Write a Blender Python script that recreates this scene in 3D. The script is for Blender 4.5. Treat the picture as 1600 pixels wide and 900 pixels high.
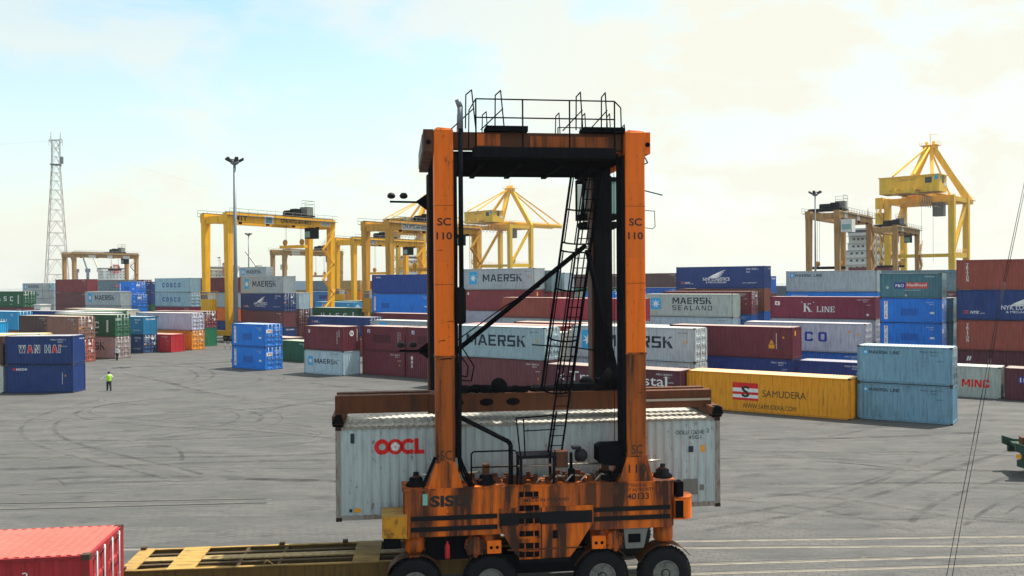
import bpy, bmesh, math, random
from mathutils import Vector, Matrix
R = math.radians
scene = bpy.context.scene
for o in list(bpy.data.objects):
    bpy.data.objects.remove(o)
C = scene.collection

# ---------------------------------------------------------------- camera
cam_d = bpy.data.cameras.new('camera')
cam = bpy.data.objects.new('camera', cam_d)
C.objects.link(cam)
cam_d.sensor_width = 36.0
cam_d.lens = 31.5
cam_d.clip_start = 0.1
cam_d.clip_end = 20000
_p, _r = math.atan(10 / 1400.0), R(0.4)
_fw = Vector((0, math.cos(_p), -math.sin(_p)))
_u0 = Vector((0, math.sin(_p), math.cos(_p)))
_x0 = Vector((1, 0, 0))
_rx = math.cos(_r) * _x0 - math.sin(_r) * _u0
_up = math.cos(_r) * _u0 + math.sin(_r) * _x0
cam.matrix_world = Matrix(((_rx.x, _up.x, -_fw.x, 0), (_rx.y, _up.y, -_fw.y, 0), (_rx.z, _up.z, -_fw.z, 9.8), (0, 0, 0, 1)))
scene.camera = cam

# ---------------------------------------------------------------- sky and sun
SUN_EL, SUN_X, SUN_Y = R(62), 0.84, 0.54          # direction towards the sun
world = bpy.data.worlds.new('World')
scene.world = world
world.use_nodes = True
wn, wl = world.node_tree.nodes, world.node_tree.links
wn.clear()
w_out = wn.new('ShaderNodeOutputWorld')
w_bg = wn.new('ShaderNodeBackground')
w_sky = wn.new('ShaderNodeTexSky')
w_sky.sky_type = 'NISHITA'
w_sky.sun_disc = False
w_sky.sun_elevation = SUN_EL
w_sky.sun_rotation = math.atan2(SUN_X, SUN_Y)
w_sky.air_density = 1.0
w_sky.dust_density = 1.6
w_sky.ozone_density = 2.5
w_bg.inputs['Strength'].default_value = 0.13
w_tc = wn.new('ShaderNodeTexCoord')
w_map = wn.new('ShaderNodeMapping')
w_map.inputs['Scale'].default_value = (1.0, 1.0, 2.2)
wl.new(w_tc.outputs['Generated'], w_map.inputs['Vector'])
w_n = wn.new('ShaderNodeTexNoise')
w_n.inputs['Scale'].default_value = 4.6
w_n.inputs['Detail'].default_value = 7
w_n.inputs['Roughness'].default_value = 0.58
w_n.inputs['Distortion'].default_value = 0.25
wl.new(w_map.outputs['Vector'], w_n.inputs['Vector'])
w_r = wn.new('ShaderNodeValToRGB')
w_r.color_ramp.elements[0].position = 0.47
w_r.color_ramp.elements[0].color = (0.0, 0.0, 0.0, 1)
w_r.color_ramp.elements[1].position = 0.60
w_r.color_ramp.elements[1].color = (0.46, 0.46, 0.46, 1)
wl.new(w_n.outputs['Fac'], w_r.inputs['Fac'])
# thin haze veil thickening to the horizon
w_sep = wn.new('ShaderNodeSeparateXYZ')
wl.new(w_tc.outputs['Generated'], w_sep.inputs['Vector'])
w_mr = wn.new('ShaderNodeMapRange')
w_mr.inputs['From Min'].default_value = 0.0
w_mr.inputs['From Max'].default_value = 0.30
w_mr.inputs['To Min'].default_value = 0.78
w_mr.inputs['To Max'].default_value = 0.0
wl.new(w_sep.outputs['Z'], w_mr.inputs['Value'])
w_mx = wn.new('ShaderNodeMath')
w_mx.operation = 'ADD'
w_mx.use_clamp = True
wl.new(w_mr.outputs['Result'], w_mx.inputs[0])
wl.new(w_r.outputs['Color'], w_mx.inputs[1])
# broad warm aureole on the sun's side
w_dot = wn.new('ShaderNodeVectorMath')
w_dot.operation = 'DOT_PRODUCT'
w_dot.inputs[1].default_value = (SUN_X * math.cos(SUN_EL), SUN_Y * math.cos(SUN_EL), math.sin(SUN_EL))
wl.new(w_tc.outputs['Generated'], w_dot.inputs[0])
w_au = wn.new('ShaderNodeMapRange')
w_au.inputs['From Min'].default_value = 0.38
w_au.inputs['From Max'].default_value = 0.60
w_au.inputs['To Min'].default_value = 0.0
w_au.inputs['To Max'].default_value = 0.58
wl.new(w_dot.outputs['Value'], w_au.inputs['Value'])
w_ad = wn.new('ShaderNodeMath')
w_ad.operation = 'ADD'
w_ad.use_clamp = True
w_mix = wn.new('ShaderNodeMix')
w_mix.data_type = 'RGBA'
wl.new(w_mx.outputs[0], w_ad.inputs[0])
wl.new(w_au.outputs['Result'], w_ad.inputs[1])
wl.new(w_ad.outputs[0], w_mix.inputs['Factor'])
w_tint = wn.new('ShaderNodeMix')
w_tint.data_type = 'RGBA'
w_tint.blend_type = 'MULTIPLY'
w_tint.inputs['Factor'].default_value = 1.0
w_tint.inputs['B'].default_value = (1.3, 1.42, 1.16, 1)      # humid, milky tropical sky
wl.new(w_sky.outputs['Color'], w_tint.inputs['A'])
wl.new(w_tint.outputs['Result'], w_mix.inputs['A'])
w_mix.inputs['B'].default_value = (4.85, 4.83, 4.22, 1)     # thin sunlit cloud
wl.new(w_mix.outputs['Result'], w_bg.inputs['Color'])
wl.new(w_bg.outputs['Background'], w_out.inputs['Surface'])

sun_d = bpy.data.lights.new('sun', 'SUN')
sun_d.energy = 4.9
sun_d.angle = R(0.6)
sun_d.color = (1.0, 0.95, 0.86)
sun = bpy.data.objects.new('sun', sun_d)
C.objects.link(sun)
sun.rotation_euler = Vector((SUN_X * math.cos(SUN_EL), SUN_Y * math.cos(SUN_EL), math.sin(SUN_EL))).to_track_quat('Z', 'Y').to_euler()

scene.view_settings.view_transform = 'Standard'
scene.view_settings.look = 'None'
scene.view_settings.exposure = 0.60
scene.view_settings.gamma = 1.0
scene.render.engine = 'CYCLES'
scene.cycles.max_bounces = 4
scene.cycles.transparent_max_bounces = 12
scene.cycles.volume_bounces = 0

# ---------------------------------------------------------------- helpers
class MB:
    def __init__(s):
        s.v, s.f, s.sm = [], [], []
    def add(s, vs, fs, smooth=False):
        n = len(s.v)
        s.v.extend([tuple(p) for p in vs])
        for f in fs:
            s.f.append([n + i for i in f]); s.sm.append(smooth)
        return s
    def box(s, x0, x1, y0, y1, z0, z1):
        return s.add([(x0, y0, z0), (x1, y0, z0), (x1, y1, z0), (x0, y1, z0), (x0, y0, z1), (x1, y0, z1), (x1, y1, z1), (x0, y1, z1)],
                     [(0, 3, 2, 1), (4, 5, 6, 7), (0, 1, 5, 4), (1, 2, 6, 5), (2, 3, 7, 6), (3, 0, 4, 7)])
    def prism(s, pts, a0, a1, axis='y'):
        """closed profile extruded; axis y: pts are (x,z); x: (y,z); z: (x,y)"""
        def mk(p, a):
            return (p[0], a, p[1]) if axis == 'y' else ((a, p[0], p[1]) if axis == 'x' else (p[0], p[1], a))
        n = len(pts)
        vs = [mk(p, a0) for p in pts] + [mk(p, a1) for p in pts]
        fs = [tuple(range(n)), tuple(range(2 * n - 1, n - 1, -1))] + [(i, n + i, n + (i + 1) % n, (i + 1) % n) for i in range(n)]
        return s.add(vs, fs)
    def hexa(s, lo, hi):
        """lo, hi: four corners each (bottom ring, top ring)"""
        return s.add(list(lo) + list(hi), [(0, 3, 2, 1), (4, 5, 6, 7), (0, 1, 5, 4), (1, 2, 6, 5), (2, 3, 7, 6), (3, 0, 4, 7)])
    def bar(s, p, q, w, h=None, roll=Vector((0, 0, 1))):
        """square-section bar from p to q"""
        h = h or w
        p, q = Vector(p), Vector(q)
        d = (q - p).normalized()
        u = d.cross(roll)
        if u.length < 1e-4:
            u = d.cross(Vector((1, 0, 0)))
        u.normalize(); v = u.cross(d)
        u, v = u * w / 2, v * h / 2
        return s.hexa([p - u - v, p + u - v, p + u + v, p - u + v], [q - u - v, q + u - v, q + u + v, q - u + v])
    def tube(s, p, q, r, r2=None, n=8, caps=True):
        p, q = Vector(p), Vector(q)
        r2 = r if r2 is None else r2
        d = (q - p).normalized()
        u = d.cross(Vector((0, 0, 1)))
        if u.length < 1e-4:
            u = Vector((1, 0, 0))
        u.normalize(); v = d.cross(u)
        ring = lambda c, rr: [c + (u * math.cos(2 * math.pi * i / n) + v * math.sin(2 * math.pi * i / n)) * rr for i in range(n)]
        s.add(ring(p, r) + ring(q, r2), [(i, (i + 1) % n, n + (i + 1) % n, n + i) for i in range(n)], True)
        if caps:
            m = len(s.v) - 2 * n
            s.f.append([m + i for i in range(n - 1, -1, -1)]); s.sm.append(False)
            s.f.append([m + n + i for i in range(n)]); s.sm.append(False)
        return s
    def path(s, pts, r, n=6):
        for a, b in zip(pts[:-1], pts[1:]):
            s.tube(a, b, r, n=n)
        return s
    def lathe(s, prof, n=16, axis='z', c=(0, 0, 0), smooth=True, caps=True):
        """prof: (radius, height) pairs"""
        vs, fs = [], []
        for r, h in prof:
            for i in range(n):
                a = 2 * math.pi * i / n
                ca, sa = r * math.cos(a), r * math.sin(a)
                p = (ca, sa, h) if axis == 'z' else ((ca, h, sa) if axis == 'y' else (h, ca, sa))
                vs.append((p[0] + c[0], p[1] + c[1], p[2] + c[2]))
        m = len(prof)
        for j in range(m - 1):
            for i in range(n):
                fs.append((j * n + i, j * n + (i + 1) % n, (j + 1) * n + (i + 1) % n, (j + 1) * n + i))
        s.add(vs, fs, smooth)
        b = len(s.v) - m * n
        if caps and prof[0][0] > 1e-3:
            s.f.append([b + i for i in range(n - 1, -1, -1)]); s.sm.append(False)
        if caps and prof[-1][0] > 1e-3:
            s.f.append([b + (m - 1) * n + i for i in range(n)]); s.sm.append(False)
        return s
    def mesh(s, name):
        me = bpy.data.meshes.new(name)
        me.from_pydata(s.v, [], s.f)
        bm = bmesh.new(); bm.from_mesh(me)
        bmesh.ops.recalc_face_normals(bm, faces=bm.faces)
        bm.to_mesh(me); bm.free()
        if any(s.sm):
            me.polygons.foreach_set('use_smooth', s.sm)
        me.update()
        return me
    def build(s, name, mat, parent=None, loc=None, rz=None):
        return obj(name, s.mesh(name), mat, parent, loc, rz)

def obj(name, me, mat=None, parent=None, loc=None, rz=None):
    o = bpy.data.objects.new(name, me)
    C.objects.link(o)
    if parent is not None:
        o.parent = parent
    if loc is not None:
        o.location = loc
    if rz is not None:
        o.rotation_euler = (0, 0, rz)
    if mat is not None:
        if len(me.materials) == 0:
            me.materials.append(mat)
        if me.materials[0] != mat:
            o.material_slots[0].link = 'OBJECT'
            o.material_slots[0].material = mat
    return o
def tag(o, label=None, cat=None, group=None, kind=None):
    if label: o['label'] = label
    if cat: o['category'] = cat
    if group: o['group'] = group
    if kind: o['kind'] = kind
    return o
def thing(name, label, cat, loc=(0, 0, 0), rz=0, group=None):
    o = bpy.data.objects.new(name, None)
    o.empty_display_size = 0.3
    C.objects.link(o)
    o.location = loc
    o.rotation_euler = (0, 0, rz)
    return tag(o, label, cat, group)

# ---------------------------------------------------------------- materials
def _n(nt, t, **kw):
    n = nt.nodes.new(t)
    for k, v in kw.items():
        if k in n.inputs: n.inputs[k].default_value = v
        else: setattr(n, k, v)
    return n
def _mix(nt, fac, a, b, mode='MIX'):
    m = nt.nodes.new('ShaderNodeMix'); m.data_type = 'RGBA'; m.blend_type = mode
    for s, v in (('Factor', fac), ('A', a), ('B', b)):
        if isinstance(v, (int, float)): m.inputs[s].default_value = v
        elif isinstance(v, (tuple, list)): m.inputs[s].default_value = (*v[:3], 1)
        else: nt.links.new(v, m.inputs[s])
    return m.outputs['Result']
def _ramp(nt, src, p0, p1, v0=0.0, v1=1.0):
    m = nt.nodes.new('ShaderNodeMapRange')
    m.inputs['From Min'].default_value = p0; m.inputs['From Max'].default_value = p1
    m.inputs['To Min'].default_value = v0; m.inputs['To Max'].default_value = v1
    nt.links.new(src, m.inputs['Value'])
    return m.outputs['Result']
def _coords(nt, scale=(1, 1, 1), space='Object'):
    tc = nt.nodes.new('ShaderNodeTexCoord')
    oi = nt.nodes.new('ShaderNodeObjectInfo')
    mul = _n(nt, 'ShaderNodeVectorMath', operation='SCALE'); mul.inputs[0].default_value = (37.0, 19.0, 53.0)
    nt.links.new(oi.outputs['Random'], mul.inputs['Scale'])
    mp = nt.nodes.new('ShaderNodeMapping'); mp.inputs['Scale'].default_value = scale
    nt.links.new(tc.outputs[space], mp.inputs['Vector'])
    add = _n(nt, 'ShaderNodeVectorMath', operation='ADD')
    nt.links.new(mp.outputs['Vector'], add.inputs[0]); nt.links.new(mul.outputs['Vector'], add.inputs[1])
    return add.outputs['Vector'], oi
def _noise(nt, vec, scale, detail=4, rough=0.55):
    n = _n(nt, 'ShaderNodeTexNoise', Scale=scale, Detail=detail, Roughness=rough)
    nt.links.new(vec, n.inputs['Vector'])
    return n.outputs['Fac']
def new_mat(name):
    m = bpy.data.materials.new(name); m.use_nodes = True
    nt = m.node_tree
    return m, nt, nt.nodes['Principled BSDF']
def paint(name, col, rust=0.35, grime=0.3, fade=0.12, rough=0.5, metal=0.0, rustcol=(0.13, 0.05, 0.022), streak=(3.0, 3.0, 0.35), vary=0.16, dirt=(0.03, 0.026, 0.022), gth=(0.47, 0.72), spec=0.35, patch=1.0):
    m, nt, b = new_mat(name)
    v, oi = _coords(nt)
    vs, _ = _coords(nt, streak)
    big = _noise(nt, v, 0.7, 3)
    stk = _noise(nt, vs, 2.2, 5, 0.6)
    fine = _noise(nt, v, 5.0, 6, 0.65)
    c = _mix(nt, _ramp(nt, big, 0.35, 0.7, 0, fade), col, tuple(min(1, 1.3 * x + 0.035) for x in col))
    c = _mix(nt, _ramp(nt, oi.outputs['Random'], 0, 1, 0, vary), c, (0.02, 0.02, 0.02))
    c = _mix(nt, _ramp(nt, stk, gth[0], gth[1], 0, grime), c, dirt)
    rs = nt.nodes.new('ShaderNodeMath'); rs.operation = 'MULTIPLY'
    nt.links.new(_ramp(nt, fine, 0.58, 0.68), rs.inputs[0]); nt.links.new(_ramp(nt, stk, 0.46, 0.6), rs.inputs[1])
    rm = nt.nodes.new('ShaderNodeMath'); rm.operation = 'MULTIPLY'; rm.inputs[1].default_value = rust
    nt.links.new(rs.outputs[0], rm.inputs[0])
    c = _mix(nt, rm.outputs[0], c, rustcol)
    nt.links.new(c, b.inputs['Base Color'])
    b.inputs['Metallic'].default_value = metal
    nt.links.new(_ramp(nt, stk, 0.3, 0.7, rough - 0.08, min(1, rough + 0.25)), b.inputs['Roughness'])
    b.inputs['Specular IOR Level'].default_value = spec
    br = _n(nt, 'ShaderNodeTexBrick'); br.inputs['Scale'].default_value = 1.0; br.inputs['Brick Width'].default_value = 1.9; br.inputs['Row Height'].default_value = 1.15; br.inputs['Mortar Size'].default_value = 0.0; br.inputs['Color1'].default_value = (0, 0, 0, 1); br.inputs['Color2'].default_value = (1, 1, 1, 1); br.offset = 0.37
    vb = nt.nodes.new('ShaderNodeCombineXYZ'); sx = nt.nodes.new('ShaderNodeSeparateXYZ'); nt.links.new(v, sx.inputs['Vector']); nt.links.new(sx.outputs['X'], vb.inputs['X']); nt.links.new(sx.outputs['Z'], vb.inputs['Y']); nt.links.new(vb.outputs['Vector'], br.inputs['Vector'])
    c2 = _mix(nt, _ramp(nt, br.outputs['Color'], 0.72, 0.9, 0, 0.16 * patch), c, tuple(min(1, 0.6 * x + 0.02) for x in col))
    nt.links.new(c2, b.inputs['Base Color'])
    hh = nt.nodes.new('ShaderNodeMath'); hh.operation = 'MULTIPLY_ADD'; hh.inputs[1].default_value = 6.0
    nt.links.new(_noise(nt, v, 1.6, 2), hh.inputs[0]); nt.links.new(fine, hh.inputs[2])
    bp = _n(nt, 'ShaderNodeBump', Strength=0.16, Distance=0.02)
    nt.links.new(hh.outputs[0], bp.inputs['Height']); nt.links.new(bp.outputs['Normal'], b.inputs['Normal'])
    return m
def plain(name, col, rough=0.6, metal=0.0, spec=0.35):
    m, nt, b = new_mat(name)
    v, oi = _coords(nt)
    f = _noise(nt, v, 6.0, 4)
    c = _mix(nt, _ramp(nt, f, 0.35, 0.75, 0, 0.35), col, tuple(x * 0.5 for x in col))
    nt.links.new(c, b.inputs['Base Color'])
    b.inputs['Roughness'].default_value = rough
    b.inputs['Metallic'].default_value = metal
    b.inputs['Specular IOR Level'].default_value = spec
    return m
COL = dict(blue=(0.001, 0.215, 0.80), blueD=(0.008, 0.12, 0.46), blueM=(0.05, 0.24, 0.52), blueV=(0.02, 0.12, 0.70), bluegrey=(0.34, 0.52, 0.62), brick=(0.32, 0.062, 0.042),
    brick2=(0.42, 0.095, 0.065), brightblue=(0.001, 0.24, 0.84), brown=(0.30, 0.135, 0.10), brownM=(0.13, 0.06, 0.06), brownR=(0.25, 0.075, 0.042), cream=(0.66, 0.63, 0.55),
    crimson=(0.24, 0.018, 0.055), darkbrown=(0.10, 0.045, 0.04), green=(0.008, 0.115, 0.05), green2=(0.01, 0.19, 0.085), grey=(0.42, 0.47, 0.50), greyA=(0.37, 0.49, 0.54), greyB=(0.50, 0.56, 0.60),
    greygreen=(0.47, 0.52, 0.48), greypink=(0.38, 0.30, 0.29), maroon=(0.165, 0.016, 0.034), maroon2=(0.11, 0.016, 0.032), maroonB=(0.17, 0.044, 0.052), maroonC=(0.25, 0.034, 0.046),
    navy=(0.003, 0.036, 0.185), navy2=(0.006, 0.032, 0.21), navyB=(0.003, 0.055, 0.32), navyT=(0.003, 0.050, 0.18), olive=(0.33, 0.36, 0.28), orange=(0.90, 0.30, 0.006), orangeR=(0.85, 0.16, 0.015),
    paleblue=(0.47, 0.60, 0.68), red=(0.40, 0.040, 0.045), red2=(0.62, 0.018, 0.03), redC=(0.34, 0.022, 0.05), silver=(0.48, 0.47, 0.56), skyblue=(0.01, 0.34, 0.68), slate=(0.20, 0.38, 0.50),
    slatedark=(0.17, 0.24, 0.30), tan=(0.54, 0.32, 0.10), teal=(0.06, 0.19, 0.235), tealB=(0.006, 0.20, 0.40), tealgrey=(0.18, 0.28, 0.31), white=(0.66, 0.68, 0.65), yellow=(0.99, 0.37, 0.001), yellow2=(0.80, 0.58, 0.16),
    redN=(0.40, 0.018, 0.026), oocl=(0.43, 0.50, 0.50))
WORD = dict(blue='bright blue', blueD='blue', blueM='medium blue', navy='navy', navyT='navy', navy2='navy', navyB='navy', brick='brick red', brick2='brick brown', brown='brown', green='green', green2='green', grey='grey', cream='cream',
    maroon='maroon', maroonB='dull maroon', maroonC='maroon', red='red', orange='orange', olive='olive', skyblue='light blue', tealB='teal', teal='teal', yellow2='yellow', tan='tan', crimson='crimson', silver='silver', darkbrown='dark brown')
_pm = {}
def cpaint(c):
    if c not in _pm:
        _pm[c] = paint('paint_' + c, COL[c], rust=0.5 if c in ('slate', 'oocl', 'paleblue', 'white', 'greygreen', 'grey', 'greyA', 'greyB', 'silver') else 0.4, grime=0.36, fade=0.26)
    return _pm[c]
def croof(c):
    k = 'roof_' + c
    if k not in _pm:
        col = tuple(0.50 * x + 0.50 * d for x, d in zip(COL[c], (0.62, 0.57, 0.49)))     # sun-bleached, dusty
        if c == 'redN': col = (0.50, 0.115, 0.085)
        _pm[k] = paint(k, col, rust=0.5, grime=0.2, fade=0.4, rough=0.6)
    return _pm[k]
def cframe(c):
    k = 'frame_' + c
    if k not in _pm:
        _pm[k] = paint(k, tuple(x * 0.8 for x in COL[c]), rust=0.9, grime=0.4, fade=0.1, rough=0.6)
    return _pm[k]
M = dict(
    white=plain('white_marking', (0.85, 0.85, 0.83)), ink=plain('ink_marking', (0.02, 0.035, 0.06)), black=plain('black_marking', (0.02, 0.02, 0.02)),
    redink=plain('red_marking', (0.75, 0.015, 0.012)), starblue=plain('star_blue', (0.03, 0.42, 0.78)), bluelet=plain('blue_marking', (0.03, 0.05, 0.36)),
    orangemark=plain('orange_marking', (0.85, 0.36, 0.02)), navyink=plain('navy_marking', (0.012, 0.03, 0.13)), deepblue=plain('deep_blue_label', (0.015, 0.03, 0.28)),
    salmon=plain('salmon_label', (0.66, 0.09, 0.07)), bluepatch=plain('blue_patch', (0.01, 0.13, 0.52)), maroonpatch=plain('maroon_patch', (0.085, 0.012, 0.022)), purplepatch=plain('purple_patch', (0.04, 0.07, 0.30)),
    steel=plain('galvanised_steel', (0.50, 0.52, 0.53), 0.38, 0.6), casting=plain('dirty_casting', (0.075, 0.042, 0.028), 0.75), dark=plain('dark_steel', (0.007, 0.0075, 0.010), 0.8, 0.0, 0.0), blacksteel=paint('grimy_black_steel', (0.008, 0.009, 0.012), rust=0.35, grime=0.2, fade=0.01, rough=0.6, rustcol=(0.05, 0.018, 0.008), spec=0.0),
    rubber=plain('tyre_rubber', (0.012, 0.013, 0.015), 0.8, 0.0, 0.15), glass=plain('green_cab_glass', (0.10, 0.30, 0.29), 0.08, 0.0, 0.8), greyp=paint('grey_paint', (0.20, 0.20, 0.18)), whitep=paint('white_paint', (0.72, 0.72, 0.68), rust=0.2),
    mast=plain('mast_steel', (0.20, 0.22, 0.25), 0.45, 0.3), lamp=plain('lamp_housing', (0.015, 0.015, 0.018), 0.5, 0.0, 0.2), chrome=plain('bright_rod', (0.55, 0.50, 0.42), 0.3, 0.8),
    orange=paint('carrier_orange', (0.92, 0.165, 0.002), rust=0.7, grime=0.18, fade=0.03, rough=0.5, rustcol=(0.05, 0.017, 0.008), streak=(3.5, 3.5, 0.22), vary=0.0),
    orangedirtshade=paint('carrier_orange_oil_shade', (0.76, 0.145, 0.003), rust=1.0, grime=0.97, fade=0.02, rough=0.45, rustcol=(0.035, 0.014, 0.008), streak=(1.15, 1.15, 0.10), vary=0.0, dirt=(0.030, 0.012, 0.007), gth=(0.40, 0.58)),  # dark bands mix oily grime with leg shadows painted into the colour
    orangeblack=paint('carrier_soot', (0.10, 0.028, 0.006), rust=0.9, grime=0.95, fade=0.0, rough=0.55, rustcol=(0.02, 0.012, 0.01), streak=(2.0, 2.0, 0.3), vary=0.0),
    rustbeam=paint('spreader_rust', (0.115, 0.030, 0.006), rust=0.95, grime=0.8, fade=0.05, rough=0.6, rustcol=(0.06, 0.02, 0.01), streak=(3, 3, 0.3), vary=0.0),
    crane=paint('crane_yellow', (0.92, 0.45, 0.004), rust=0.35, grime=0.35, fade=0.06, rough=0.5, streak=(1.2, 1.2, 0.1)),
    crane2=paint('crane_ochre', (0.64, 0.31, 0.03), rust=0.6, grime=0.5, fade=0.1, rough=0.6, streak=(1.2, 1.2, 0.1)),
    crane3=paint('crane_brown', (0.42, 0.23, 0.075), rust=0.7, grime=0.5, fade=0.15, rough=0.65, streak=(1.2, 1.2, 0.1)),
    sts=paint('quay_crane_yellow', (0.95, 0.54, 0.002), rust=0.15, grime=0.25, fade=0.05, rough=0.5, streak=(0.5, 0.5, 0.05)),
    chassis=paint('chassis_yellow', (0.42, 0.25, 0.06), rust=0.95, grime=0.75, fade=0.25, rough=0.65, streak=(0.6, 3, 3)),
    tgreen=paint('trailer_green', (0.012, 0.05, 0.03), rust=0.3), skin=plain('skin', (0.12, 0.06, 0.035)), vest=plain('lime_vest', (0.45, 0.85, 0.03)), shirt=plain('white_shirt', (0.65, 0.68, 0.72)), trousers=plain('dark_trousers', (0.02, 0.022, 0.03)), hair=plain('black_hair', (0.012, 0.01, 0.01)),
    pylonred=plain('pylon_red', (0.46, 0.38, 0.36)), pylonwhite=plain('pylon_white', (0.52, 0.52, 0.52)), hull=paint('ship_hull', (0.05, 0.09, 0.16)), shipwhite=paint('ship_white', (0.72, 0.72, 0.70), rust=0.25), shipcream=paint('ship_cream', (0.62, 0.56, 0.42)), red=plain('signal_red', (0.5, 0.02, 0.02)), funnelred=plain('funnel_red', (0.55, 0.10, 0.12)),
)

_g, _gnt, _gb = new_mat('green_cab_pane')
_gb.inputs['Base Color'].default_value = (0.25, 0.62, 0.56, 1); _gb.inputs['Alpha'].default_value = 0.45; _gb.inputs['Roughness'].default_value = 0.05
M['pane'] = _g
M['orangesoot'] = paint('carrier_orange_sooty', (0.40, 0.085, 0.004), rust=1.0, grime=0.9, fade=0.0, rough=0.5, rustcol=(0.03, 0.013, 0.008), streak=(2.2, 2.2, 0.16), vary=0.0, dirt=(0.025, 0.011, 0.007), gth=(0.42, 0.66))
M['chassisshade'] = paint('chassis_painted_shade', (0.075, 0.045, 0.014), rust=0.8, grime=0.6, fade=0.02, rough=0.8)  # chassis yellow darkened: the shade on the beam sides is painted into the colour
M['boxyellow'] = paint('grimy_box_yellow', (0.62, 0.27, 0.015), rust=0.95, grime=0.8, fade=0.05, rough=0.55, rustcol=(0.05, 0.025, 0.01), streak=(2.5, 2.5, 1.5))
M['chassishalfshade'] = paint('chassis_half_shade', (0.15, 0.085, 0.018), rust=0.9, grime=0.6, fade=0.02, rough=0.8)  # side-rail webs: the same shade painted into the colour, but weaker

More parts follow.
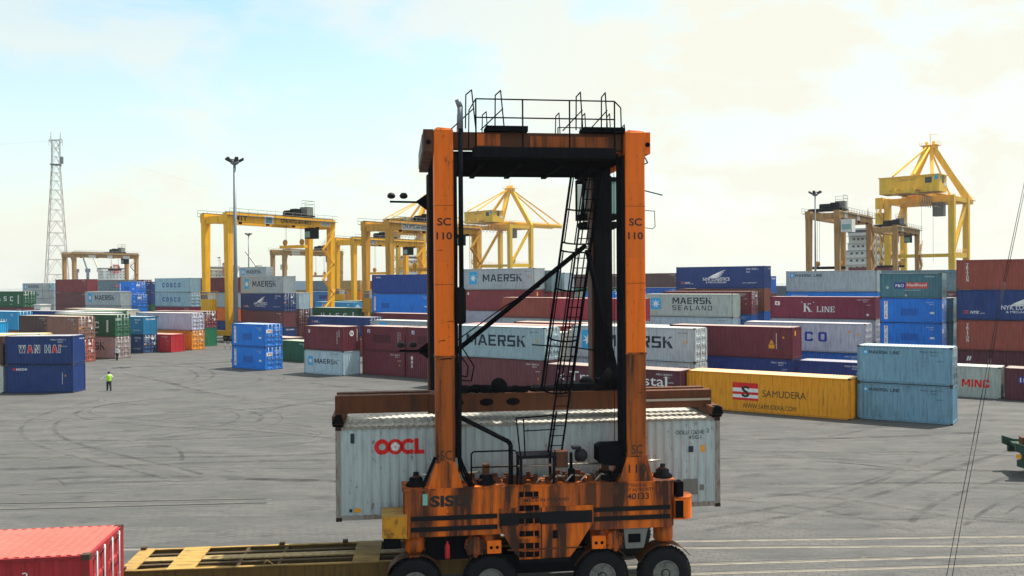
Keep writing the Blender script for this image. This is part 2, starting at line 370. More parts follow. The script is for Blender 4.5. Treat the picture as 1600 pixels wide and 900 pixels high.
# ---------------------------------------------------------------- container stacks: x, y, yaw, length, key, boxes from the ground up (height, paint, marking, right end, label)
STACKS = [
 (-42.81, 82.17, 1, 6.06, 'outlined-letter blue box', [
  (2.591, 'navy', 'SECOO', 'corr', 'dark blue container with small white word and red square, under the one with outlined letters'),
  (2.591, 'navy', 'WANHAI', 'corr', 'dark blue container with large outlined italic letters and two red As, top of left stack'),
 ]),
 (-49.13, 82.16, 1, 6.06, '', [
  (2.591, 'white', 'ID', 'corr', 'off-white container cut by the left frame edge beside the dark blue pair'),
  (2.591, 'darkbrown', 'ID', 'corr', 'dark brown container cut by the left frame edge, resting on a white one'),
 ]),
 (-29.46, 103.30, -36.6, 6.06, '', [
  (2.591, 'blue', 'PIL', 'door', 'bright blue container with white vertical name strip, lower of the free-standing pair left of centre'),
  (2.591, 'blue', 'PIL', 'door', 'bright blue container with white vertical name strip, upper of the free-standing pair left of centre'),
 ]),
 (-19.49, 96.64, -36, 6.06, '', [
  (2.591, 'paleblue', 'MAERSK20', 'corr', 'pale blue-grey short container with dark lettering and blue star, standing under a maroon box'),
  (2.591, 'maroon', 'MAROONLOGO', 'corr', 'maroon short container with round white emblem on its end, on a pale grey-blue one'),
 ]),
 (27.42, 62.28, -33, 6.06, '', [
  (2.591, 'slate', 'MLINE', 'corr', 'weathered blue-grey container on the ground, lower of the pair right of the yellow one'),
  (2.591, 'slate', 'MLINE', 'door', 'weathered blue-grey container, upper of the pair right of the yellow one'),
 ]),
 (19.12, 66.53, -35, 12.19, '', [
  (2.896, 'yellow', 'SAMUDERA', 'corr', 'long golden yellow container with red and white striped emblem, on the ground'),
 ]),
 (8.46, 72.78, -35, 12.19, '', [
  (2.896, 'maroon2', 'TRANS', 'corr', 'dark maroon container with white lettering on the ground, behind the straddle carrier legs'),
 ]),
 (-1.41, 82.10, -36, 12.19, '', [
  (2.896, 'maroonB', 'ID', 'corr', 'dull maroon container under a grey star-marked one, behind the left straddle carrier leg'),
  (2.896, 'greyA', 'MAERSK40', 'door', 'grey container with star and large dark letters, seen between the two straddle carrier legs'),
 ]),
 (11.05, 79.36, -36, 12.19, '', [
  (2.896, 'greyB', 'MAERSK40', 'door', 'lower grey star-marked container behind the right orange carrier leg, mostly hidden by a maroon box'),
  (2.896, 'greyB', 'MAERSK40', 'door', 'grey container with star and large dark letters crossed by the right straddle carrier leg'),
 ]),
 (-12.92, 95.30, -35, 6.06, '', [
  (2.591, 'maroon', 'ID', 'corr', 'plain maroon short container at ground level, left of a dark orange straddle carrier leg'),
  (2.591, 'maroon', 'TEXLOGO', 'corr', 'maroon short container with a faded name patch and small white sticker, top of its pair'),
 ]),
 (-7.80, 91.71, -35, 6.06, '', [
  (2.591, 'maroon', 'TEX', 'corr', 'maroon short container with white vertical letters near its left edge, at ground level'),
  (2.591, 'maroon', 'TEXLOGO', 'corr', 'maroon short container with small sticker, half hidden by the left straddle carrier leg, upper'),
 ]),
 (21.10, 85.42, -36, 12.19, '', [
  (2.591, 'navy2', 'ID', 'corr', 'dark blue container under a long maroon one, behind the golden yellow container'),
  (2.896, 'maroon', 'WARN', 'corr', 'long maroon container with orange warning triangle at its right end, on a dark blue one'),
 ]),
 (28.80, 79.57, -36, 6.06, '', [
  (2.591, 'navy2', 'ID', 'corr', 'dark blue container right behind the golden yellow one, left of the upper blue-grey pair'),
 ]),
 (29.87, 90.97, -36, 12.19, '', [
  (2.591, 'blueD', 'ID', 'corr', 'blue container with only a strip showing, under the lavender grey one with blue letters'),
  (2.896, 'silver', 'COSCOB', 'door', 'lavender grey container with large blue letters half hidden by a maroon one'),
 ]),
 (-0.28, 84.85, -36, 12.19, 'cream roofed box', [
  (2.591, 'maroonB', 'ID', 'corr', None),
  (2.591, 'cream', 'ID', 'corr', 'cream roofed container directly behind the left grey star-marked one, two high'),
 ]),
 (0.66, 90.73, -36, 12.19, 'red roofed box', [
  (2.591, 'grey', 'ID', 'corr', None),
  (2.896, 'red', 'ID', 'corr', 'red container two rows behind the left grey star-marked one, its roof edge showing'),
 ]),
 (2.37, 96.15, -36, 12.19, 'pale cream box', [
  (2.591, 'grey', 'ID', 'corr', None),
  (2.591, 'cream', 'ID', 'corr', 'pale cream container four rows behind the left grey star-marked one'),
 ]),
 (5.84, 100.93, -36, 12.19, 'brick red roof line', [
  (2.591, 'grey', 'ID', 'corr', None),
  (2.591, 'brick', 'ID', 'corr', 'brick red container in front of the three-coloured star stack, only its roof line showing'),
 ]),
 (10.71, 83.32, -36, 12.19, 'cream roof behind right leg', [
  (2.591, 'navy', 'ID', 'corr', None),
  (2.591, 'cream', 'ID', 'corr', 'cream roofed container directly behind the right grey star-marked one'),
 ]),
 (12.00, 87.82, -36, 12.19, 'navy roof line', [
  (2.591, 'navy', 'ID', 'corr', None),
  (2.591, 'navy', 'ID', 'corr', 'navy container two rows behind the right grey star-marked one, a thin dark blue line'),
 ]),
 (15.50, 92.63, -36, 12.19, 'white roof line', [
  (2.591, 'grey', 'ID', 'corr', None),
  (2.591, 'cream', 'ID', 'corr', 'white roofed container in front of the red pair, left of the two-line lettered grey one'),
 ]),
 (-41.14, 150.85, -40, 12.19, '', [
  (2.591, 'navy', 'IDN', 'corr', 'navy container at the bottom of the four-high star-topped stack beside the lamp mast'),
  (2.591, 'maroonB', 'ID', 'corr', 'plain maroon container, second from the ground in the four-high stack beside the lamp mast'),
  (2.896, 'navy', 'NYKLOG', 'door', 'navy container with white bird-wing emblem, third up in the stack beside the lamp mast'),
  (2.896, 'grey', 'MAERSK40', 'corr', 'grey container with star and large letters topping the four-high stack beside the lamp mast'),
 ]),
 (-41.24, 161.85, -40, 12.19, 'pale blue-grey end', [
  (2.591, 'maroonB', 'ID', 'corr', None),
  (2.591, 'maroonB', 'ID', 'door', 'maroon container with white door rods right of the four-high stack by the lamp mast'),
  (2.896, 'paleblue', 'ID', 'corr', 'pale blue-grey container end above maroon doors, right of the four-high stack'),
 ]),
 (-30.93, 120.88, -40, 6.06, '', [
  (2.591, 'maroonB', 'ID', 'corr', 'maroon container end standing on the ground right of the blue pair'),
 ]),
 (-26.50, 112.88, -40, 6.06, '', [
  (2.591, 'green', 'ID', 'corr', 'dark green short container on the ground left of the maroon and pale blue pair'),
 ]),
 (-68.73, 240.85, -40, 12.19, 'grey box peeking over the stack', [
  (2.896, 'grey', 'ID', 'corr', None),
  (2.591, 'navy', 'ID', 'corr', None),
  (2.896, 'grey', 'ID', 'corr', None),
  (2.896, 'maroon', 'ID', 'corr', None),
  (2.896, 'grey', 'MAERSK40', 'door', 'grey star-marked container peeking above the four-high stack beside the lamp mast'),
 ]),
 (-23.08, 123.37, -37, 12.19, '', [
  (2.591, 'brick', 'ID', 'corr', 'brick red container at ground level under the long navy one, glimpsed between two maroon pairs'),
  (2.591, 'navy', 'NYKS', 'door', 'long navy container with small white italic letters, behind the round-emblem maroon box'),
 ]),
 (-11.67, 108.40, -36, 12.19, 'grey box behind maroon pair', [
  (2.591, 'grey', 'ID', 'corr', None),
  (2.591, 'grey', 'MAERSK40', 'door', 'grey star-marked container whose pale roof shows behind the maroon pair left of centre'),
 ]),
 (-14.13, 125.40, -36, 12.19, 'salmon roof edge', [
  (2.591, 'maroonB', 'ID', 'corr', None),
  (2.896, 'maroon', 'ID', 'corr', 'maroon container whose salmon roof edge shows below the blue strip-marked one'),
 ]),
 (-38.22, 167.88, -40, 6.06, 'small pale doors', [
  (2.591, 'grey', 'ID', 'corr', None),
  (2.591, 'paleblue', 'ID', 'door', 'small pale grey container doors between yellow crane stairs and navy container'),
 ]),
 (-30.03, 156.71, -38, 12.19, 'green box behind navy one', [
  (2.591, 'green', 'ID', 'corr', None),
  (2.896, 'green', 'UASC', 'corr', 'dark green container with widely spaced white letters behind the long navy one'),
 ]),
 (-36.85, 189.71, -38, 12.19, 'sky blue lettered box', [
  (2.896, 'grey', 'ID', 'corr', None),
  (2.896, 'skyblue', 'HANJIN', 'corr', 'sky blue container with white letters behind the dark green one, near yellow crane legs'),
 ]),
 (-34.75, 201.71, -38, 12.19, 'plain green end', [
  (2.896, 'green', 'ID', 'corr', None),
  (2.896, 'green2', 'ID', 'corr', 'plain green container end between the sky blue box and a brown crane leg'),
 ]),
 (-44.71, 214.71, -38, 12.19, 'medium blue box with faded patch', [
  (2.591, 'navy', 'ID', 'corr', None),
  (2.591, 'blueD', 'ID', 'corr', None),
  (2.591, 'blueM', 'PATCH', 'corr', 'medium blue container with faded dark patch, behind the yellow crane stairs'),
 ]),
 (-49.86, 239.71, -38, 12.19, 'slate grey box', [
  (2.591, 'navy', 'ID', 'corr', None),
  (2.591, 'navy', 'ID', 'corr', None),
  (2.591, 'navy', 'ID', 'corr', 'navy container under a slate grey one, between two yellow crane legs'),
  (2.591, 'slatedark', 'ID', 'corr', 'slate grey container on navy one, seen between two yellow crane legs'),
 ]),
 (-57.24, 249.71, -38, 12.19, 'pale grey on beige', [
  (2.591, 'grey', 'ID', 'corr', None),
  (2.591, 'grey', 'ID', 'corr', None),
  (2.591, 'tan', 'ID', 'corr', 'beige container left of yellow crane stairs, one level below the skyline'),
  (2.591, 'paleblue', 'ID', 'corr', 'pale grey container on a beige one, left of the yellow crane stairs'),
 ]),
 (-42.29, 229.71, -38, 12.19, 'tan box with dark square', [
  (2.591, 'orange', 'ID', 'corr', None),
  (2.591, 'orange', 'ID', 'corr', None),
  (2.591, 'orange', 'ID', 'corr', 'orange-brown container under the tan one, between yellow crane legs'),
  (2.591, 'tan', 'DARKSQ', 'door', 'tan container with small dark square mark, between yellow crane legs'),
 ]),
 (-40.41, 238.83, -38, 6.06, 'small orange-red box', [
  (2.591, 'maroon', 'ID', 'corr', None),
  (2.591, 'maroon', 'ID', 'corr', None),
  (2.591, 'orangeR', 'ID', 'corr', 'small orange-red container right of the tan one, left of a brown crane leg'),
 ]),
 (-15.94, 134.71, -38, 12.19, 'navy over blue pair', [
  (2.591, 'blue', 'PIL', 'corr', 'bright blue container, third down under the navy one left of the straddle carrier'),
  (2.591, 'maroonB', 'ID', 'corr', None),
  (2.896, 'blue', 'PIL', 'corr', 'bright blue container with white name strip at left, under the plain navy one near centre'),
  (2.896, 'navyB', 'SECOO', 'corr', 'plain navy container with tiny white word, topping the blue one left of the straddle carrier'),
 ]),
 (-1.22, 123.57, -36, 12.19, 'topmost grey box', [
  (2.896, 'maroonB', 'ID', 'corr', None),
  (2.896, 'silver', 'ID', 'door', 'lavender grey container with its upper edge showing under the maroon one between the carrier legs'),
  (2.896, 'maroonC', 'WARN', 'corr', 'maroon container with orange warning patches under the topmost grey one between the carrier legs'),
  (2.896, 'grey', 'MAERSK40', 'corr', 'topmost grey container with star and dark letters, seen between the straddle carrier legs'),
 ]),
 (1.12, 125.26, -36, 12.19, 'teal grey box', [
  (2.896, 'maroonB', 'ID', 'corr', None),
  (2.591, 'grey', 'ID', 'corr', None),
  (2.896, 'maroonC', 'ID', 'corr', 'brownish maroon container behind the caged ladder, under a teal grey one'),
  (2.896, 'tealgrey', 'ID', 'corr', 'teal grey container behind the caged ladder, right of the topmost grey one'),
 ]),
 (2.98, 127.31, -36, 12.19, 'pale blue end', [
  (2.896, 'maroonB', 'ID', 'corr', None),
  (2.591, 'grey', 'ID', 'corr', None),
  (2.896, 'maroonC', 'ID', 'corr', None),
  (2.591, 'paleblue', 'ID', 'corr', 'pale blue container end right beside the teal grey one, behind the caged ladder'),
 ]),
 (4.19, 113.57, -36, 12.19, 'brick red box by ladder', [
  (2.591, 'red', 'ID', 'corr', None),
  (2.591, 'grey', 'ID', 'corr', None),
  (2.591, 'brick', 'SQUIG', 'corr', 'brick red container with white mark behind the caged ladder, left of the dark leg'),
 ]),
 (10.21, 105.57, -36, 12.19, 'crimson box', [
  (2.591, 'grey', 'ID', 'corr', None),
  (2.591, 'grey', 'ID', 'corr', None),
  (2.591, 'redC', 'ID', 'corr', 'crimson container between the dark carrier leg and the right orange leg'),
 ]),
 (9.41, 184.57, -36, 12.19, 'olive grey end', [
  (2.591, 'olive', 'ID', 'corr', None),
  (2.591, 'olive', 'ID', 'corr', None),
  (2.591, 'olive', 'ID', 'corr', 'olive grey container end left of the dark carrier leg, in the far rows'),
 ]),
 (15.31, 264.57, -36, 12.19, 'far blue box with white mark', [
  (2.896, 'navy', 'ID', 'corr', None),
  (2.896, 'blueD', 'ID', 'corr', None),
  (2.896, 'blueD', 'IDN', 'corr', 'blue container with white figure mark left of the dark carrier leg'),
  (2.896, 'paleblue', 'ID', 'corr', 'small pale container topping a far blue one, left of the dark carrier leg'),
 ]),
 (28.86, 182.57, -36, 12.19, 'long brown skyline box', [
  (2.896, 'maroonB', 'ID', 'corr', None),
  (2.896, 'maroonB', 'ID', 'corr', None),
  (2.591, 'blueD', 'ID', 'corr', 'blue container under the long brown one, right of the right carrier leg'),
  (2.896, 'brownM', 'ID', 'corr', 'long brown container on the skyline right of the right carrier leg'),
 ]),
 (18.88, 194.57, -36, 12.19, 'brown skyline box', [
  (2.896, 'maroonB', 'ID', 'corr', None),
  (2.896, 'maroonB', 'ID', 'corr', None),
  (2.591, 'green', 'UASCC', 'corr', 'green container with a white letter, between the dark leg and the right orange leg'),
  (2.896, 'brownM', 'ID', 'corr', 'brown skyline container between the dark leg and the right orange leg'),
 ]),
 (17.55, 174.77, -36, 6.06, 'bright blue short box', [
  (2.591, 'blue', 'ID', 'corr', None),
  (2.591, 'blue', 'ID', 'corr', None),
  (2.591, 'blue', 'IDN', 'corr', 'bright blue short container just right of the dark carrier leg, below the brown skyline one'),
 ]),
 (27.87, 118.57, -36, 12.19, 'navy wing-marked box', [
  (2.896, 'brick', 'ID', 'corr', None),
  (2.896, 'blueD', 'ID', 'corr', 'dark blue container at lower right below the brown end, beside the crimson lettered one'),
  (2.896, 'brownR', 'ID', 'corr', 'rust brown container end under the navy wing-marked one on the skyline'),
  (2.896, 'navy', 'NYKLOG', 'corr', 'navy container with white wing emblem and lettering, highest right of the carrier'),
 ]),
 (25.64, 116.35, -36, 12.19, 'maroon box with rodded doors', [
  (2.591, 'grey', 'ID', 'corr', None),
  (2.896, 'blueD', 'ID', 'corr', None),
  (2.896, 'maroon', 'ID', 'door', 'maroon container with rodded doors between the two-line lettered grey one and the navy skyline one'),
 ]),
 (22.77, 114.11, -36, 12.19, 'two-line lettered grey box', [
  (2.591, 'grey', 'ID', 'corr', None),
  (2.591, 'paleblue', 'ID', 'corr', 'pale blue-grey container under the two-line lettered grey one'),
  (2.896, 'greygreen', 'SEALAND', 'corr', 'greenish grey container with blue star and two lines of dark letters'),
 ]),
 (36.96, 106.07, -36, 12.19, 'crimson lettered box', [
  (2.591, 'grey', 'ID', 'corr', None),
  (2.591, 'silver', 'ID', 'door', 'silver container whose pale roof shows under the crimson lettered one'),
  (2.591, 'crimson', 'KLINE', 'corr', 'crimson container with large white serif letters and small flag'),
 ]),
 (44.25, 123.57, -36, 12.19, 'long grey skyline box', [
  (2.591, 'grey', 'ID', 'corr', None),
  (2.591, 'grey', 'ID', 'corr', None),
  (2.896, 'brightblue', 'HANJINW', 'corr', 'bright blue container with small white web address, above the crimson lettered one'),
  (2.896, 'grey', 'MLINE', 'corr', 'long grey container with small star lettering on the skyline right of the navy one'),
 ]),
 (35.04, 140.57, -36, 12.19, 'blue end in the skyline gap', [
  (2.591, 'navy', 'ID', 'corr', None),
  (2.591, 'maroonB', 'ID', 'corr', None),
  (2.591, 'maroonB', 'ID', 'corr', 'maroon container end under a small blue one, left of the long grey skyline one'),
  (2.591, 'blueD', 'IDN', 'corr', 'blue container end in the gap between the navy and long grey skyline ones'),
 ]),
 (55.30, 123.57, -36, 12.19, 'teal skyline box', [
  (2.591, 'grey', 'ID', 'corr', None),
  (2.591, 'grey', 'ID', 'corr', None),
  (2.896, 'maroonB', 'ID', 'corr', 'maroon container sliver right of the teal label-bearing one, under a teal skyline one'),
  (2.896, 'tealgrey', 'ID', 'corr', 'long teal grey container behind the label-bearing teal one, on the skyline'),
 ]),
 (94.71, 234.57, -36, 12.19, 'thin maroon top', [
  (2.591, 'grey', 'ID', 'corr', None),
  (2.591, 'grey', 'ID', 'corr', None),
  (2.591, 'maroonB', 'ID', 'corr', None),
  (2.591, 'maroonB', 'ID', 'corr', None),
  (2.591, 'maroon', 'ID', 'corr', 'thin maroon container top peeking above the long grey one, below the white ship bridge'),
 ]),
 (42.40, 94.77, -36, 6.06, 'teal label-bearing stack', [
  (2.591, 'maroonB', 'ID', 'corr', None),
  (2.591, 'blue', 'PIL', 'door', 'bright blue strip-marked container in the four-high stack at right, partly behind the blue-grey pair'),
  (2.591, 'blue', 'PIL', 'door', 'bright blue strip-marked container right under the teal label-bearing one'),
  (2.591, 'teal', 'PONED', 'door', 'teal container with blue and red name label, topping a four-high stack'),
 ]),
 (44.50, 96.64, -36, 6.06, 'teal sliver', [
  (2.591, 'teal', 'ID', 'door', None),
  (2.591, 'teal', 'ID', 'door', 'teal container sliver with door rods, third down right of the strip-marked blue one'),
  (2.591, 'teal', 'ID', 'door', 'teal container sliver with door rods, right of the upper strip-marked blue one'),
 ]),
 (48.79, 84.40, -36, 12.19, '', [
  (2.896, 'maroon2', 'SLASH', 'corr', 'dark maroon container with white slanted mark, lowest of the tall stack at the right edge'),
  (2.896, 'brick', 'TRITON', 'corr', 'brick red container with vertical white letters, under the navy one at the right edge'),
  (2.896, 'navy', 'NYKLOG', 'corr', 'navy container with white wing emblem cut by the right frame edge'),
  (2.896, 'brick', 'TRITON', 'corr', 'brick red container with vertical white letters, topmost at the right edge'),
 ]),
 (37.68, 75.07, -36, 6.06, '', [
  (2.591, 'greygreen', 'MING', 'corr', 'pale grey green container with red capital letters on the ground at right'),
 ]),
 (45.27, 69.55, -36, 12.19, '', [
  (2.591, 'maroon2', 'BEACON', 'corr', 'dark maroon container with blue name plate on the ground at the right edge'),
 ]),
 (-56.56, 114.74, -27, 6.06, '', [
  (2.896, 'brick2', 'ID', 'door', 'brick brown container with white-rodded doors at ground level, behind the outlined-letter blue box'),
  (2.896, 'brown', 'ID', 'door', 'faded brown container with white-rodded doors, on top behind the outlined-letter blue box'),
 ]),
 (-61.99, 118.18, -27, 6.06, 'dark brown box', [
  (2.896, 'maroonB', 'ID', 'corr', None),
  (2.896, 'darkbrown', 'ID', 'corr', 'dark brown container left of the faded brown one with rodded doors'),
 ]),
 (-57.08, 121.55, -27, 12.19, '', [
  (2.896, 'greypink', 'MAERSK40', 'door', 'greyish pink container with large dark letters and grey doors, under a green one'),
  (2.896, 'green', 'UASCC', 'door', 'dark green container with white letters and white-rodded doors, on a greyish pink one'),
 ]),
 (-54.36, 129.31, -28, 6.06, '', [
  (2.591, 'navyT', 'IDN', 'door', 'dark navy container with rodded doors at ground level, right of the greyish pink one'),
  (2.591, 'tealB', 'IDN', 'corr', 'teal blue container with ribbed blue end, on a dark navy one'),
 ]),
 (-50.85, 130.54, -29, 6.06, '', [
  (2.591, 'red2', 'ID', 'corr', 'bright red short container standing alone on the ground at left'),
 ]),
 (-52.01, 136.02, -29, 12.19, '', [
  (2.896, 'orange', 'ID', 'door', 'bright orange container with rodded doors at ground level, left of a green one'),
  (2.591, 'silver', 'MLINES', 'door', 'lavender grey container with glinting doors on top of an orange one'),
 ]),
 (-52.60, 143.52, -29, 12.19, '', [
  (2.896, 'green2', 'ID', 'corr', 'green container end at ground level, left of the yellow crane wheels'),
  (2.591, 'maroon', 'IDN', 'door', 'maroon container with rodded doors on top of a green one, left of the yellow crane'),
 ]),
 (-63.62, 149.63, -29, 12.19, 'green long roof', [
  (2.591, 'green', 'ID', 'corr', None),
  (2.591, 'green', 'ID', 'corr', 'green container whose long pale roof shows left of the lavender grey one'),
 ]),
 (-79.52, 139.61, -30, 12.19, '', [
  (2.896, 'brick2', 'ID', 'corr', 'brick brown container under the sky blue lettered one at the left frame edge'),
  (2.896, 'skyblue', 'HANJIN', 'door', 'sky blue container with white capital letters cut by the left frame edge'),
 ]),
 (-71.04, 138.74, -29, 12.19, 'navy box behind sky blue one', [
  (2.896, 'navy', 'ID', 'corr', None),
  (2.896, 'navy', 'IDN', 'corr', 'navy container with pale roof right behind the sky blue lettered one'),
 ]),
 (-61.57, 130.25, -29, 12.19, 'silver long roof', [
  (2.896, 'grey', 'ID', 'corr', None),
  (2.896, 'silver', 'ID', 'corr', 'silver grey container with long white roof behind the green one at left'),
 ]),
 (-64.42, 137.87, -29, 12.19, 'pale green roof', [
  (2.896, 'green', 'ID', 'corr', None),
  (2.896, 'green2', 'ID', 'corr', 'pale green roofed container behind the silver grey one in the left block'),
 ]),
 (-65.35, 144.86, -29, 12.19, 'white roof at left', [
  (2.896, 'grey', 'ID', 'corr', None),
  (2.896, 'cream', 'ID', 'corr', 'white roofed container three rows behind the green one at left'),
 ]),
 (-70.34, 150.48, -29, 12.19, 'salmon brown roof', [
  (2.896, 'brown', 'ID', 'corr', None),
  (2.896, 'brown', 'ID', 'corr', 'brown container with salmon roof below the dark green lettered one with rodded doors'),
 ]),
 (-47.53, 85.47, 1, 6.06, 'pale yellow roof', [
  (2.591, 'yellow2', 'ID', 'corr', None),
  (2.591, 'yellow2', 'ID', 'corr', 'pale yellow roofed container right behind the outlined-letter blue box'),
 ]),
 (-59.15, 99.18, -20, 6.06, 'light blue end', [
  (2.896, 'skyblue', 'ID', 'corr', None),
  (2.896, 'skyblue', 'ID', 'corr', 'light blue container end at the very left frame edge behind the dark blue pair'),
 ]),
 (-91.99, 164.10, -30, 12.19, 'far left green lettered box', [
  (2.896, 'grey', 'ID', 'corr', None),
  (2.896, 'maroonB', 'ID', 'corr', 'maroon container whose top edge shows under the green lettered one at far left'),
  (2.896, 'green', 'UASC', 'door', 'dark green container with four spaced white letters and rodded doors at far left'),
 ]),
 (-95.96, 197.34, -33, 12.19, 'tall maroon pair', [
  (2.591, 'maroonB', 'ID', 'corr', None),
  (2.591, 'maroonB', 'ID', 'corr', None),
  (2.896, 'maroonB', 'ID', 'corr', 'plain maroon container, lower of the tall pair behind the left block'),
  (2.896, 'maroonC', 'ID', 'corr', 'plain maroon container with bright end, upper of the tall pair behind the left block'),
 ]),
 (-99.88, 236.34, -33, 12.19, 'long maroon skyline box', [
  (2.591, 'grey', 'ID', 'corr', None),
  (2.591, 'grey', 'ID', 'corr', None),
  (2.896, 'grey', 'ID', 'corr', None),
  (2.896, 'maroon', 'ID', 'door', 'long maroon container on the skyline left of the grey blue-lettered pair'),
 ]),
 (-110.36, 243.15, -33, 12.19, 'maroon skyline box under gantry', [
  (2.591, 'grey', 'ID', 'corr', None),
  (2.591, 'grey', 'ID', 'corr', None),
  (2.896, 'grey', 'ID', 'corr', None),
  (2.896, 'maroon', 'ID', 'corr', 'maroon skyline container under the brown gantry crane'),
 ]),
 (-92.71, 210.34, -33, 12.19, 'blue-grey red-label box', [
  (2.591, 'grey', 'ID', 'corr', None),
  (2.591, 'grey', 'ID', 'corr', None),
  (2.896, 'grey', 'ID', 'corr', None),
  (2.591, 'tealgrey', 'PONED', 'corr', 'blue-grey container with red label above the left star-marked one'),
 ]),
 (-82.26, 182.34, -33, 12.19, 'left star-marked box', [
  (2.591, 'grey', 'ID', 'corr', None),
  (2.896, 'grey', 'ID', 'corr', None),
  (2.896, 'grey', 'MAERSK40', 'corr', 'grey star-marked container left of the bright blue cluster in the far left block'),
 ]),
 (-80.82, 190.67, -33, 6.06, 'far left blue cluster', [
  (2.591, 'blue', 'ID', 'corr', None),
  (2.591, 'blue', 'ID', 'corr', None),
  (2.591, 'blue', 'PIL', 'door', 'bright blue container in the far left cluster, lower left of three'),
  (2.591, 'blue', 'PIL', 'door', 'bright blue container in the far left cluster, the uppermost'),
 ]),
 (-78.57, 185.87, -33, 6.06, 'lower right blue one', [
  (2.591, 'blue', 'ID', 'corr', None),
  (2.591, 'blue', 'ID', 'corr', None),
  (2.591, 'blue', 'PIL', 'door', 'bright blue container in the far left cluster, lower right next to the grey lettered pair'),
 ]),
 (-87.82, 211.34, -33, 12.19, 'navy end', [
  (2.591, 'green', 'ID', 'corr', None),
  (2.591, 'green', 'ID', 'corr', None),
  (2.591, 'navy', 'ID', 'corr', None),
  (2.591, 'navy', 'IDN', 'corr', 'navy container end between the far left blue cluster and grey lettered pair'),
 ]),
 (-68.15, 182.57, -36, 12.19, 'blue-grey lettered pair', [
  (2.591, 'maroonB', 'ID', 'corr', None),
  (2.591, 'crimson', 'ID', 'corr', 'crimson container strip under the grey blue-lettered pair at left'),
  (2.896, 'bluegrey', 'COSCO', 'door', 'blue-grey container with blue letters, lower of the lettered pair left of the yellow crane'),
  (2.896, 'bluegrey', 'COSCO', 'corr', 'blue-grey container with blue letters, upper of the lettered pair left of the yellow crane'),
 ]),
 (-66.77, 190.57, -36, 12.19, 'maroon pair behind crane leg', [
  (2.591, 'maroonB', 'ID', 'corr', None),
  (2.591, 'maroonB', 'ID', 'corr', None),
  (2.896, 'maroonC', 'ITSU', 'door', 'maroon container with white letters behind the left yellow crane leg, lower'),
  (2.896, 'maroonC', 'IDN', 'door', 'maroon container with white-marked doors behind the left yellow crane leg, upper'),
 ]),
 (-55.84, 174.85, -40, 12.19, 'stack left of lamp mast', [
  (2.591, 'navy', 'ID', 'corr', 'dark blue container at the foot of the lamp mast, by the yellow crane leg'),
  (2.591, 'orangeR', 'ID', 'corr', 'orange container beside the lamp mast, above a dark blue one'),
  (2.896, 'grey', 'ID', 'corr', 'grey container with small star between yellow crane leg and lamp mast'),
  (2.896, 'maroon', 'ID', 'corr', 'maroon container high between the yellow crane leg and the lamp mast'),
 ]),
 (-161.71, 304.34, -33, 12.19, 'far grey stack', [
  (2.591, 'grey', 'ID', 'corr', None),
  (2.591, 'grey', 'ID', 'corr', None),
  (2.591, 'grey', 'MAERSKs', 'corr', 'grey lettered container, lowest of the far stack under the pylon'),
  (2.591, 'grey', 'MAERSKs', 'corr', 'grey lettered container, middle of the far stack under the pylon'),
 ]),
 (-167.06, 322.34, -33, 12.19, 'far star-topped stack', [
  (2.591, 'grey', 'ID', 'corr', None),
  (2.591, 'grey', 'ID', 'corr', 'plain grey container end in the far stack under the pylon, lower'),
  (2.591, 'grey', 'ID', 'corr', 'plain grey container end in the far stack under the pylon, upper'),
  (2.591, 'bluegrey', 'MAERSK40', 'corr', 'blue-grey star-marked container topping the far stack under the pylon'),
 ]),
 (-174.80, 339.34, -33, 12.19, 'vivid blue end', [
  (2.591, 'grey', 'ID', 'corr', None),
  (2.591, 'grey', 'ID', 'corr', None),
  (2.591, 'blueV', 'ID', 'corr', 'vivid blue container end in the far stack left of the tall maroon pair'),
  (2.591, 'grey', 'ID', 'corr', 'light grey container end above a vivid blue one in the far stack'),
 ]),
 (-55.03, 284.71, -38, 12.19, 'dark slate skyline box', [
  (2.591, 'maroon', 'ID', 'corr', None),
  (2.591, 'grey', 'ID', 'corr', None),
  (2.591, 'maroon', 'ID', 'corr', None),
  (2.591, 'slatedark', 'ID', 'corr', 'dark slate container on the far skyline right of the yellow crane leg'),
 ]),
 (-48.91, 287.71, -38, 12.19, 'maroon skyline box', [
  (2.591, 'maroon', 'ID', 'corr', None),
  (2.591, 'grey', 'ID', 'corr', None),
  (2.591, 'tan', 'ID', 'corr', None),
  (2.591, 'maroon', 'ID', 'corr', 'maroon container on the far skyline beside the brown crane leg'),
 ]),
]

# ---------------------------------------------------------------- lettering (flat painted markings)
_tc = {}
def tmesh(text, w, h, off=0.0, shear=0.0, space=1.0):
    """lettering as a thin flat mesh in the xz plane, lower-left corner at the origin"""
    k = (text, round(w, 3), round(h, 3), off, shear, space)
    if k in _tc: return _tc[k]
    cu = bpy.data.curves.new('text', 'FONT')
    cu.body = text; cu.size = 1.0; cu.offset = off; cu.shear = shear; cu.space_character = space
    cu.resolution_u = 3; cu.fill_mode = 'FRONT'
    ob = bpy.data.objects.new('text', cu); C.objects.link(ob)
    bpy.context.view_layer.update()
    me = bpy.data.meshes.new_from_object(ob.evaluated_get(bpy.context.evaluated_depsgraph_get()))
    bpy.data.objects.remove(ob); bpy.data.curves.remove(cu)
    xs = [v.co.x for v in me.vertices]; ys = [v.co.y for v in me.vertices]
    x0, x1, y0, y1 = min(xs), max(xs), min(ys), max(ys)
    sy = h / (y1 - y0); sx = (w / (x1 - x0)) if w else sy
    for v in me.vertices:
        v.co = Vector(((v.co.x - x0) * sx, 0.0, (v.co.y - y0) * sy))
    me.materials.clear(); me.name = 'lettering'
    _tc[k] = me
    return me
def poly_mesh(name, polys):
    mb = MB()
    for p in polys:
        mb.add([(x, 0, z) for x, z in p], [tuple(range(len(p)))])
    me = bpy.data.meshes.new(name); me.from_pydata(mb.v, [], mb.f); me.update()
    return me
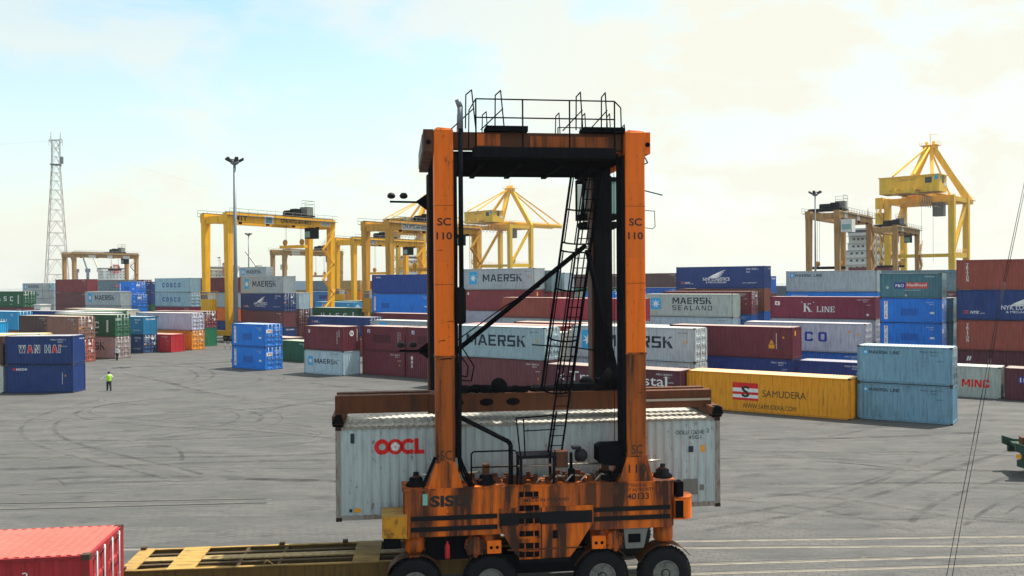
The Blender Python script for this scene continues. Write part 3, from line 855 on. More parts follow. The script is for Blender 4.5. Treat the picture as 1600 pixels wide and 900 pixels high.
def rect(x0, x1, z0, z1): return [(x0, z0), (x1, z0), (x1, z1), (x0, z1)]
def ring(cx, cz, ro, ri, a0=0, a1=360, n=24, sx=1.0):
    out = []
    for i in range(n):
        t0, t1 = R(a0 + (a1 - a0) * i / n), R(a0 + (a1 - a0) * (i + 1) / n)
        out.append([(cx + sx * ri * math.cos(t0), cz + ri * math.sin(t0)), (cx + sx * ro * math.cos(t0), cz + ro * math.sin(t0)),
                    (cx + sx * ro * math.cos(t1), cz + ro * math.sin(t1)), (cx + sx * ri * math.cos(t1), cz + ri * math.sin(t1))])
    return out
def disc(cx, cz, r, n=12): return [(cx + r * math.cos(2 * math.pi * i / n), cz + r * math.sin(2 * math.pi * i / n)) for i in range(n)]
def star_mesh(s):
    k = ('star', round(s, 3))
    if k not in _tc:
        r = s / 2 * 0.92; pts = []
        polys = []
        for i in range(7):
            a = R(90 + i * 360 / 7); b = R(90 + (i + 0.5) * 360 / 7); c = R(90 + (i - 0.5) * 360 / 7)
            polys.append([(0, 0), (0.36 * r * math.cos(c), 0.36 * r * math.sin(c)), (r * math.cos(a), r * math.sin(a)), (0.36 * r * math.cos(b), 0.36 * r * math.sin(b))])
        _tc[k] = poly_mesh('emblem', polys)
    return _tc[k]
def rsquare(w, h, r):
    k = ('rsq', round(w, 3), round(h, 3))
    if k not in _tc:
        p = []
        for cx, cz, a in ((w / 2 - r, h / 2 - r, 0), (-w / 2 + r, h / 2 - r, 90), (-w / 2 + r, -h / 2 + r, 180), (w / 2 - r, -h / 2 + r, 270)):
            for j in range(4): p.append((cx + r * math.cos(R(a + 30 * j)), cz + r * math.sin(R(a + 30 * j))))
        _tc[k] = poly_mesh('emblem', [p])
    return _tc[k]
def serif(text, hgt):
    """slab-serif capitals drawn from strokes"""
    k = ('serif', text, hgt)
    if k in _tc: return _tc[k], _tc[k + ('w',)]
    polys = []; x = 0.0
    T, t, S = 0.20, 0.11, 0.075
    for ch in text:
        g = []
        def stem(a, w=T): g.append(rect(a, a + w, 0, 1)); g.append(rect(a - S, a + w + S, 0, t * 0.8)); g.append(rect(a - S, a + w + S, 1 - t * 0.8, 1))
        if ch == 'K':
            stem(S); g += [[(S + T, 0.42), (S + T, 0.62), (0.80, 1.0), (0.62, 1.0)], [(0.36, 0.56), (0.52, 0.68), (0.96, 0.0), (0.70, 0.0)], rect(0.52, 0.90, 1 - t * .8, 1), rect(0.60, 1.04, 0, t * .8)]; w = 1.05
        elif ch == 'L': stem(S); g += [rect(S + T, 0.72, 0, t), rect(0.66, 0.76, 0, 0.34)]; w = 0.80
        elif ch == 'I': stem(S); w = 0.38
        elif ch == 'N': stem(S, 0.12); stem(0.74, 0.12); g.append([(S, 1), (S + 0.22, 1), (0.86, 0), (0.66, 0)]); w = 0.96
        elif ch == 'E': stem(S); g += [rect(S + T, 0.72, 0, t), rect(S + T, 0.72, 1 - t, 1), rect(S + T, 0.58, 0.46, 0.56), rect(0.66, 0.76, 0, 0.30), rect(0.66, 0.76, 0.70, 1), rect(0.52, 0.60, 0.38, 0.64)]; w = 0.82
        elif ch == 'T': stem(0.34); g += [rect(0, 0.88, 1 - t, 1), rect(0, 0.09, 0.68, 1), rect(0.79, 0.88, 0.68, 1)]; w = 0.90
        elif ch == 'R': stem(S); g += ring(0.42, 0.74, 0.26, 0.13, -90, 90, 8, 1.25); g += [rect(0.27, 0.44, 0.89, 1), rect(0.27, 0.44, 0.47, 0.60), [(0.38, 0.5), (0.56, 0.5), (0.90, 0), (0.66, 0)]]; w = 0.94
        elif ch == 'O': g += ring(0.46, 0.5, 0.5, 0.34, 0, 360, 20, 0.9); w = 0.94
        elif ch == '"': g += [rect(0.0, 0.08, 0.74, 1), rect(0.16, 0.24, 0.74, 1)]; w = 0.28
        else: w = 0.3
        polys += [[((x + a) * hgt, b * hgt) for a, b in p] for p in g]
        x += w + 0.09
    _tc[k] = poly_mesh('lettering', polys); _tc[k + ('w',)] = x * hgt
    return _tc[k], x * hgt

def block(text, w, h, t=0.20, gap=0.14):
    """square-shouldered capitals drawn from bars"""
    k = ('block', text, round(w, 3), round(h, 3), t)
    if k in _tc: return _tc[k]
    polys = []; x = 0.0; th = t * 0.86
    for ch in text:
        W_ = 0.82; g = []
        bar = lambda a, b2, c_, d: g.append(rect(a, b2, c_, d))
        if ch == 'M':
            W_ = 1.08; bar(0, t, 0, 1); bar(W_ - t, W_, 0, 1); g += [[(t * .3, 1), (t * 1.3, 1), (W_ / 2 + .08, 0.22), (W_ / 2 - .10, 0.22)], [(W_ - t * 1.3, 1), (W_ - t * .3, 1), (W_ / 2 + .10, 0.22), (W_ / 2 - .08, 0.22)]]
        elif ch == 'A': W_ = 0.98; g += [[(0, 0), (t * 1.08, 0), (W_ / 2 + t * .30, 1), (W_ / 2 - t * .62, 1)], [(W_ - t * 1.08, 0), (W_, 0), (W_ / 2 + t * .62, 1), (W_ / 2 - t * .30, 1)]]; bar(0.24, W_ - 0.24, 0.22, 0.22 + th * .9)
        elif ch == 'E': bar(0, t, 0, 1); bar(t, W_ - .04, 0, th); bar(t, W_ - .04, 1 - th, 1); bar(t, W_ - .12, .5 - th / 2, .5 + th / 2)
        elif ch == 'R': bar(0, t, 0, 1); bar(t, W_ - .05, 1 - th, 1); bar(t, W_ - .05, .40, .40 + th); bar(W_ - t, W_, .46, .94); g.append([(W_ * .42, .42), (W_ * .42 + t * 1.2, .42), (W_, 0), (W_ - t * 1.25, 0)])
        elif ch == 'S': bar(0.05, W_, 1 - th, 1); bar(0, t, .46, .95); bar(0.05, W_ - .05, .5 - th / 2, .5 + th / 2); bar(W_ - t, W_, .05, .54); bar(0, W_ - .05, 0, th)
        elif ch == 'K': W_ = 0.88; bar(0, t, 0, 1); g += [[(t, .38), (t, .62), (W_ - .02, 1), (W_ - .30, 1)], [(t * 1.5, .50), (t * 2.5, .64), (W_, 0), (W_ - t * 1.35, 0)]]
        elif ch == 'L': W_ = 0.74; bar(0, t, 0, 1); bar(t, W_, 0, th)
        elif ch == 'I': W_ = t; bar(0, t, 0, 1)
        elif ch == 'N': W_ = 0.90; bar(0, t, 0, 1); bar(W_ - t, W_, 0, 1); g.append([(t * .3, 1), (t * 1.4, 1), (W_ - t * .3, 0), (W_ - t * 1.4, 0)])
        elif ch == 'D': bar(0, t, 0, 1); bar(t, W_ - .12, 0, th); bar(t, W_ - .12, 1 - th, 1); bar(W_ - t, W_, .12, .88); g += [[(W_ - .12, 0), (W_, .12), (W_ - t, .14), (W_ - .14, th)], [(W_ - .12, 1), (W_, .88), (W_ - t, .86), (W_ - .14, 1 - th)]]
        elif ch in 'OCG':
            bar(0, t, .12, .88); bar(.12, W_ - .12, 0, th); bar(.12, W_ - .12, 1 - th, 1)
            for (cx, cz) in ((0, 0), (0, 1), (1, 0), (1, 1)):
                X = lambda a: a if cx == 0 else W_ - a
                Z = lambda a: a if cz == 0 else 1 - a
                g.append([(X(0), Z(.12)), (X(.12), Z(0)), (X(.16), Z(th)), (X(t), Z(.16))])
            if ch == 'O': bar(W_ - t, W_, .12, .88)
            else: bar(W_ - t, W_, .70, .88); bar(W_ - t, W_, .12, .44 if ch == 'G' else .30)
            if ch == 'G': bar(W_ * .5, W_ - t, .44 - th, .44)
        elif ch == 'U': bar(0, t, .10, 1); bar(W_ - t, W_, .10, 1); bar(.08, W_ - .08, 0, th)
        elif ch == 'H': bar(0, t, 0, 1); bar(W_ - t, W_, 0, 1); bar(t, W_ - t, .5 - th / 2, .5 + th / 2)
        elif ch == 'J': W_ = .62; bar(W_ - t, W_, .10, 1); bar(0, W_ - .05, 0, th); bar(0, t, 0, .30)
        elif ch == 'Y': g += [[(0, 1), (t * 1.2, 1), (W_ / 2 + t / 2, .45), (W_ / 2 - t / 2, .45)], [(W_ - t * 1.2, 1), (W_, 1), (W_ / 2 + t / 2, .45), (W_ / 2 - t / 2, .45)]]; bar(W_ / 2 - t / 2, W_ / 2 + t / 2, 0, .5)
        elif ch == 'T': bar(0, W_, 1 - th, 1); bar(W_ / 2 - t / 2, W_ / 2 + t / 2, 0, 1)
        elif ch == 'W': W_ = 1.15; g += [[(0, 1), (t, 1), (.36 + t / 2, 0), (.36 - t / 2, 0)], [(W_ / 2 - t * .6, 1), (W_ / 2 + t * .4, 1), (.36 + t / 2, 0), (.36 - t / 2, 0)], [(W_ / 2 - t * .4, 1), (W_ / 2 + t * .6, 1), (W_ - .36 + t / 2, 0), (W_ - .36 - t / 2, 0)], [(W_ - t, 1), (W_, 1), (W_ - .36 + t / 2, 0), (W_ - .36 - t / 2, 0)]]
        else: W_ = 0.40
        polys += [[(x + a, b2) for a, b2 in p] for p in g]; x += W_ + gap
    s = w / (x - gap)
    _tc[k] = poly_mesh('lettering', [[(a * s, b2 * h) for a, b2 in p] for p in polys])
    return _tc[k]
def wing_mesh(w, h):
    k = ('wing', w, h)
    if k not in _tc:
        polys = []
        for j, (e, t) in enumerate(((1.0, 0.12), (0.86, 0.11), (0.72, 0.10), (0.60, 0.09))):
            n = 8; up = []; lo = []
            for i in range(n + 1):
                s = i / n; x = (0.05 + 0.06 * j + (e * 0.95 - 0.05) * s) * w; z = (0.10 + (0.90 - 0.20 * j) * s ** 0.75 - 0.02 * j) * h
                th = t * h * math.sin(math.pi * min(1, s * 0.85 + 0.12))
                up.append((x, z)); lo.append((x + 0.02 * w, z - th))
            for i in range(n): polys.append([lo[i], lo[i + 1], up[i + 1], up[i]])
        _tc[k] = poly_mesh('emblem', polys)
    return _tc[k]

# ---------------------------------------------------------------- container kit (shared meshes)
W = 2.438
_ck = {}
def corr(length, z0, z1, depth=0.036, pitch=0.278):
    """corrugated sheet along x (0..length), outer face at y=0, going back to y=depth"""
    n = max(1, round(length / pitch)); p = length / n
    xs = []
    for i in range(n):
        a = i * p
        xs += [(a, 0), (a + 0.26 * p, 0), (a + 0.50 * p, depth), (a + 0.76 * p, depth)]
    xs.append((length, 0))
    mb = MB(); m = len(xs)
    mb.add([(x, y, z0) for x, y in xs] + [(x, y, z1) for x, y in xs], [(i, i + 1, m + i + 1, m + i) for i in range(m - 1)])
    return mb
def kit(L, h):
    k = (L, h)
    if k in _ck: return _ck[k]
    P = 0.15; d = {}
    mb = MB()
    for sx in (-1, 1):
        for sy in (-1, 1):
            x0, x1 = sorted((sx * L / 2, sx * (L / 2 - P))); y0, y1 = sorted((sy * W / 2, sy * (W / 2 - P)))
            mb.box(x0, x1, y0, y1, 0.10, h - 0.10)
    for sy in (-1, 1):
        y0, y1 = sorted((sy * W / 2, sy * (W / 2 - 0.07)))
        mb.box(-L / 2 + P, L / 2 - P, y0, y1, 0.03, 0.17); mb.box(-L / 2 + P, L / 2 - P, y0, y1, h - 0.09, h - 0.022)
    for sx in (-1, 1):
        x0, x1 = sorted((sx * L / 2, sx * (L / 2 - 0.08)))
        mb.box(x0, x1, -W / 2 + P, W / 2 - P, 0.03, 0.17); mb.box(x0, x1, -W / 2 + P, W / 2 - P, h - 0.12, h - 0.022)
    mb.box(-L / 2 + P, L / 2 - P, -W / 2 + 0.08, W / 2 - 0.08, 0.10, 0.16)
    nfr = len(mb.f)
    for sx in (-1, 1):
        for sy in (-1, 1):
            for z in (0, h - 0.118):
                x0, x1 = sorted((sx * (L / 2 + 0.004), sx * (L / 2 - 0.178))); y0, y1 = sorted((sy * (W / 2 + 0.004), sy * (W / 2 - 0.162)))
                mb.box(x0, x1, y0, y1, z, z + 0.118)
    fr = mb.mesh('frame'); fr.materials.append(M['casting']); fr.materials.append(M['casting'])
    for p in fr.polygons: p.material_index = 1 if p.index >= nfr else 0
    d['frame'] = fr
    s = corr(L - 2 * P, 0.17, h - 0.09)
    s.v = [(x - L / 2 + P, y - W / 2 + 0.028, z) for x, y, z in s.v]
    d['side'] = s.mesh('side_panel')
    e = corr(W - 2 * P, 0.17, h - 0.12, 0.04, 0.24)
    e.v = [(L / 2 - 0.02 - y, x - W / 2 + P, z) for x, y, z in e.v]
    d['end'] = e.mesh('end_wall')
    # roof: shallow transverse corrugation
    n = round((L - 0.3) / 0.21); p = (L - 0.3) / n; mb = MB(); xs = []
    for i in range(n):
        a = -L / 2 + 0.15 + i * p
        xs += [(a, h - 0.026), (a + 0.35 * p, h - 0.026), (a + 0.5 * p, h - 0.006), (a + 0.85 * p, h - 0.006)]
    xs.append((L / 2 - 0.15, h - 0.026)); m = len(xs)
    mb.add([(x, -W / 2 + 0.06, z) for x, z in xs] + [(x, W / 2 - 0.06, z) for x, z in xs], [(i, i + 1, m + i + 1, m + i) for i in range(m - 1)])
    for sx in (-1, 1):
        x0, x1 = sorted((sx * (L / 2 - 0.004 - 0.17), sx * (L / 2 - 0.07)))
        mb.box(x0, x1, -W / 2 + 0.16, W / 2 - 0.16, h - 0.07, h - 0.012)
    d['roof'] = mb.mesh('roof')
    # doors at +x: two leaves, each a framed panel with recessed bands
    for nm, ya, yb in (('door0', -W / 2 + P, -0.01), ('door1', 0.01, W / 2 - P)):
        mb = MB(); zz = [0.17, 0.30]; nb = 4; hz = (h - 0.12 - 0.17) / nb
        prof = []
        for i in range(nb):
            a = 0.17 + i * hz
            prof += [(L / 2 - 0.012, a), (L / 2 - 0.012, a + 0.12 * hz), (L / 2 - 0.05, a + 0.22 * hz), (L / 2 - 0.05, a + 0.78 * hz), (L / 2 - 0.012, a + 0.88 * hz)]
        prof.append((L / 2 - 0.012, h - 0.12)); m = len(prof)
        mb.add([(x, ya, z) for x, z in prof] + [(x, yb, z) for x, z in prof], [(i, i + 1, m + i + 1, m + i) for i in range(m - 1)])
        mb.box(L / 2 - 0.03, L / 2 - 0.004, ya, ya + 0.07, 0.17, h - 0.12); mb.box(L / 2 - 0.03, L / 2 - 0.004, yb - 0.07, yb, 0.17, h - 0.12)
        d[nm] = mb.mesh('door')
        mb = MB()
        for fy in (0.27, 0.76):
            y = ya + fy * (yb - ya)
            mb.tube((L / 2 + 0.016, y, 0.08), (L / 2 + 0.016, y, h - 0.06), 0.024, n=6)
            for z in (0.10, 0.75, 1.5, h - 0.18): mb.box(L / 2 - 0.004, L / 2 + 0.03, y - 0.06, y + 0.06, z, z + 0.07)
            mb.box(L / 2 + 0.02, L / 2 + 0.045, y - 0.02, y + 0.36, 1.12 + 0.12 * fy, 1.16 + 0.12 * fy)
        d['rod' + nm[-1]] = mb.mesh('lock_rods')
    _ck[k] = d
    return d

def container(x, y, z, rz, L, h, col, decal, right_end, label, group=None, panelmat=None, near=False, parent_rot=None):
    k = kit(L, h); t = thing('shipping_container', label, 'container', (x, y, z), rz, group)
    pm, rm, fm = cpaint(col), croof(col), cframe(col)
    obj('frame', k['frame'], fm, t); obj('roof', k['roof'], rm, t)
    side = obj('side_panel', k['side'], pm, t)
    obj('side_panel', k['side'], pm, t, rz=math.pi)
    obj('end_wall', k['end'], pm, t, rz=math.pi if right_end == 'door' else 0)
    for i in '01':
        d = obj('door', k['door' + i], pm, t, rz=0 if right_end == 'door' else math.pi)
        obj('lock_rods', k['rod' + i], M['steel'] , d)
    decals(decal, side, t, L, h, col, right_end)
    return t

def decals(kind, side, t, L, h, col, right_end):
    Y = -W / 2 + 0.022
    def put(me, mat, u, v, name='lettering', lift=0.0, par=side, rzz=None):
        """u from the left end, v from the bottom, metres"""
        zs = [q.co.x for q in me.vertices]
        if max(zs) - min(zs) > 0.2: me = conform(me, u, L)
        o = obj(name, me, mat, par, (-L / 2 + u, Y - lift, v))
        return o
    def word(s, mat, u, v, w, hh, off=0.0, shear=0.0, lift=0.0, space=1.0): return put(tmesh(s, w, hh, off, shear, space), mat, u, v, lift=lift)
    def blk(s, mat, u, v, w, hh, t=0.20, gap=0.14, lift=0.0): return put(block(s, w, hh, t, gap), mat, u, v, lift=lift)
    def plate(w, hh, mat, u, v, lift=0.0): return put(poly_mesh_c(w, hh), mat, u, v, 'name_plate', lift)
    def idmarks(mat):
        word('MSKU 384027 5', mat, L - 2.0, h - 0.42, 1.35, 0.13); word('45G1', mat, L - 1.4, h - 0.62, 0.5, 0.11)
        word('22.600 KG', mat, L - 1.05, h - 1.0, 0.5, 0.09)
    def endmark(mat):
        if right_end == 'door':
            put_end(t, 'lettering', tmesh('384027 5', 0.85, 0.13), mat, L, 0.10, h - 0.45); put_end(t, 'lettering', tmesh('MAX 30480 KG', 0.8, 0.1), mat, L, 0.12, h - 0.75)
            put_end(t, 'lettering', tmesh('TARE 3900 KG', 0.8, 0.09), mat, L, 0.12, h - 0.95)
            put_end(t, 'sticker', poly_mesh_c(0.42, 0.26), M['white'], L, 1.40, h - 0.72); put_end(t, 'sticker', poly_mesh_c(0.30, 0.22), M['orangemark'], L, 0.16, h * 0.45); put_end(t, 'sticker', poly_mesh_c(0.26, 0.34), M['white'], L, 1.85, h * 0.42); put_end(t, 'lettering', tmesh('NET 26580', 0.6, 0.12), mat, L, 1.42, h - 1.2)
    light = sum(COL[col]) > 0.75
    im = M['ink'] if light else M['white']
    if kind in ('MAERSK40', 'MAERSK20', 'MAERSKs', 'SEALAND'):
        k = L / 12.19
        if kind == 'SEALAND':
            put(rsquare(1.45, 1.45, 0.15), M['starblue'], 1.75, h - 1.25, 'emblem'); put(star_mesh(1.35), M['white'], 1.75, h - 1.25, 'emblem', 0.003)
            blk('MAERSK', M['ink'], 4.1, h - 1.25, 5.3, 0.80, 0.22); blk('SEALAND', M['ink'], 4.1, h - 2.05, 5.35, 0.60, 0.17, 0.34)
        elif kind == 'MAERSK20':
            put(rsquare(0.78, 0.95, 0.08), M['starblue'], 0.95, h * 0.55, 'emblem'); put(star_mesh(0.8), M['white'], 0.95, h * 0.55, 'emblem', 0.003)
            blk('MAERSK', M['ink'], 1.6, h * 0.55 - 0.25, 3.6, 0.50, 0.2); idmarks(M['ink'])
        else:
            put(rsquare(1.35, 1.75, 0.1), M['starblue'], 1.75, h * 0.56, 'emblem'); put(star_mesh(1.35), M['white'], 1.75, h * 0.56, 'emblem', 0.003)
            blk('MAERSK', M['ink'], 3.45, h * 0.56 - 0.50, 6.7, 1.0, 0.21); word('MSKU 0482', M['ink'], L - 1.6, h - 0.5, 0.9, 0.12)
            plate(0.16, 0.22, M['orangemark'], L - 0.9, h * 0.55)
    elif kind in ('MLINE', 'MLINES'):
        if L > 7:
            put(rsquare(0.62, 0.62, 0.05), M['starblue'], 0.85, h - 0.62, 'emblem'); put(star_mesh(0.55), M['white'], 0.85, h - 0.62, 'emblem', 0.003); blk('MAERSK LINE', M['ink'], 1.3, h - 0.80, 3.7, 0.36, 0.22)
        else:
            put(rsquare(0.32, 0.34, 0.04), M['starblue'], 0.55, h - 0.46, 'emblem'); put(star_mesh(0.3), M['white'], 0.55, h - 0.46, 'emblem', 0.003); blk('MAERSK LINE', M['ink'], 0.78, h - 0.57, 2.0, 0.22, 0.22)
            idmarks(M['ink'])
    elif kind == 'SECOO':
        plate(0.22, 0.2, M['redink'], 0.62 if L < 7 else 0.5, h - 0.5); word('secoo', M['white'], 0.92, h - 0.52, 1.0, 0.2, 0.02); 
        if L < 7: put(poly_mesh('lettering', [rect(0, 0.05, 0.12 * i, 0.12 * i + 0.08) for i in range(9)]), M['white'], L - 1.0, 0.8); plate(0.1, 0.14, M['orangemark'], L - 0.75, 1.5)
    elif kind == 'WANHAI':
        u = 1.15
        for ch, w in (('W', .78), ('A', .62), ('N', .62), (' ', .35), ('H', .62), ('A', .62), ('I', .26)):
            if ch != ' ':
                put(block(ch, w - 0.08, 0.74, 0.30), M['white'], u, h * 0.40)
                if ch == 'A': put(block(ch, w - 0.14, 0.67, 0.26), M['redink'], u + 0.03, h * 0.40 + 0.02, lift=0.004)
                else: put(block(ch, w - 0.16, 0.66, 0.17), M['navyink'], u + 0.04, h * 0.40 + 0.04, lift=0.004)
            u += w
        idmarks(M['white']); plate(0.13, 0.16, M['orangemark'], L - 1.15, h - 0.98)
        if True: put_end(t, 'lettering', tmesh('WHLU 253', 0.9, 0.14), M['white'], L, 1.3, h - 0.4)
    elif kind == 'PIL':
        plate(0.36, h * 0.74, M['white'], 0.42, 0.35)
        for i, ch in enumerate('PIL'): word(ch, M['redink'] if ch != 'I' else M['deepblue'], 0.50 if ch != 'I' else 0.56, h * 0.75 - 0.62 * i - 0.12, 0.22 if ch != 'I' else 0.10, 0.42, 0.015, 0.2, 0.004)
        word('PCIU 841', M['white'], L - 1.5, h - 0.5, 0.7, 0.11); word('22G1', M['white'], L - 1.2, h - 0.7, 0.4, 0.1); plate(0.42, 0.2, M['white'], L - 1.15, 0.95)
        plate(1.7, 0.75, M['bluepatch'], 2.05, 0.75)
        if right_end == 'door':
            put_end(t, 'name_plate', poly_mesh_c(0.85, 0.40), M['white'], L, 0.18, h - 1.0); put_end(t, 'lettering', tmesh('PIL', 0.5, 0.24, 0.02), M['redink'], L, 0.45, h - 0.92, 0.004); put_end(t, 'lettering', tmesh('841027 3', 0.85, 0.14), M['white'], L, 1.32, h - 0.5)
            put_end(t, 'lettering', tmesh('30480 KG', 0.75, 0.12), M['white'], L, 1.36, h - 0.8)
    elif kind in ('NYKLOG', 'NYKS'):
        if kind == 'NYKLOG':
            put(wing_mesh(2.6, 1.15), M['white'], 4.5, 1.30, 'emblem'); word('NYK LOGISTICS', M['white'], 3.85, 1.02, 3.7, 0.42, 0.008); word('& MEGACARRIER', M['white'], 4.25, 0.70, 2.9, 0.22, 0.0)
            word('www.nykline.com', M['white'], 9.3, 0.62, 1.9, 0.2); word('NYKU 752381 6', M['white'], 9.8, h - 0.5, 1.6, 0.22); word('45G1', M['white'], 9.8, h - 0.85, 0.5, 0.18)
            v0 = 0.55
        else: v0 = h - 0.95
        put(poly_mesh('emblem', [rect(0, .42, 0.06, .12), rect(0, .42, .18, .24), rect(0, .42, .30, .36)]), M['salmon'], 0.65, v0, 'emblem'); word('NYK', M['white'], 1.2, v0 + 0.05, 0.8, 0.28, 0.02, 0.25); word('LINE', M['white'], 2.05, v0 + 0.05, 0.4, 0.1)
        put_end(t, 'lettering', tmesh('NYKU 752381', 0.8, 0.12), M['white'], L, 1.35, h - 0.4)
        endmark(M['white'])
    elif kind == 'COSCO':
        blk('COSCO', M['bluelet'], 2.6, h * 0.36, 6.2, 0.85, 0.24, 0.55); word('COSCO LINE', M['bluelet'], 1.2, h - 0.55, 1.1, 0.16); plate(0.2, 0.3, M['orangemark'], L - 0.9, 0.9)
    elif kind == 'COSCOB':
        blk('COSCO', M['bluelet'], 2.2, h * 0.36, 6.3, 0.95, 0.24, 0.5); put(poly_mesh('emblem', [[(0, 0), (0.3, 0), (0.15, 0.26)]]), M['orangemark'], L - 1.6, h - 0.9, 'emblem'); plate(0.16, 0.26, M['orangemark'], L - 0.8, h - 1.2)
    elif kind == 'KLINE':
        me, w = serif('K', 1.0); put(me, M['white'], 4.0, 0.78)
        me, w = serif('LINE', 0.66); put(me, M['white'], 5.55, 0.78)
        me, w = serif('"', 0.5); put(me, M['white'], 3.75, 1.5); put(me, M['white'], 5.15, 1.5)
        put(poly_mesh('emblem', [[(0, 0.05), (0.6, 0), (0.62, 0.45), (0.02, 0.5)]]), M['white'], 0.55, h - 1.05, 'emblem'); put(poly_mesh('emblem', [disc(0.3, 0.25, 0.12)]), M['redink'], 0.55, h - 1.05, 'emblem', 0.004)
        idmarks(M['white']); plate(0.25, 0.25, M['white'], L - 1.0, 0.4)
    elif kind == 'PONED':
        u = 1.45 if L < 7 else 6.0
        plate(1.1, 0.62, M['deepblue'], u, 1.0); plate(2.2, 0.62, M['salmon'], u + 1.1, 1.0)
        word('P&O', M['white'], u + 0.12, 1.13, 0.85, 0.34, 0.02, lift=0.004); word('Nedlloyd', M['white'], u + 1.25, 1.13, 1.9, 0.38, 0.015, lift=0.004); word('www.ponl.com', M['white'], u + 1.0, 0.75, 1.6, 0.13)
        word('PONU 043', M['white'], L - 1.6, h - 0.42, 0.9, 0.14); put(poly_mesh('emblem', [disc(0, 0, 0.15)]), M['steel'], 0.75, 1.1, 'emblem'); put(poly_mesh('emblem', [disc(0, 0, 0.11)]), M['steel'], 2.6, 0.28, 'emblem')
    elif kind == 'TRITON':
        for i, ch in enumerate('TRITON'):
            me, w = serif(ch, 0.27); put(me, M['white'], 0.85 + (0.26 - w) / 2, h - 0.6 - 0.30 * i)
    elif kind == 'SLASH':
        put(poly_mesh('emblem', [[(0, 0), (0.14, 0), (0.26, 0.42), (0.12, 0.42)], [(0.2, 0), (0.34, 0), (0.46, 0.42), (0.32, 0.42)]]), M['white'], 0.85, h - 1.0, 'emblem')
        word('tex', M['white'], 0.9, h - 1.5, 0.4, 0.26)
    elif kind == 'SAMUDERA':
        plate(1.95, 0.40, M['redink'], 3.65, 1.78); plate(1.95, 0.28, M['white'], 3.65, 1.50); plate(1.95, 0.20, M['redink'], 3.65, 1.30); plate(1.95, 0.24, M['white'], 3.65, 1.06); plate(1.95, 0.18, M['redink'], 3.65, 0.88)
        word('S', M['black'], 4.35, 1.1, 0.6, 0.85, 0.03, lift=0.004); word('SAMUDERA', M['black'], 5.95, 1.22, 3.15, 0.50, 0.0); word('WWW.SAMUDERA.COM', M['black'], 4.4, 0.32, 4.0, 0.33, 0.0)
        put(poly_mesh('lettering', [rect(0, 0.04, 0.13 * i, 0.13 * i + 0.07) for i in range(9)]), M['black'], L - 1.9, 0.9)
    elif kind == 'TRANS':
        word('k Trans-Coastal', M['white'], 1.2, 1.62, 9.9, 0.78, 0.004); put(poly_mesh('lettering', [rect(0, 0.05, 0.13 * i, 0.13 * i + 0.09) for i in range(8)]), M['white'], L - 1.1, 1.2); idmarks(M['white'])
    elif kind == 'MING':
        blk('MING', M['redink'], 3.2, 0.88, 2.05, 0.62, 0.24); plate(0.1, 0.14, M['orangemark'], L - 0.9, h - 0.75); blk('YANG', M['redink'], 0.8, 0.88, 2.0, 0.62, 0.24)
    elif kind == 'BEACON':
        plate(2.6, 0.55, M['deepblue'], 1.0, h - 1.2); word('BEACON', M['white'], 1.35, h - 1.1, 2.0, 0.32, 0.01, lift=0.004); plate(0.09, 0.36, M['white'], 1.1, h - 1.12, 0.004); put(poly_mesh('emblem', [[(0, 0), (1.2, 0.1), (1.2, 0.16)]]), M['orangemark'], 2.0, h - 0.82, 'emblem', 0.004)
    elif kind in ('UASC', 'UASCC'):
        for i, ch in enumerate('UASC'): blk(ch, M['white'], 2.3 + i * 1.95, h * 0.38, 0.9, 0.85, 0.2)
        put(poly_mesh('lettering', [rect(0, 0.34, 0.2 * i, 0.2 * i + 0.15) for i in range(8)]), M['white'], L - 1.7, 0.6); plate(0.6, 0.08, M['white'], 8.2, 0.5)
        if right_end == 'door':
            put_end(t, 'lettering', tmesh('UACU', 0.75, 0.3, 0.02), M['white'], L, 0.12, h - 0.75); put_end(t, 'lettering', tmesh('481230', 0.85, 0.14), M['white'], L, 1.32, h - 0.5)
    elif kind in ('HANJIN', 'HANJINW'):
        if kind == 'HANJINW': word('www.hanjin.com', M['white'], 0.7, h - 0.62, 2.3, 0.26, 0.012)
        else:
            blk('HANJIN', M['white'], 3.0, h * 0.30, 6.4, 0.85, 0.2, 0.3); put_end(t, 'emblem', poly_mesh('emblem', ring(0.5, 0.5, 0.5, 0.38, 0, 360, 20) + ring(0.5, 0.5, 0.24, 0.12, 0, 360, 14)), M['white'], L, 0.7, h - 1.6)
            word('Hj', M['white'], L - 1.9, h - 0.75, 0.55, 0.42, 0.02)
    elif kind == 'ITSU':
        blk('MITSUI', M['white'], 5.0, 0.5, 5.2, 0.62, 0.22); endmark(M['white'])
    elif kind == 'MAROONLOGO':
        plate(0.28, 0.36, M['paleplate'], 0.62, h - 0.75); put(poly_mesh('lettering', [rect(0, 0.06, 0.15 * i, 0.15 * i + 0.1) for i in range(9)] + [rect(0.3, 0.36, 0.15 * i, 0.15 * i + 0.1) for i in range(5, 10)]), M['white'], L - 0.95, 0.75)
        put_end(t, 'emblem', poly_mesh('emblem', ring(0.3, 0.3, 0.3, 0.2, 0, 360, 20) + [[(0.22, 0.12), (0.32, 0.12), (0.42, 0.48), (0.32, 0.48)]]), M['white'], L, 0.95, h - 1.05)
        put_end(t, 'lettering', poly_mesh('lettering', [rect(0, 0.08, 0.15 * i, 0.15 * i + 0.1) for i in range(9)]), M['white'], L, 2.0, h - 1.6)
    elif kind in ('TEXLOGO', 'TEX'):
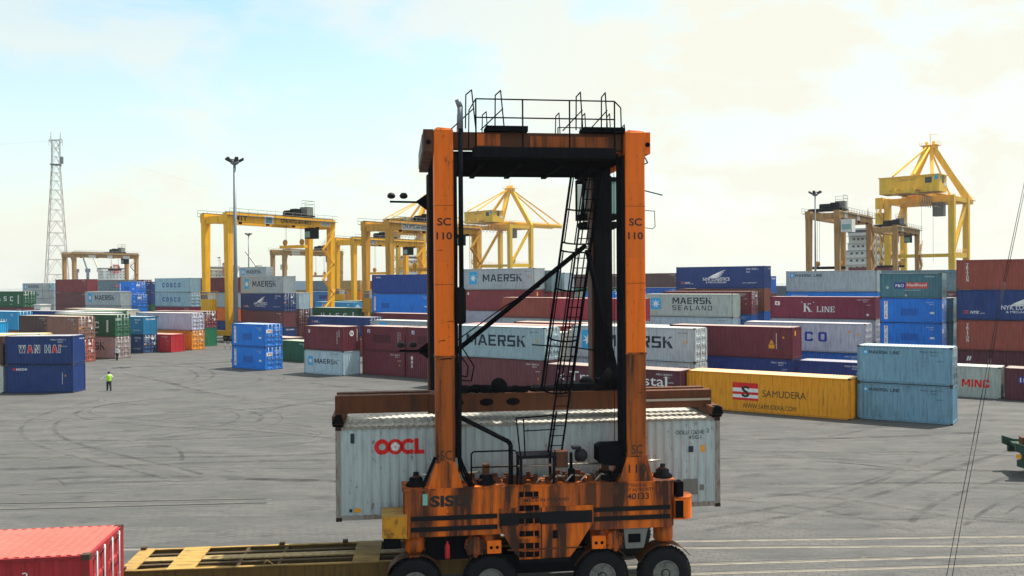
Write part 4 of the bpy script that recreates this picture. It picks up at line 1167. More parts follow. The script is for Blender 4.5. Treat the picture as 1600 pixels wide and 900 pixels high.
        if kind == 'TEXLOGO': plate(0.36, 0.4, M['paleplate'], 0.75, h - 0.75); put(poly_mesh('emblem', [[(0.02, 0.02), (0.2, 0.02), (0.34, 0.38)]]), M['deepblue'], 0.75, h - 0.75, 'emblem', 0.004); plate(2.6, 0.85, M['maroonpatch'], 1.5, 0.85)
        else:
            for i, ch in enumerate('xe1'): word(ch, M['white'], 0.6, 1.0 + 0.42 * i, 0.28, 0.34, 0.02)
        put(poly_mesh('lettering', [rect(0, 0.05, 0.14 * i, 0.14 * i + 0.1) for i in range(9)] + [rect(0.28, 0.33, 0.14 * i, 0.14 * i + 0.09) for i in range(3, 9)]), M['white'], L - 0.95, 0.8)
    elif kind == 'WARN':
        put(poly_mesh('emblem', [[(0, 0), (0.44, 0), (0.22, 0.38)]]), M['orangemark'], L - 2.2, 1.35, 'emblem'); plate(0.55, 0.36, M['orangemark'], L - 2.25, 0.92)
        put(poly_mesh('lettering', [rect(0, 0.06, 0.16 * i, 0.16 * i + 0.12) for i in range(9)]), M['white'], L - 1.55, 0.9); plate(0.16, 0.18, M['orangemark'], L - 0.95, 1.85); put_end(t, 'name_plate', poly_mesh_c(0.3, 0.45), M['orangemark'], L, 0.5, h - 0.8)
        plate(0.26, 0.34, M['white'], 0.75, h - 0.7)
    elif kind == 'SQUIG':
        put(poly_mesh('lettering', [[(0.1, 0.2 * i), (0.22, 0.2 * i + 0.03), (0.2, 0.2 * i + 0.16), (0.02, 0.2 * i + 0.1)] for i in range(9)]), M['white'], L - 2.0, 0.5)
    elif kind == 'PATCH': plate(3.2, 0.9, M['purplepatch'], 5.2, 0.8)
    elif kind == 'DARKSQ':
        plate(0.9, 1.0, M['ink'], L - 3.2, 1.0); endmark(M['white'])
    elif kind == 'IDN':
        word('TGHU 2046', M['white'], L - 1.9, h - 0.55, 1.3, 0.22, 0.015); word('22G1', M['white'], L - 1.7, h - 0.95, 0.5, 0.2, 0.01)
        put_end(t, 'lettering', tmesh('TGHU 204618', 1.6, 0.22, 0.02), M['white'], L, 0.45, h - 0.5); word('WWW.CAI-ONLINE', M['white'], L - 2.2, 0.55, 1.6, 0.18)
        endmark(M['white'])
    elif kind == 'ID':
        idmarks(im); endmark(im)
        plate(0.13, 0.16, M['orangemark'], L - 0.8, h * 0.42)
_cf = {}
def conform(me, u, L):
    """cut a flat marking at the sheet's folds and lay it into the corrugation"""
    k = (me.name, round(u, 3), L)
    if k in _cf: return _cf[k]
    P = 0.15; n = max(1, round((L - 2 * P) / 0.278)); p = (L - 2 * P) / n
    xs = [v.co.x for v in me.vertices]; x0, x1 = min(xs) + u - P, max(xs) + u - P
    bm = bmesh.new(); bm.from_mesh(me)
    for i in range(int(x0 / p) - 1, int(x1 / p) + 2):
        for f in (0.0, 0.26, 0.5, 0.76):
            xx = (i + f) * p
            if x0 < xx < x1: bmesh.ops.bisect_plane(bm, geom=bm.verts[:] + bm.edges[:] + bm.faces[:], dist=1e-5, plane_co=(xx - u + P, 0, 0), plane_no=(1, 0, 0))
    for v in bm.verts:
        t = ((v.co.x + u - P) / p) % 1.0
        v.co.y += 0.036 * (0 if t <= 0.26 else ((t - 0.26) / 0.24 if t < 0.5 else (1 if t <= 0.76 else (1 - t) / 0.24)))
    o = bpy.data.meshes.new(me.name); bm.to_mesh(o); bm.free(); _cf[k] = o
    return o
_pc = {}
def poly_mesh_c(w, h):
    k = (round(w, 3), round(h, 3))
    if k not in _pc: _pc[k] = poly_mesh('name_plate', [rect(0, w, 0, h)])
    return _pc[k]
def put_end(t, name, me, mat, L, u, v, lift=0.0):
    """marking on the right-hand end (+x); u from the near edge"""
    o = obj(name, me, mat, t, (L / 2 + 0.004 + lift, -W / 2 + u, v), math.pi / 2)
    return o
M['paleplate'] = plain('pale_sticker', (0.55, 0.6, 0.66))
LEVEL = ('ground', 'second', 'third', 'fourth')
for (sx, sy, syaw, sL, skey, boxes) in STACKS:
    z = 0.0
    for lvl, (bh, bc, bd, be, bl) in enumerate(boxes):
        if bl is None: bl = '%s container at %s level under the %s' % (WORD.get(bc, 'grey'), LEVEL[lvl], skey)
        container(sx, sy, z + 0.006 * lvl, R(syaw), sL, bh - 0.006, bc, bd, be, bl, 'stacked shipping containers in the yard')
        z += bh
# ---------------------------------------------------------------- ground
def ground_material():
    m, nt, b = new_mat('yard_asphalt')
    tc = nt.nodes.new('ShaderNodeTexCoord')
    def mp(scale, rot=0.0):
        q = nt.nodes.new('ShaderNodeMapping'); q.inputs['Scale'].default_value = scale; q.inputs['Rotation'].default_value = (0, 0, rot)
        nt.links.new(tc.outputs['Object'], q.inputs['Vector']); return q.outputs['Vector']
    big = _noise(nt, mp((1, 1, 1)), 0.035, 5, 0.6)
    mid = _noise(nt, mp((1, 2.2, 1), 0.15), 0.22, 6, 0.62)
    strk = _noise(nt, mp((0.25, 2.2, 1), 0.10), 0.9, 5, 0.6)
    strk2 = _noise(nt, mp((0.3, 2.0, 1), -0.55), 0.8, 5, 0.6)
    fine = _noise(nt, mp((1, 1, 1)), 6.0, 6, 0.7)
    grit = _noise(nt, mp((1, 1, 1)), 45.0, 3, 0.7)
    c = _mix(nt, _ramp(nt, big, 0.35, 0.65), (0.094, 0.091, 0.086), (0.124, 0.119, 0.111))
    c = _mix(nt, _ramp(nt, mid, 0.43, 0.58, 0, 0.62), c, (0.066, 0.068, 0.070))
    c = _mix(nt, _ramp(nt, strk, 0.48, 0.64, 0, 0.50), c, (0.054, 0.055, 0.058))
    c = _mix(nt, _ramp(nt, strk2, 0.50, 0.64, 0, 0.40), c, (0.056, 0.057, 0.060))
    c = _mix(nt, _ramp(nt, fine, 0.30, 0.75, 0, 0.35), c, (0.150, 0.145, 0.135))
    c = _mix(nt, _ramp(nt, grit, 0.45, 0.72, 0, 0.30), c, (0.048, 0.048, 0.047))
    # interlocking concrete blocks on the near apron (towards the rails), asphalt beyond
    br = _n(nt, 'ShaderNodeTexBrick'); br.inputs['Scale'].default_value = 1.0
    br.inputs['Brick Width'].default_value = 0.42; br.inputs['Row Height'].default_value = 0.30; br.inputs['Mortar Size'].default_value = 0.03; br.inputs['Mortar Smooth'].default_value = 0.4
    wob = _n(nt, 'ShaderNodeTexNoise', Scale=1.1, Detail=2.0); nt.links.new(mp((1, 1, 1), 0.35), wob.inputs['Vector'])
    wa = _n(nt, 'ShaderNodeVectorMath', operation='MULTIPLY_ADD'); wa.inputs[1].default_value = (0.06, 0.06, 0)
    nt.links.new(wob.outputs['Color'], wa.inputs[0]); nt.links.new(mp((1, 1, 1), 0.35), wa.inputs[2]); nt.links.new(wa.outputs['Vector'], br.inputs['Vector'])
    sep = nt.nodes.new('ShaderNodeSeparateXYZ'); nt.links.new(tc.outputs['Object'], sep.inputs['Vector'])
    edge = nt.nodes.new('ShaderNodeMath'); edge.operation = 'MULTIPLY_ADD'; edge.inputs[1].default_value = 34.0
    nt.links.new(big, edge.inputs[0]); nt.links.new(sep.outputs['Y'], edge.inputs[2])
    ap = _ramp(nt, edge.outputs[0], 50, 62, 1, 0)
    mk = nt.nodes.new('ShaderNodeMath'); mk.operation = 'MULTIPLY'
    nt.links.new(br.outputs['Fac'], mk.inputs[0]); nt.links.new(ap, mk.inputs[1])
    mk2 = nt.nodes.new('ShaderNodeMath'); mk2.operation = 'MULTIPLY'
    nt.links.new(mk.outputs[0], mk2.inputs[0]); nt.links.new(_ramp(nt, mid, 0.35, 0.6, 0.55, 0.05), mk2.inputs[1])
    c = _mix(nt, mk2.outputs[0], c, (0.026, 0.026, 0.026))
    pal = _noise(nt, mp((0.5, 1.8, 1), 0.06), 0.30, 6, 0.65)
    c = _mix(nt, _ramp(nt, pal, 0.60, 0.72, 0, 0.45), c, (0.15, 0.158, 0.165))
    oil = _noise(nt, mp((0.8, 1.3, 1), 0.5), 0.55, 5, 0.6)
    c = _mix(nt, _ramp(nt, oil, 0.57, 0.68, 0, 0.55), c, (0.035, 0.035, 0.037))
    blot = _noise(nt, mp((1, 1.6, 1), 0.2), 1.7, 6, 0.7)
    c = _mix(nt, _ramp(nt, blot, 0.45, 0.68, 0, 0.35), c, (0.045, 0.046, 0.05))
    flk = _noise(nt, mp((0.6, 1.2, 1), 0.3), 2.6, 3, 0.5)
    c = _mix(nt, _ramp(nt, flk, 0.735, 0.76, 0, 0.6), c, (0.30, 0.22, 0.10))
    nt.links.new(c, b.inputs['Base Color'])
    nt.links.new(_ramp(nt, mid, 0.3, 0.7, 0.72, 0.95), b.inputs['Roughness'])
    b.inputs['Specular IOR Level'].default_value = 0.25
    hs = nt.nodes.new('ShaderNodeMath'); hs.operation = 'SUBTRACT'
    nt.links.new(fine, hs.inputs[0]); nt.links.new(mk2.outputs[0], hs.inputs[1])
    bp = _n(nt, 'ShaderNodeBump', Strength=0.35, Distance=0.02); nt.links.new(hs.outputs[0], bp.inputs['Height']); nt.links.new(bp.outputs['Normal'], b.inputs['Normal'])
    return m
Q0 = Vector((-8, 492, 0)); QD = Vector((-0.73, 0.68, 0)).normalized(); QN = Vector((0.68, 0.73, 0)).normalized()   # quay edge
def quay(s, off=0.0): return Q0 + QD * s + QN * off
gv = [(-2600, -120, 0), (1300, -120, 0)]
a, b_ = quay(-1150), quay(2600)
g = MB(); g.add([(-2700, -120, 0), (1000, -120, 0), (a.x, a.y, 0), (b_.x, b_.y, 0), (-2700, b_.y, 0)], [(0, 1, 2, 3, 4)])
tag(g.build('ground', ground_material()), kind='structure')
g = MB(); c0, c1 = quay(-1150), quay(2600)
g.add([(c0.x, c0.y, 0), (c1.x, c1.y, 0), (c1.x, c1.y, -5), (c0.x, c0.y, -5)], [(0, 1, 2, 3)])
g.add([(p.x, p.y, 0.004) for p in (quay(-1150), quay(2600), quay(2600, -1.5), quay(-1150, -1.5))], [(0, 1, 2, 3)])
tag(g.build('quay_edge', plain('quay_concrete', (0.30, 0.29, 0.26))), kind='structure')
wm, wnt, wb = new_mat('river_water')
wb.inputs['Base Color'].default_value = (0.10, 0.12, 0.10, 1); wb.inputs['Roughness'].default_value = 0.15
_v, _ = _coords(wnt, (0.4, 0.4, 0.4)); _bp = _n(wnt, 'ShaderNodeBump', Strength=0.5, Distance=0.3); wnt.links.new(_noise(wnt, _v, 1.0, 4), _bp.inputs['Height']); wnt.links.new(_bp.outputs['Normal'], wb.inputs['Normal'])
g = MB(); g.add([(-2800, 100, -3), (2800, -100, -3), (2800, 3300, -3), (-2800, 3300, -3)], [(0, 1, 2, 3)])
tag(g.build('river_water', wm), kind='structure')

# rails and joint strips set into the yard
def strip(name, p, q, w, mat, z=0.004, kind='structure'):
    p, q = Vector((*p, 0)), Vector((*q, 0)); u = (q - p).normalized().cross(Vector((0, 0, 1))) * w / 2
    n = 24; mb = MB(); random.seed(hash((round(p.x, 2), round(p.y, 2))) & 0xffff)
    L_, R_ = [], []
    for i in range(n + 1):
        c = p.lerp(q, i / n) + Vector((0, random.uniform(-.012, .012), 0)); L_.append((c.x + u.x, c.y + u.y, z)); R_.append((c.x - u.x, c.y - u.y, z))
    mb.add(L_ + R_, [(i, i + 1, n + 2 + i, n + 1 + i) for i in range(n)])
    return tag(mb.build(name, mat), kind=kind)
conc = paint('pale_concrete', (0.24, 0.215, 0.175), rust=0.5, grime=0.7, fade=0.3, rough=0.9, rustcol=(0.12, 0.10, 0.08), streak=(0.8, 4, 1))
groove = plain('dark_groove', (0.03, 0.03, 0.03), 0.9)
railm = plain('worn_rail_steel', (0.30, 0.27, 0.23), 0.35, 0.7)
for p, q in (((-16.5, 33.05), (22.0, 34.05)), ((-3, 32.75), (21.5, 32.85)), ((-3, 30.25), (21.5, 31.95)), ((-3, 29.3), (21.0, 30.9))):
    strip('crane_rail', p, q, 0.085, railm, 0.010)
    d = 0.09
    strip('rail_groove', (p[0], p[1] + d), (q[0], q[1] + d), 0.055, groove, 0.005)
    strip('rail_apron', (p[0], p[1] - 0.12), (q[0], q[1] - 0.12), 0.14, conc, 0.005)
for p, q in (((-25.0, 39.95), (-11.25, 40.62)), ((-24.5, 38.80), (-11.0, 39.9))):
    strip('track_slot', p, q, 0.22, groove, 0.005)
    strip('track_rail', (p[0], p[1] - 0.17), (q[0] + 0.3, q[1] - 0.17), 0.10, railm, 0.010)
    strip('track_slot_edge', (p[0], p[1] + 0.14), (q[0] - 1.0, q[1] + 0.14), 0.05, conc, 0.008)
# tyre marks: rubber worn into the surface as curved bands
tm, tnt, tb = new_mat('tyre_rubber_marks')
tb.inputs['Base Color'].default_value = (0.026, 0.026, 0.027, 1); tb.inputs['Roughness'].default_value = 0.85
_v, _ = _coords(tnt, (1, 1, 1)); _a = _noise(tnt, _v, 0.55, 6, 0.7)
tnt.links.new(_ramp(tnt, _a, 0.38, 0.70, 0.0, 0.46), tb.inputs['Alpha'])
tm2 = tm.copy(); tm2.name = 'dust_marks'; tm2.node_tree.nodes['Principled BSDF'].inputs['Base Color'].default_value = (0.19, 0.185, 0.17, 1)
random.seed(11)
def mark(pts, w, mat, z):
    n = 40; P = [Vector((*p, 0)) for p in pts]; mb = MB(); A, B_ = [], []
    def bez(t):
        q = P[:]
        while len(q) > 1: q = [q[i].lerp(q[i + 1], t) for i in range(len(q) - 1)]
        return q[0]
    for i in range(n + 1):
        t = i / n; c = bez(t); d = (bez(min(1, t + .01)) - bez(max(0, t - .01))).normalized(); u = d.cross(Vector((0, 0, 1))) * w / 2
        A.append((c.x + u.x, c.y + u.y, z)); B_.append((c.x - u.x, c.y - u.y, z))
    mb.add(A + B_, [(i, i + 1, n + 2 + i, n + 1 + i) for i in range(n)])
    return mb
marks = []
for k, (pts, w) in enumerate([
    (((7.5, 35.0), (12, 37.5), (18, 40), (21, 46), (30, 52)), 0.35), (((7.0, 36.6), (12, 38.4), (17, 41.0), (20, 47), (29.5, 54)), 0.30), (((15.5, 34.6), (14, 38.5), (10, 40), (6, 41)), 0.35),
    (((22, 36), (17, 34.8), (16.5, 41), (11.5, 40.8)), 0.4), (((8.5, 47), (14, 46.0), (20, 46.5), (28, 45.0)), 0.5), (((7, 43.5), (13, 42), (18, 44), (27, 42)), 0.4), (((10, 52), (18, 50), (25, 50.5), (34, 51)), 0.5),
    (((-16, 46), (-22, 52), (-36, 58), (-33, 74)), 0.3), (((-17.5, 45), (-24, 51), (-39, 58), (-35, 76)), 0.3), (((-30, 76), (-37, 72), (-34, 62), (-20, 66), (-12, 58)), 0.28), (((-28, 78), (-39, 72), (-35, 60), (-20, 63), (-11, 56)), 0.28),
    (((-40, 50), (-30, 52), (-20, 49), (-8, 52)), 0.5), (((-42, 56), (-30, 57), (-22, 54), (-6, 60)), 0.5), (((-30, 44), (-22, 43), (-14, 46), (-8, 44)), 0.4), (((-40, 64), (-30, 66), (-18, 70), (-8, 68)), 0.4),
    (((-36, 92), (-28, 80), (-20, 72), (-8, 66)), 0.4), (((-38, 94), (-30, 82), (-22, 74), (-8, 69)), 0.4), (((-46, 100), (-38, 96), (-36, 88), (-30, 86)), 0.35), (((-33, 88), (-31, 95), (-38, 104), (-44, 112)), 0.3), (((-31.5, 88), (-29.5, 95), (-36, 105), (-42, 113)), 0.3),
    (((-24, 45), (-18, 47), (-10, 43.5), (-6, 44)), 0.6), (((-34, 47.5), (-26, 46.5), (-18, 50), (-6, 49.5)), 0.7), (((6, 56), (14, 54), (22, 55), (30, 57)), 0.5), (((16, 36), (20, 42), (26, 44), (30, 50)), 0.3),
    (((-14, 80), (-10, 74), (-4, 70), (4, 68)), 0.4), (((-20, 88), (-12, 80), (-6, 76), (0, 74)), 0.5)]):
    marks.append((pts, w))
random.seed(29)
def arc(cx, cy, r, a0, a1): return [(cx + r * math.cos(R(a0 + (a1 - a0) * i / 6)), cy + 0.8 * r * math.sin(R(a0 + (a1 - a0) * i / 6))) for i in range(7)]
extra = []
for k in range(34):     # long gentle haul lines
    x = random.uniform(-46, 6); y = random.uniform(40, 100); a_ = R(random.choice((random.uniform(-22, 22), random.uniform(20, 50)))); l = random.uniform(10, 30); b2 = random.uniform(-5, 5)
    extra.append((((x, y), (x + l * .3 * math.cos(a_), y + l * .3 * math.sin(a_) + b2 * .5), (x + l * .7 * math.cos(a_), y + l * .7 * math.sin(a_) + b2), (x + l * math.cos(a_), y + l * math.sin(a_) - b2)), random.uniform(0.12, 0.3)))
for k in range(16):
    x = random.uniform(6, 26); y = random.uniform(35, 57); a_ = R(random.uniform(-20, 45)); l = random.uniform(6, 16); b2 = random.uniform(-3, 3)
    extra.append((((x, y), (x + l * .3 * math.cos(a_), y + l * .3 * math.sin(a_) + b2 * .5), (x + l * .7 * math.cos(a_), y + l * .7 * math.sin(a_) + b2), (x + l * math.cos(a_), y + l * math.sin(a_) - b2)), random.uniform(0.12, 0.3)))
for cx, cy, r in ((-27, 64, 9), (-18, 58, 7), (-34, 90, 10), (-8, 70, 9), (14, 44, 6)):      # turning circles, several passes
    for p in range(4):
        a0 = random.uniform(-120, 60); extra.append((arc(cx + random.uniform(-.8, .8), cy + random.uniform(-.8, .8), r + 0.7 * p, a0, a0 + random.uniform(110, 200)), random.uniform(0.14, 0.24)))
for mt, off, zz, nm, src in ((tm, 0.0, 0.004, 'tyre_marks', marks + extra), (tm2, 0.6, 0.0095, 'dust_marks', marks[:18] + extra[:20])):
    mb = MB()
    for i, (pts, w) in enumerate(src):
        m_ = mark([(x + off * random.uniform(-3, 3), y + off * random.uniform(-2, 2)) for x, y in pts], w * (1.0 if off == 0 else 1.4), mt, zz + 0.00005 * i)
        mb.add(m_.v, m_.f)
    tag(mb.build(nm, mt), 'worn %s tracks curving over the yard surface' % ('rubber' if off == 0 else 'dusty'), None, kind='stuff')

# ---------------------------------------------------------------- straddle carrier (local x along its length, y away, z up)
CY = R(7.3); _cx, _cy = Vector((math.cos(CY), math.sin(CY), 0)), Vector((-math.sin(CY), math.cos(CY), 0))
CO = Vector((-5.42, 27.3, 0)) - 1.35 * _cy
car = thing('straddle_carrier', 'tall grimy orange straddle carrier holding a pale grey container in mid-yard', 'straddle carrier', CO, CY)
OR, OD, OB, BK = M['orange'], M['orangedirtshade'], M['orangeblack'], M['blacksteel']
def letter(par, s, mat, x, y, z, w, h, off=0.0, name='lettering', shear=0):
    return obj(name, tmesh(s, w, h, off, shear), mat, par, (x, y, z))
for side in (0, 1):
    y0, y1 = (0.0, 1.10) if side == 0 else (4.15, 5.25)
    ch = 0.16
    mb = MB()
    mb.prism([(2.03, y0 + ch), (2.03 + ch, y0), (10.26 - ch, y0), (10.26, y0 + ch), (10.26, y1), (2.03, y1)], 2.30, 3.68, 'z')
    mb.box(1.99, 10.30, y0 - 0.03 if side == 0 else y0, y1 + 0.03, 3.68, 3.72)
    sill = mb.build('side_sill', OD, car)
    yo = y0 - 0.028 if side == 0 else y1 + 0.028
    if side == 0:
        for a, b2, zl in ((2.25, 4.80, 2.78), (2.25, 4.80, 2.46), (7.73, 10.10, 2.84), (7.73, 10.10, 2.56)):
            MB().box(a, b2, yo, y0 + 0.01, zl, zl + 0.135).build('rubber_strip', M['rubber'], sill)
        for x in (3.32, 3.35): pass
        for x, z in ((3.34, 3.12), (3.34, 2.97), (3.34, 3.32)): MB().lathe([(0.022, -0.02), (0.018, 0.0)], 8, 'y', (x, y0 - 0.005, z)).build('bolt', M['dark'], sill)
        letter(sill, 'SISU', M['black'], 2.82, -0.006, 3.17, 1.12, 0.34, 0.045); MB().box(3.345, 3.40, -0.008, -0.004, 3.32, 3.37).build('lettering', M['black'], sill)
        letter(sill, 'CHITTAGONG', M['black'], 8.58, -0.006, 3.555, 0.78, 0.095, 0.01); letter(sill, 'PORT AUTHORITY', M['black'], 8.58, -0.006, 3.42, 1.02, 0.10, 0.01); letter(sill, '40133', M['black'], 8.76, -0.006, 3.17, 0.68, 0.20, 0.02)
        MB().box(2.60, 2.74, -0.012, 0.0, 3.24, 3.57).build('sticker', plain('mint_sticker', (0.20, 0.52, 0.45)), sill)
        MB().lathe([(0.13, -0.012), (0.13, 0.0)], 16, 'y', (8.38, 0, 3.47)).build('emblem', OB, sill)
        letter(sill, 'MADE IN FINLAND', M['black'], 5.62, -0.006, 3.22, 1.35, 0.10, 0.012)
# engine housing between the wheels (near side) and a plainer one on the far side
for side in (0, 1):
    y0, y1 = (-0.05, 1.05) if side == 0 else (4.2, 5.30)
    hp = [(4.86, 3.06), (4.86, 2.52), (5.24, 1.82), (5.50, 1.52), (6.98, 1.54), (7.24, 1.86), (7.70, 2.55), (7.70, 3.06)]
    hull = MB().prism(hp, y0, y1, 'y').build('engine_housing', OD, car)
    if side == 0:
        MB().box(4.86, 7.66, y0 - 0.03, y0 + 0.01, 2.56, 2.92).build('rubber_strip', M['rubber'], hull)
        MB().box(5.10, 7.35, y0 - 0.02, y0 + 0.01, 1.80, 1.84).build('seam', OB, hull)
        MB().box(5.45, 7.0, y0 - 0.06, y0 + 0.02, 1.42, 1.52).build('skid_plate', BK, hull)
        MB().box(6.10, 6.14, y0 - 0.025, y0 + 0.01, 1.56, 3.04).build('seam', OB, hull)
        MB().box(6.46, 6.60, y0 - 0.035, y0 + 0.01, 2.12, 2.36).build('vent', M['dark'], hull)
        # step column: dark recess with rungs in front
        for i, z in enumerate((3.38, 2.98, 2.60, 2.22, 1.86, 1.60)):
            yy = -0.02 if i == 0 else y0 - 0.05
            st_ = MB().box(5.46, 6.04, yy, yy + 0.06, z, z + 0.15).build('step_opening', M['dark'], hull)
            MB().box(5.44, 6.06, yy - 0.045, yy + 0.02, z - 0.045, z).build('step', OD, st_)
            mb = MB(); mb.box(5.60, 5.63, yy - 0.02, yy + 0.01, z, z + 0.15); mb.box(5.87, 5.90, yy - 0.02, yy + 0.01, z, z + 0.15); mb.build('divider', OD, st_)
# legs with flared feet
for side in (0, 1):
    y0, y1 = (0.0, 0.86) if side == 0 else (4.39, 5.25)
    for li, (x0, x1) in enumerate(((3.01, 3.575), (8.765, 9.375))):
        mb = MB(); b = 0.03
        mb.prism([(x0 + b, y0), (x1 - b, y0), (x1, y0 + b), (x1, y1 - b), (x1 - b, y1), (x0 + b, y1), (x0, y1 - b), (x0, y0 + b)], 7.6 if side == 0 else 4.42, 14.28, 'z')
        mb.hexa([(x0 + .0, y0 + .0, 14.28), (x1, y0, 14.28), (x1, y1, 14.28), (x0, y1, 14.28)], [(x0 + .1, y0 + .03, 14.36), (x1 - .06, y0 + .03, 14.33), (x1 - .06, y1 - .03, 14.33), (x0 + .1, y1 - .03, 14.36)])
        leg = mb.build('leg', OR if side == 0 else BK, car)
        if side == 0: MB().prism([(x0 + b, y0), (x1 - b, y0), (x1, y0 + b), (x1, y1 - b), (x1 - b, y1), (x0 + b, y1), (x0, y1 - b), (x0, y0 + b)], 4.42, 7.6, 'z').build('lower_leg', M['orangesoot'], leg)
        fx0, fx1 = (x0 - 0.26, x1 + 0.22)
        MB().hexa([(fx0, y0, 3.72), (fx1, y0, 3.72), (fx1, y1 + .15, 3.72), (fx0, y1 + .15, 3.72)], [(x0 - .01, y0 - .004, 4.46), (x1 + .01, y0 - .004, 4.46), (x1 + .01, y1, 4.46), (x0 - .01, y1, 4.46)]).build('leg_foot', OD if side == 0 else BK, leg)
        if side == 0:
            MB().box(x0 - 0.006, x1 + 0.006, y0 - 0.006, y1 + 0.004, 4.46, 4.50).build('weld_band', OD, leg)
            xc = (x0 + x1) / 2
            letter(leg, 'SC', M['black'], xc - 0.20, y0 - 0.006, 11.46, 0.40, 0.23, 0.02); letter(leg, '110', M['black'], xc - 0.23, y0 - 0.006, 11.05, 0.46, 0.22, 0.02)
            letter(leg, 'SC', M['black'], xc - 0.16, y0 - 0.006, 4.56, 0.34, 0.27)
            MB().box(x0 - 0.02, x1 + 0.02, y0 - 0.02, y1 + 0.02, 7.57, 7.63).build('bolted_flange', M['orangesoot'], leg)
            for z in (9.72, 12.05): MB().box(x0 - 0.003, x1 + 0.003, y0 - 0.003, y1 + 0.003, z, z + 0.012).build('weld_seam', OB, leg)
            # dark cable tray down the inner edge
            sx = x1 if li == 0 else x0 - 0.10
            MB().box(sx, sx + 0.10, y0 + 0.06, y1 - 0.1, 4.6, 13.6).build('cable_tray', BK, leg)
            if li == 1: letter(leg, '110', M['black'], xc - 0.26, y0 - 0.012, 3.98, 0.56, 0.26)
            for z, xa, xb, th in ((((10.72, .02, .25, .02), (8.62, .28, .56, .025), (8.05, .04, .30, .03), (7.50, .01, .50, .05), (6.9, .1, .2, .015)) if li == 0 else ((9.72, .0, .60, .012), (7.6, .1, .42, .02), (6.4, .3, .55, .015)))): MB().prism([(x0 + xa, z), (x0 + xb, z + th * .6), (x0 + xb * .9, z + th * 1.3), (x0 + (xa + xb) / 2, z + th)], y0 - 0.004, y0 + 0.01, 'y').build('scratch', M['dark'], leg)
        else:
            MB().box(x0 - 0.07, x0, y0 + 0.1, y1 - 0.1, 4.6, 13.5).build('guide_rail', OB, leg); MB().box(x1, x1 + 0.06, y0 + 0.1, y1 - 0.1, 4.6, 13.5).build('guide_rail', BK, leg)
# top end beams
for x0, x1, nm in ((2.70, 3.0, 0), (9.385, 9.56, 1)):
    mb = MB(); mb.prism([(0.05, 13.65), (5.2, 13.65), (5.2, 14.30), (0.05, 14.30)], x0, x1, 'x')
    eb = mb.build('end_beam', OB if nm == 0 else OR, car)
    MB().lathe([(0.075, -0.012), (0.075, 0.02)], 12, 'y', ((x0 + x1) / 2, 0.05, 13.92)).build('lifting_hole', M['dark'], eb)
    MB().box(x0 + (-0.03 if nm == 0 else 0.175), x0 + (0.0 if nm == 0 else 0.205), 0.5, 4.8, 13.72, 14.22).build('side_plate', M['greyp'] if nm == 0 else OR, eb)
# longitudinal top beams and machinery deck
nb = MB().prism([(0.22, 13.78), (0.72, 13.78), (0.72, 14.20), (0.60, 14.26), (0.22, 14.26)], 3.575, 8.765, 'x').build('top_beam', OB, car)
MB().box(4.3, 5.0, 0.205, 0.222, 13.86, 14.22).build('clean_patch', OD, nb); MB().box(5.9, 8.3, 0.205, 0.222, 13.84, 14.16).build('clean_patch', M['orangesoot'], nb)
MB().prism([(4.45, 13.70), (4.95, 13.70), (4.95, 14.26), (4.45, 14.26)], 3.575, 8.765, 'x').build('top_beam', OB, car)
deck = MB().box(3.60, 8.74, 0.74, 4.43, 13.42, 13.76).build('machinery_deck', M['dark'], car)
for x in (4.4, 5.6, 6.9, 8.1): MB().box(x, x + 0.16, 0.72, 4.45, 13.36, 13.42).build('cross_beam', BK, deck)
for x, y in ((4.9, 2.2), (7.4, 2.2)): MB().lathe([(0.30, -0.55), (0.34, -0.55), (0.34, -0.5), (0.24, -0.48), (0.24, 0.48), (0.34, 0.5), (0.34, 0.55), (0.3, 0.55)], 16, 'x', (x, y, 13.98)).build('hoist_drum', BK, deck)
MB().box(5.6, 6.7, 1.3, 2.9, 13.76, 14.25).build('winch_motor', BK, deck)
MB().box(7.9, 8.6, 3.0, 4.2, 13.76, 14.30).build('control_cabinet', OB, deck)
wk = MB().box(4.15, 8.40, -0.36, 0.20, 13.44, 13.74).build('walkway', BK, car)
for x in (4.2, 5.2, 6.2, 7.2, 8.2): MB().bar((x, 0.2, 13.75), (x, -0.3, 13.42), 0.06).build('bracket', M['dark'], wk)
for x0 in (4.55, 7.5): MB().box(x0, x0 + 1.25, -0.05, 0.75, 14.26, 14.42).build('landing', M['dark'], wk)
rl = MB()
for z in (15.14, 14.60): rl.tube((4.22, -0.33, z), (8.36, -0.33, z), 0.022, n=6)
for x in (4.22, 5.60, 7.0, 8.36): rl.tube((x, -0.33, 13.45), (x, -0.33, 15.14), 0.024, n=6)
rl.path([(4.22, -0.33, 15.14), (4.02, -0.33, 14.8), (4.0, -0.33, 13.7)], 0.02); rl.path([(8.36, -0.33, 15.14), (8.55, -0.33, 14.95), (8.58, -0.33, 13.6)], 0.02)
rl.build('guardrail', M['dark'], car)
rl = MB()
for z in (15.25, 14.85, 14.5): rl.tube((7.6, 4.9, z), (9.9, 4.9, z), 0.02, n=6)
for x in (7.6, 8.4, 9.2, 9.9): rl.tube((x, 4.9, 14.2), (x, 4.9, 15.25), 0.022, n=6)
rl.path([(9.9, 4.9, 15.25), (9.75, 3.9, 15.2), (9.7, 3.4, 14.3)], 0.02)
rl.build('guardrail', M['dark'], car)
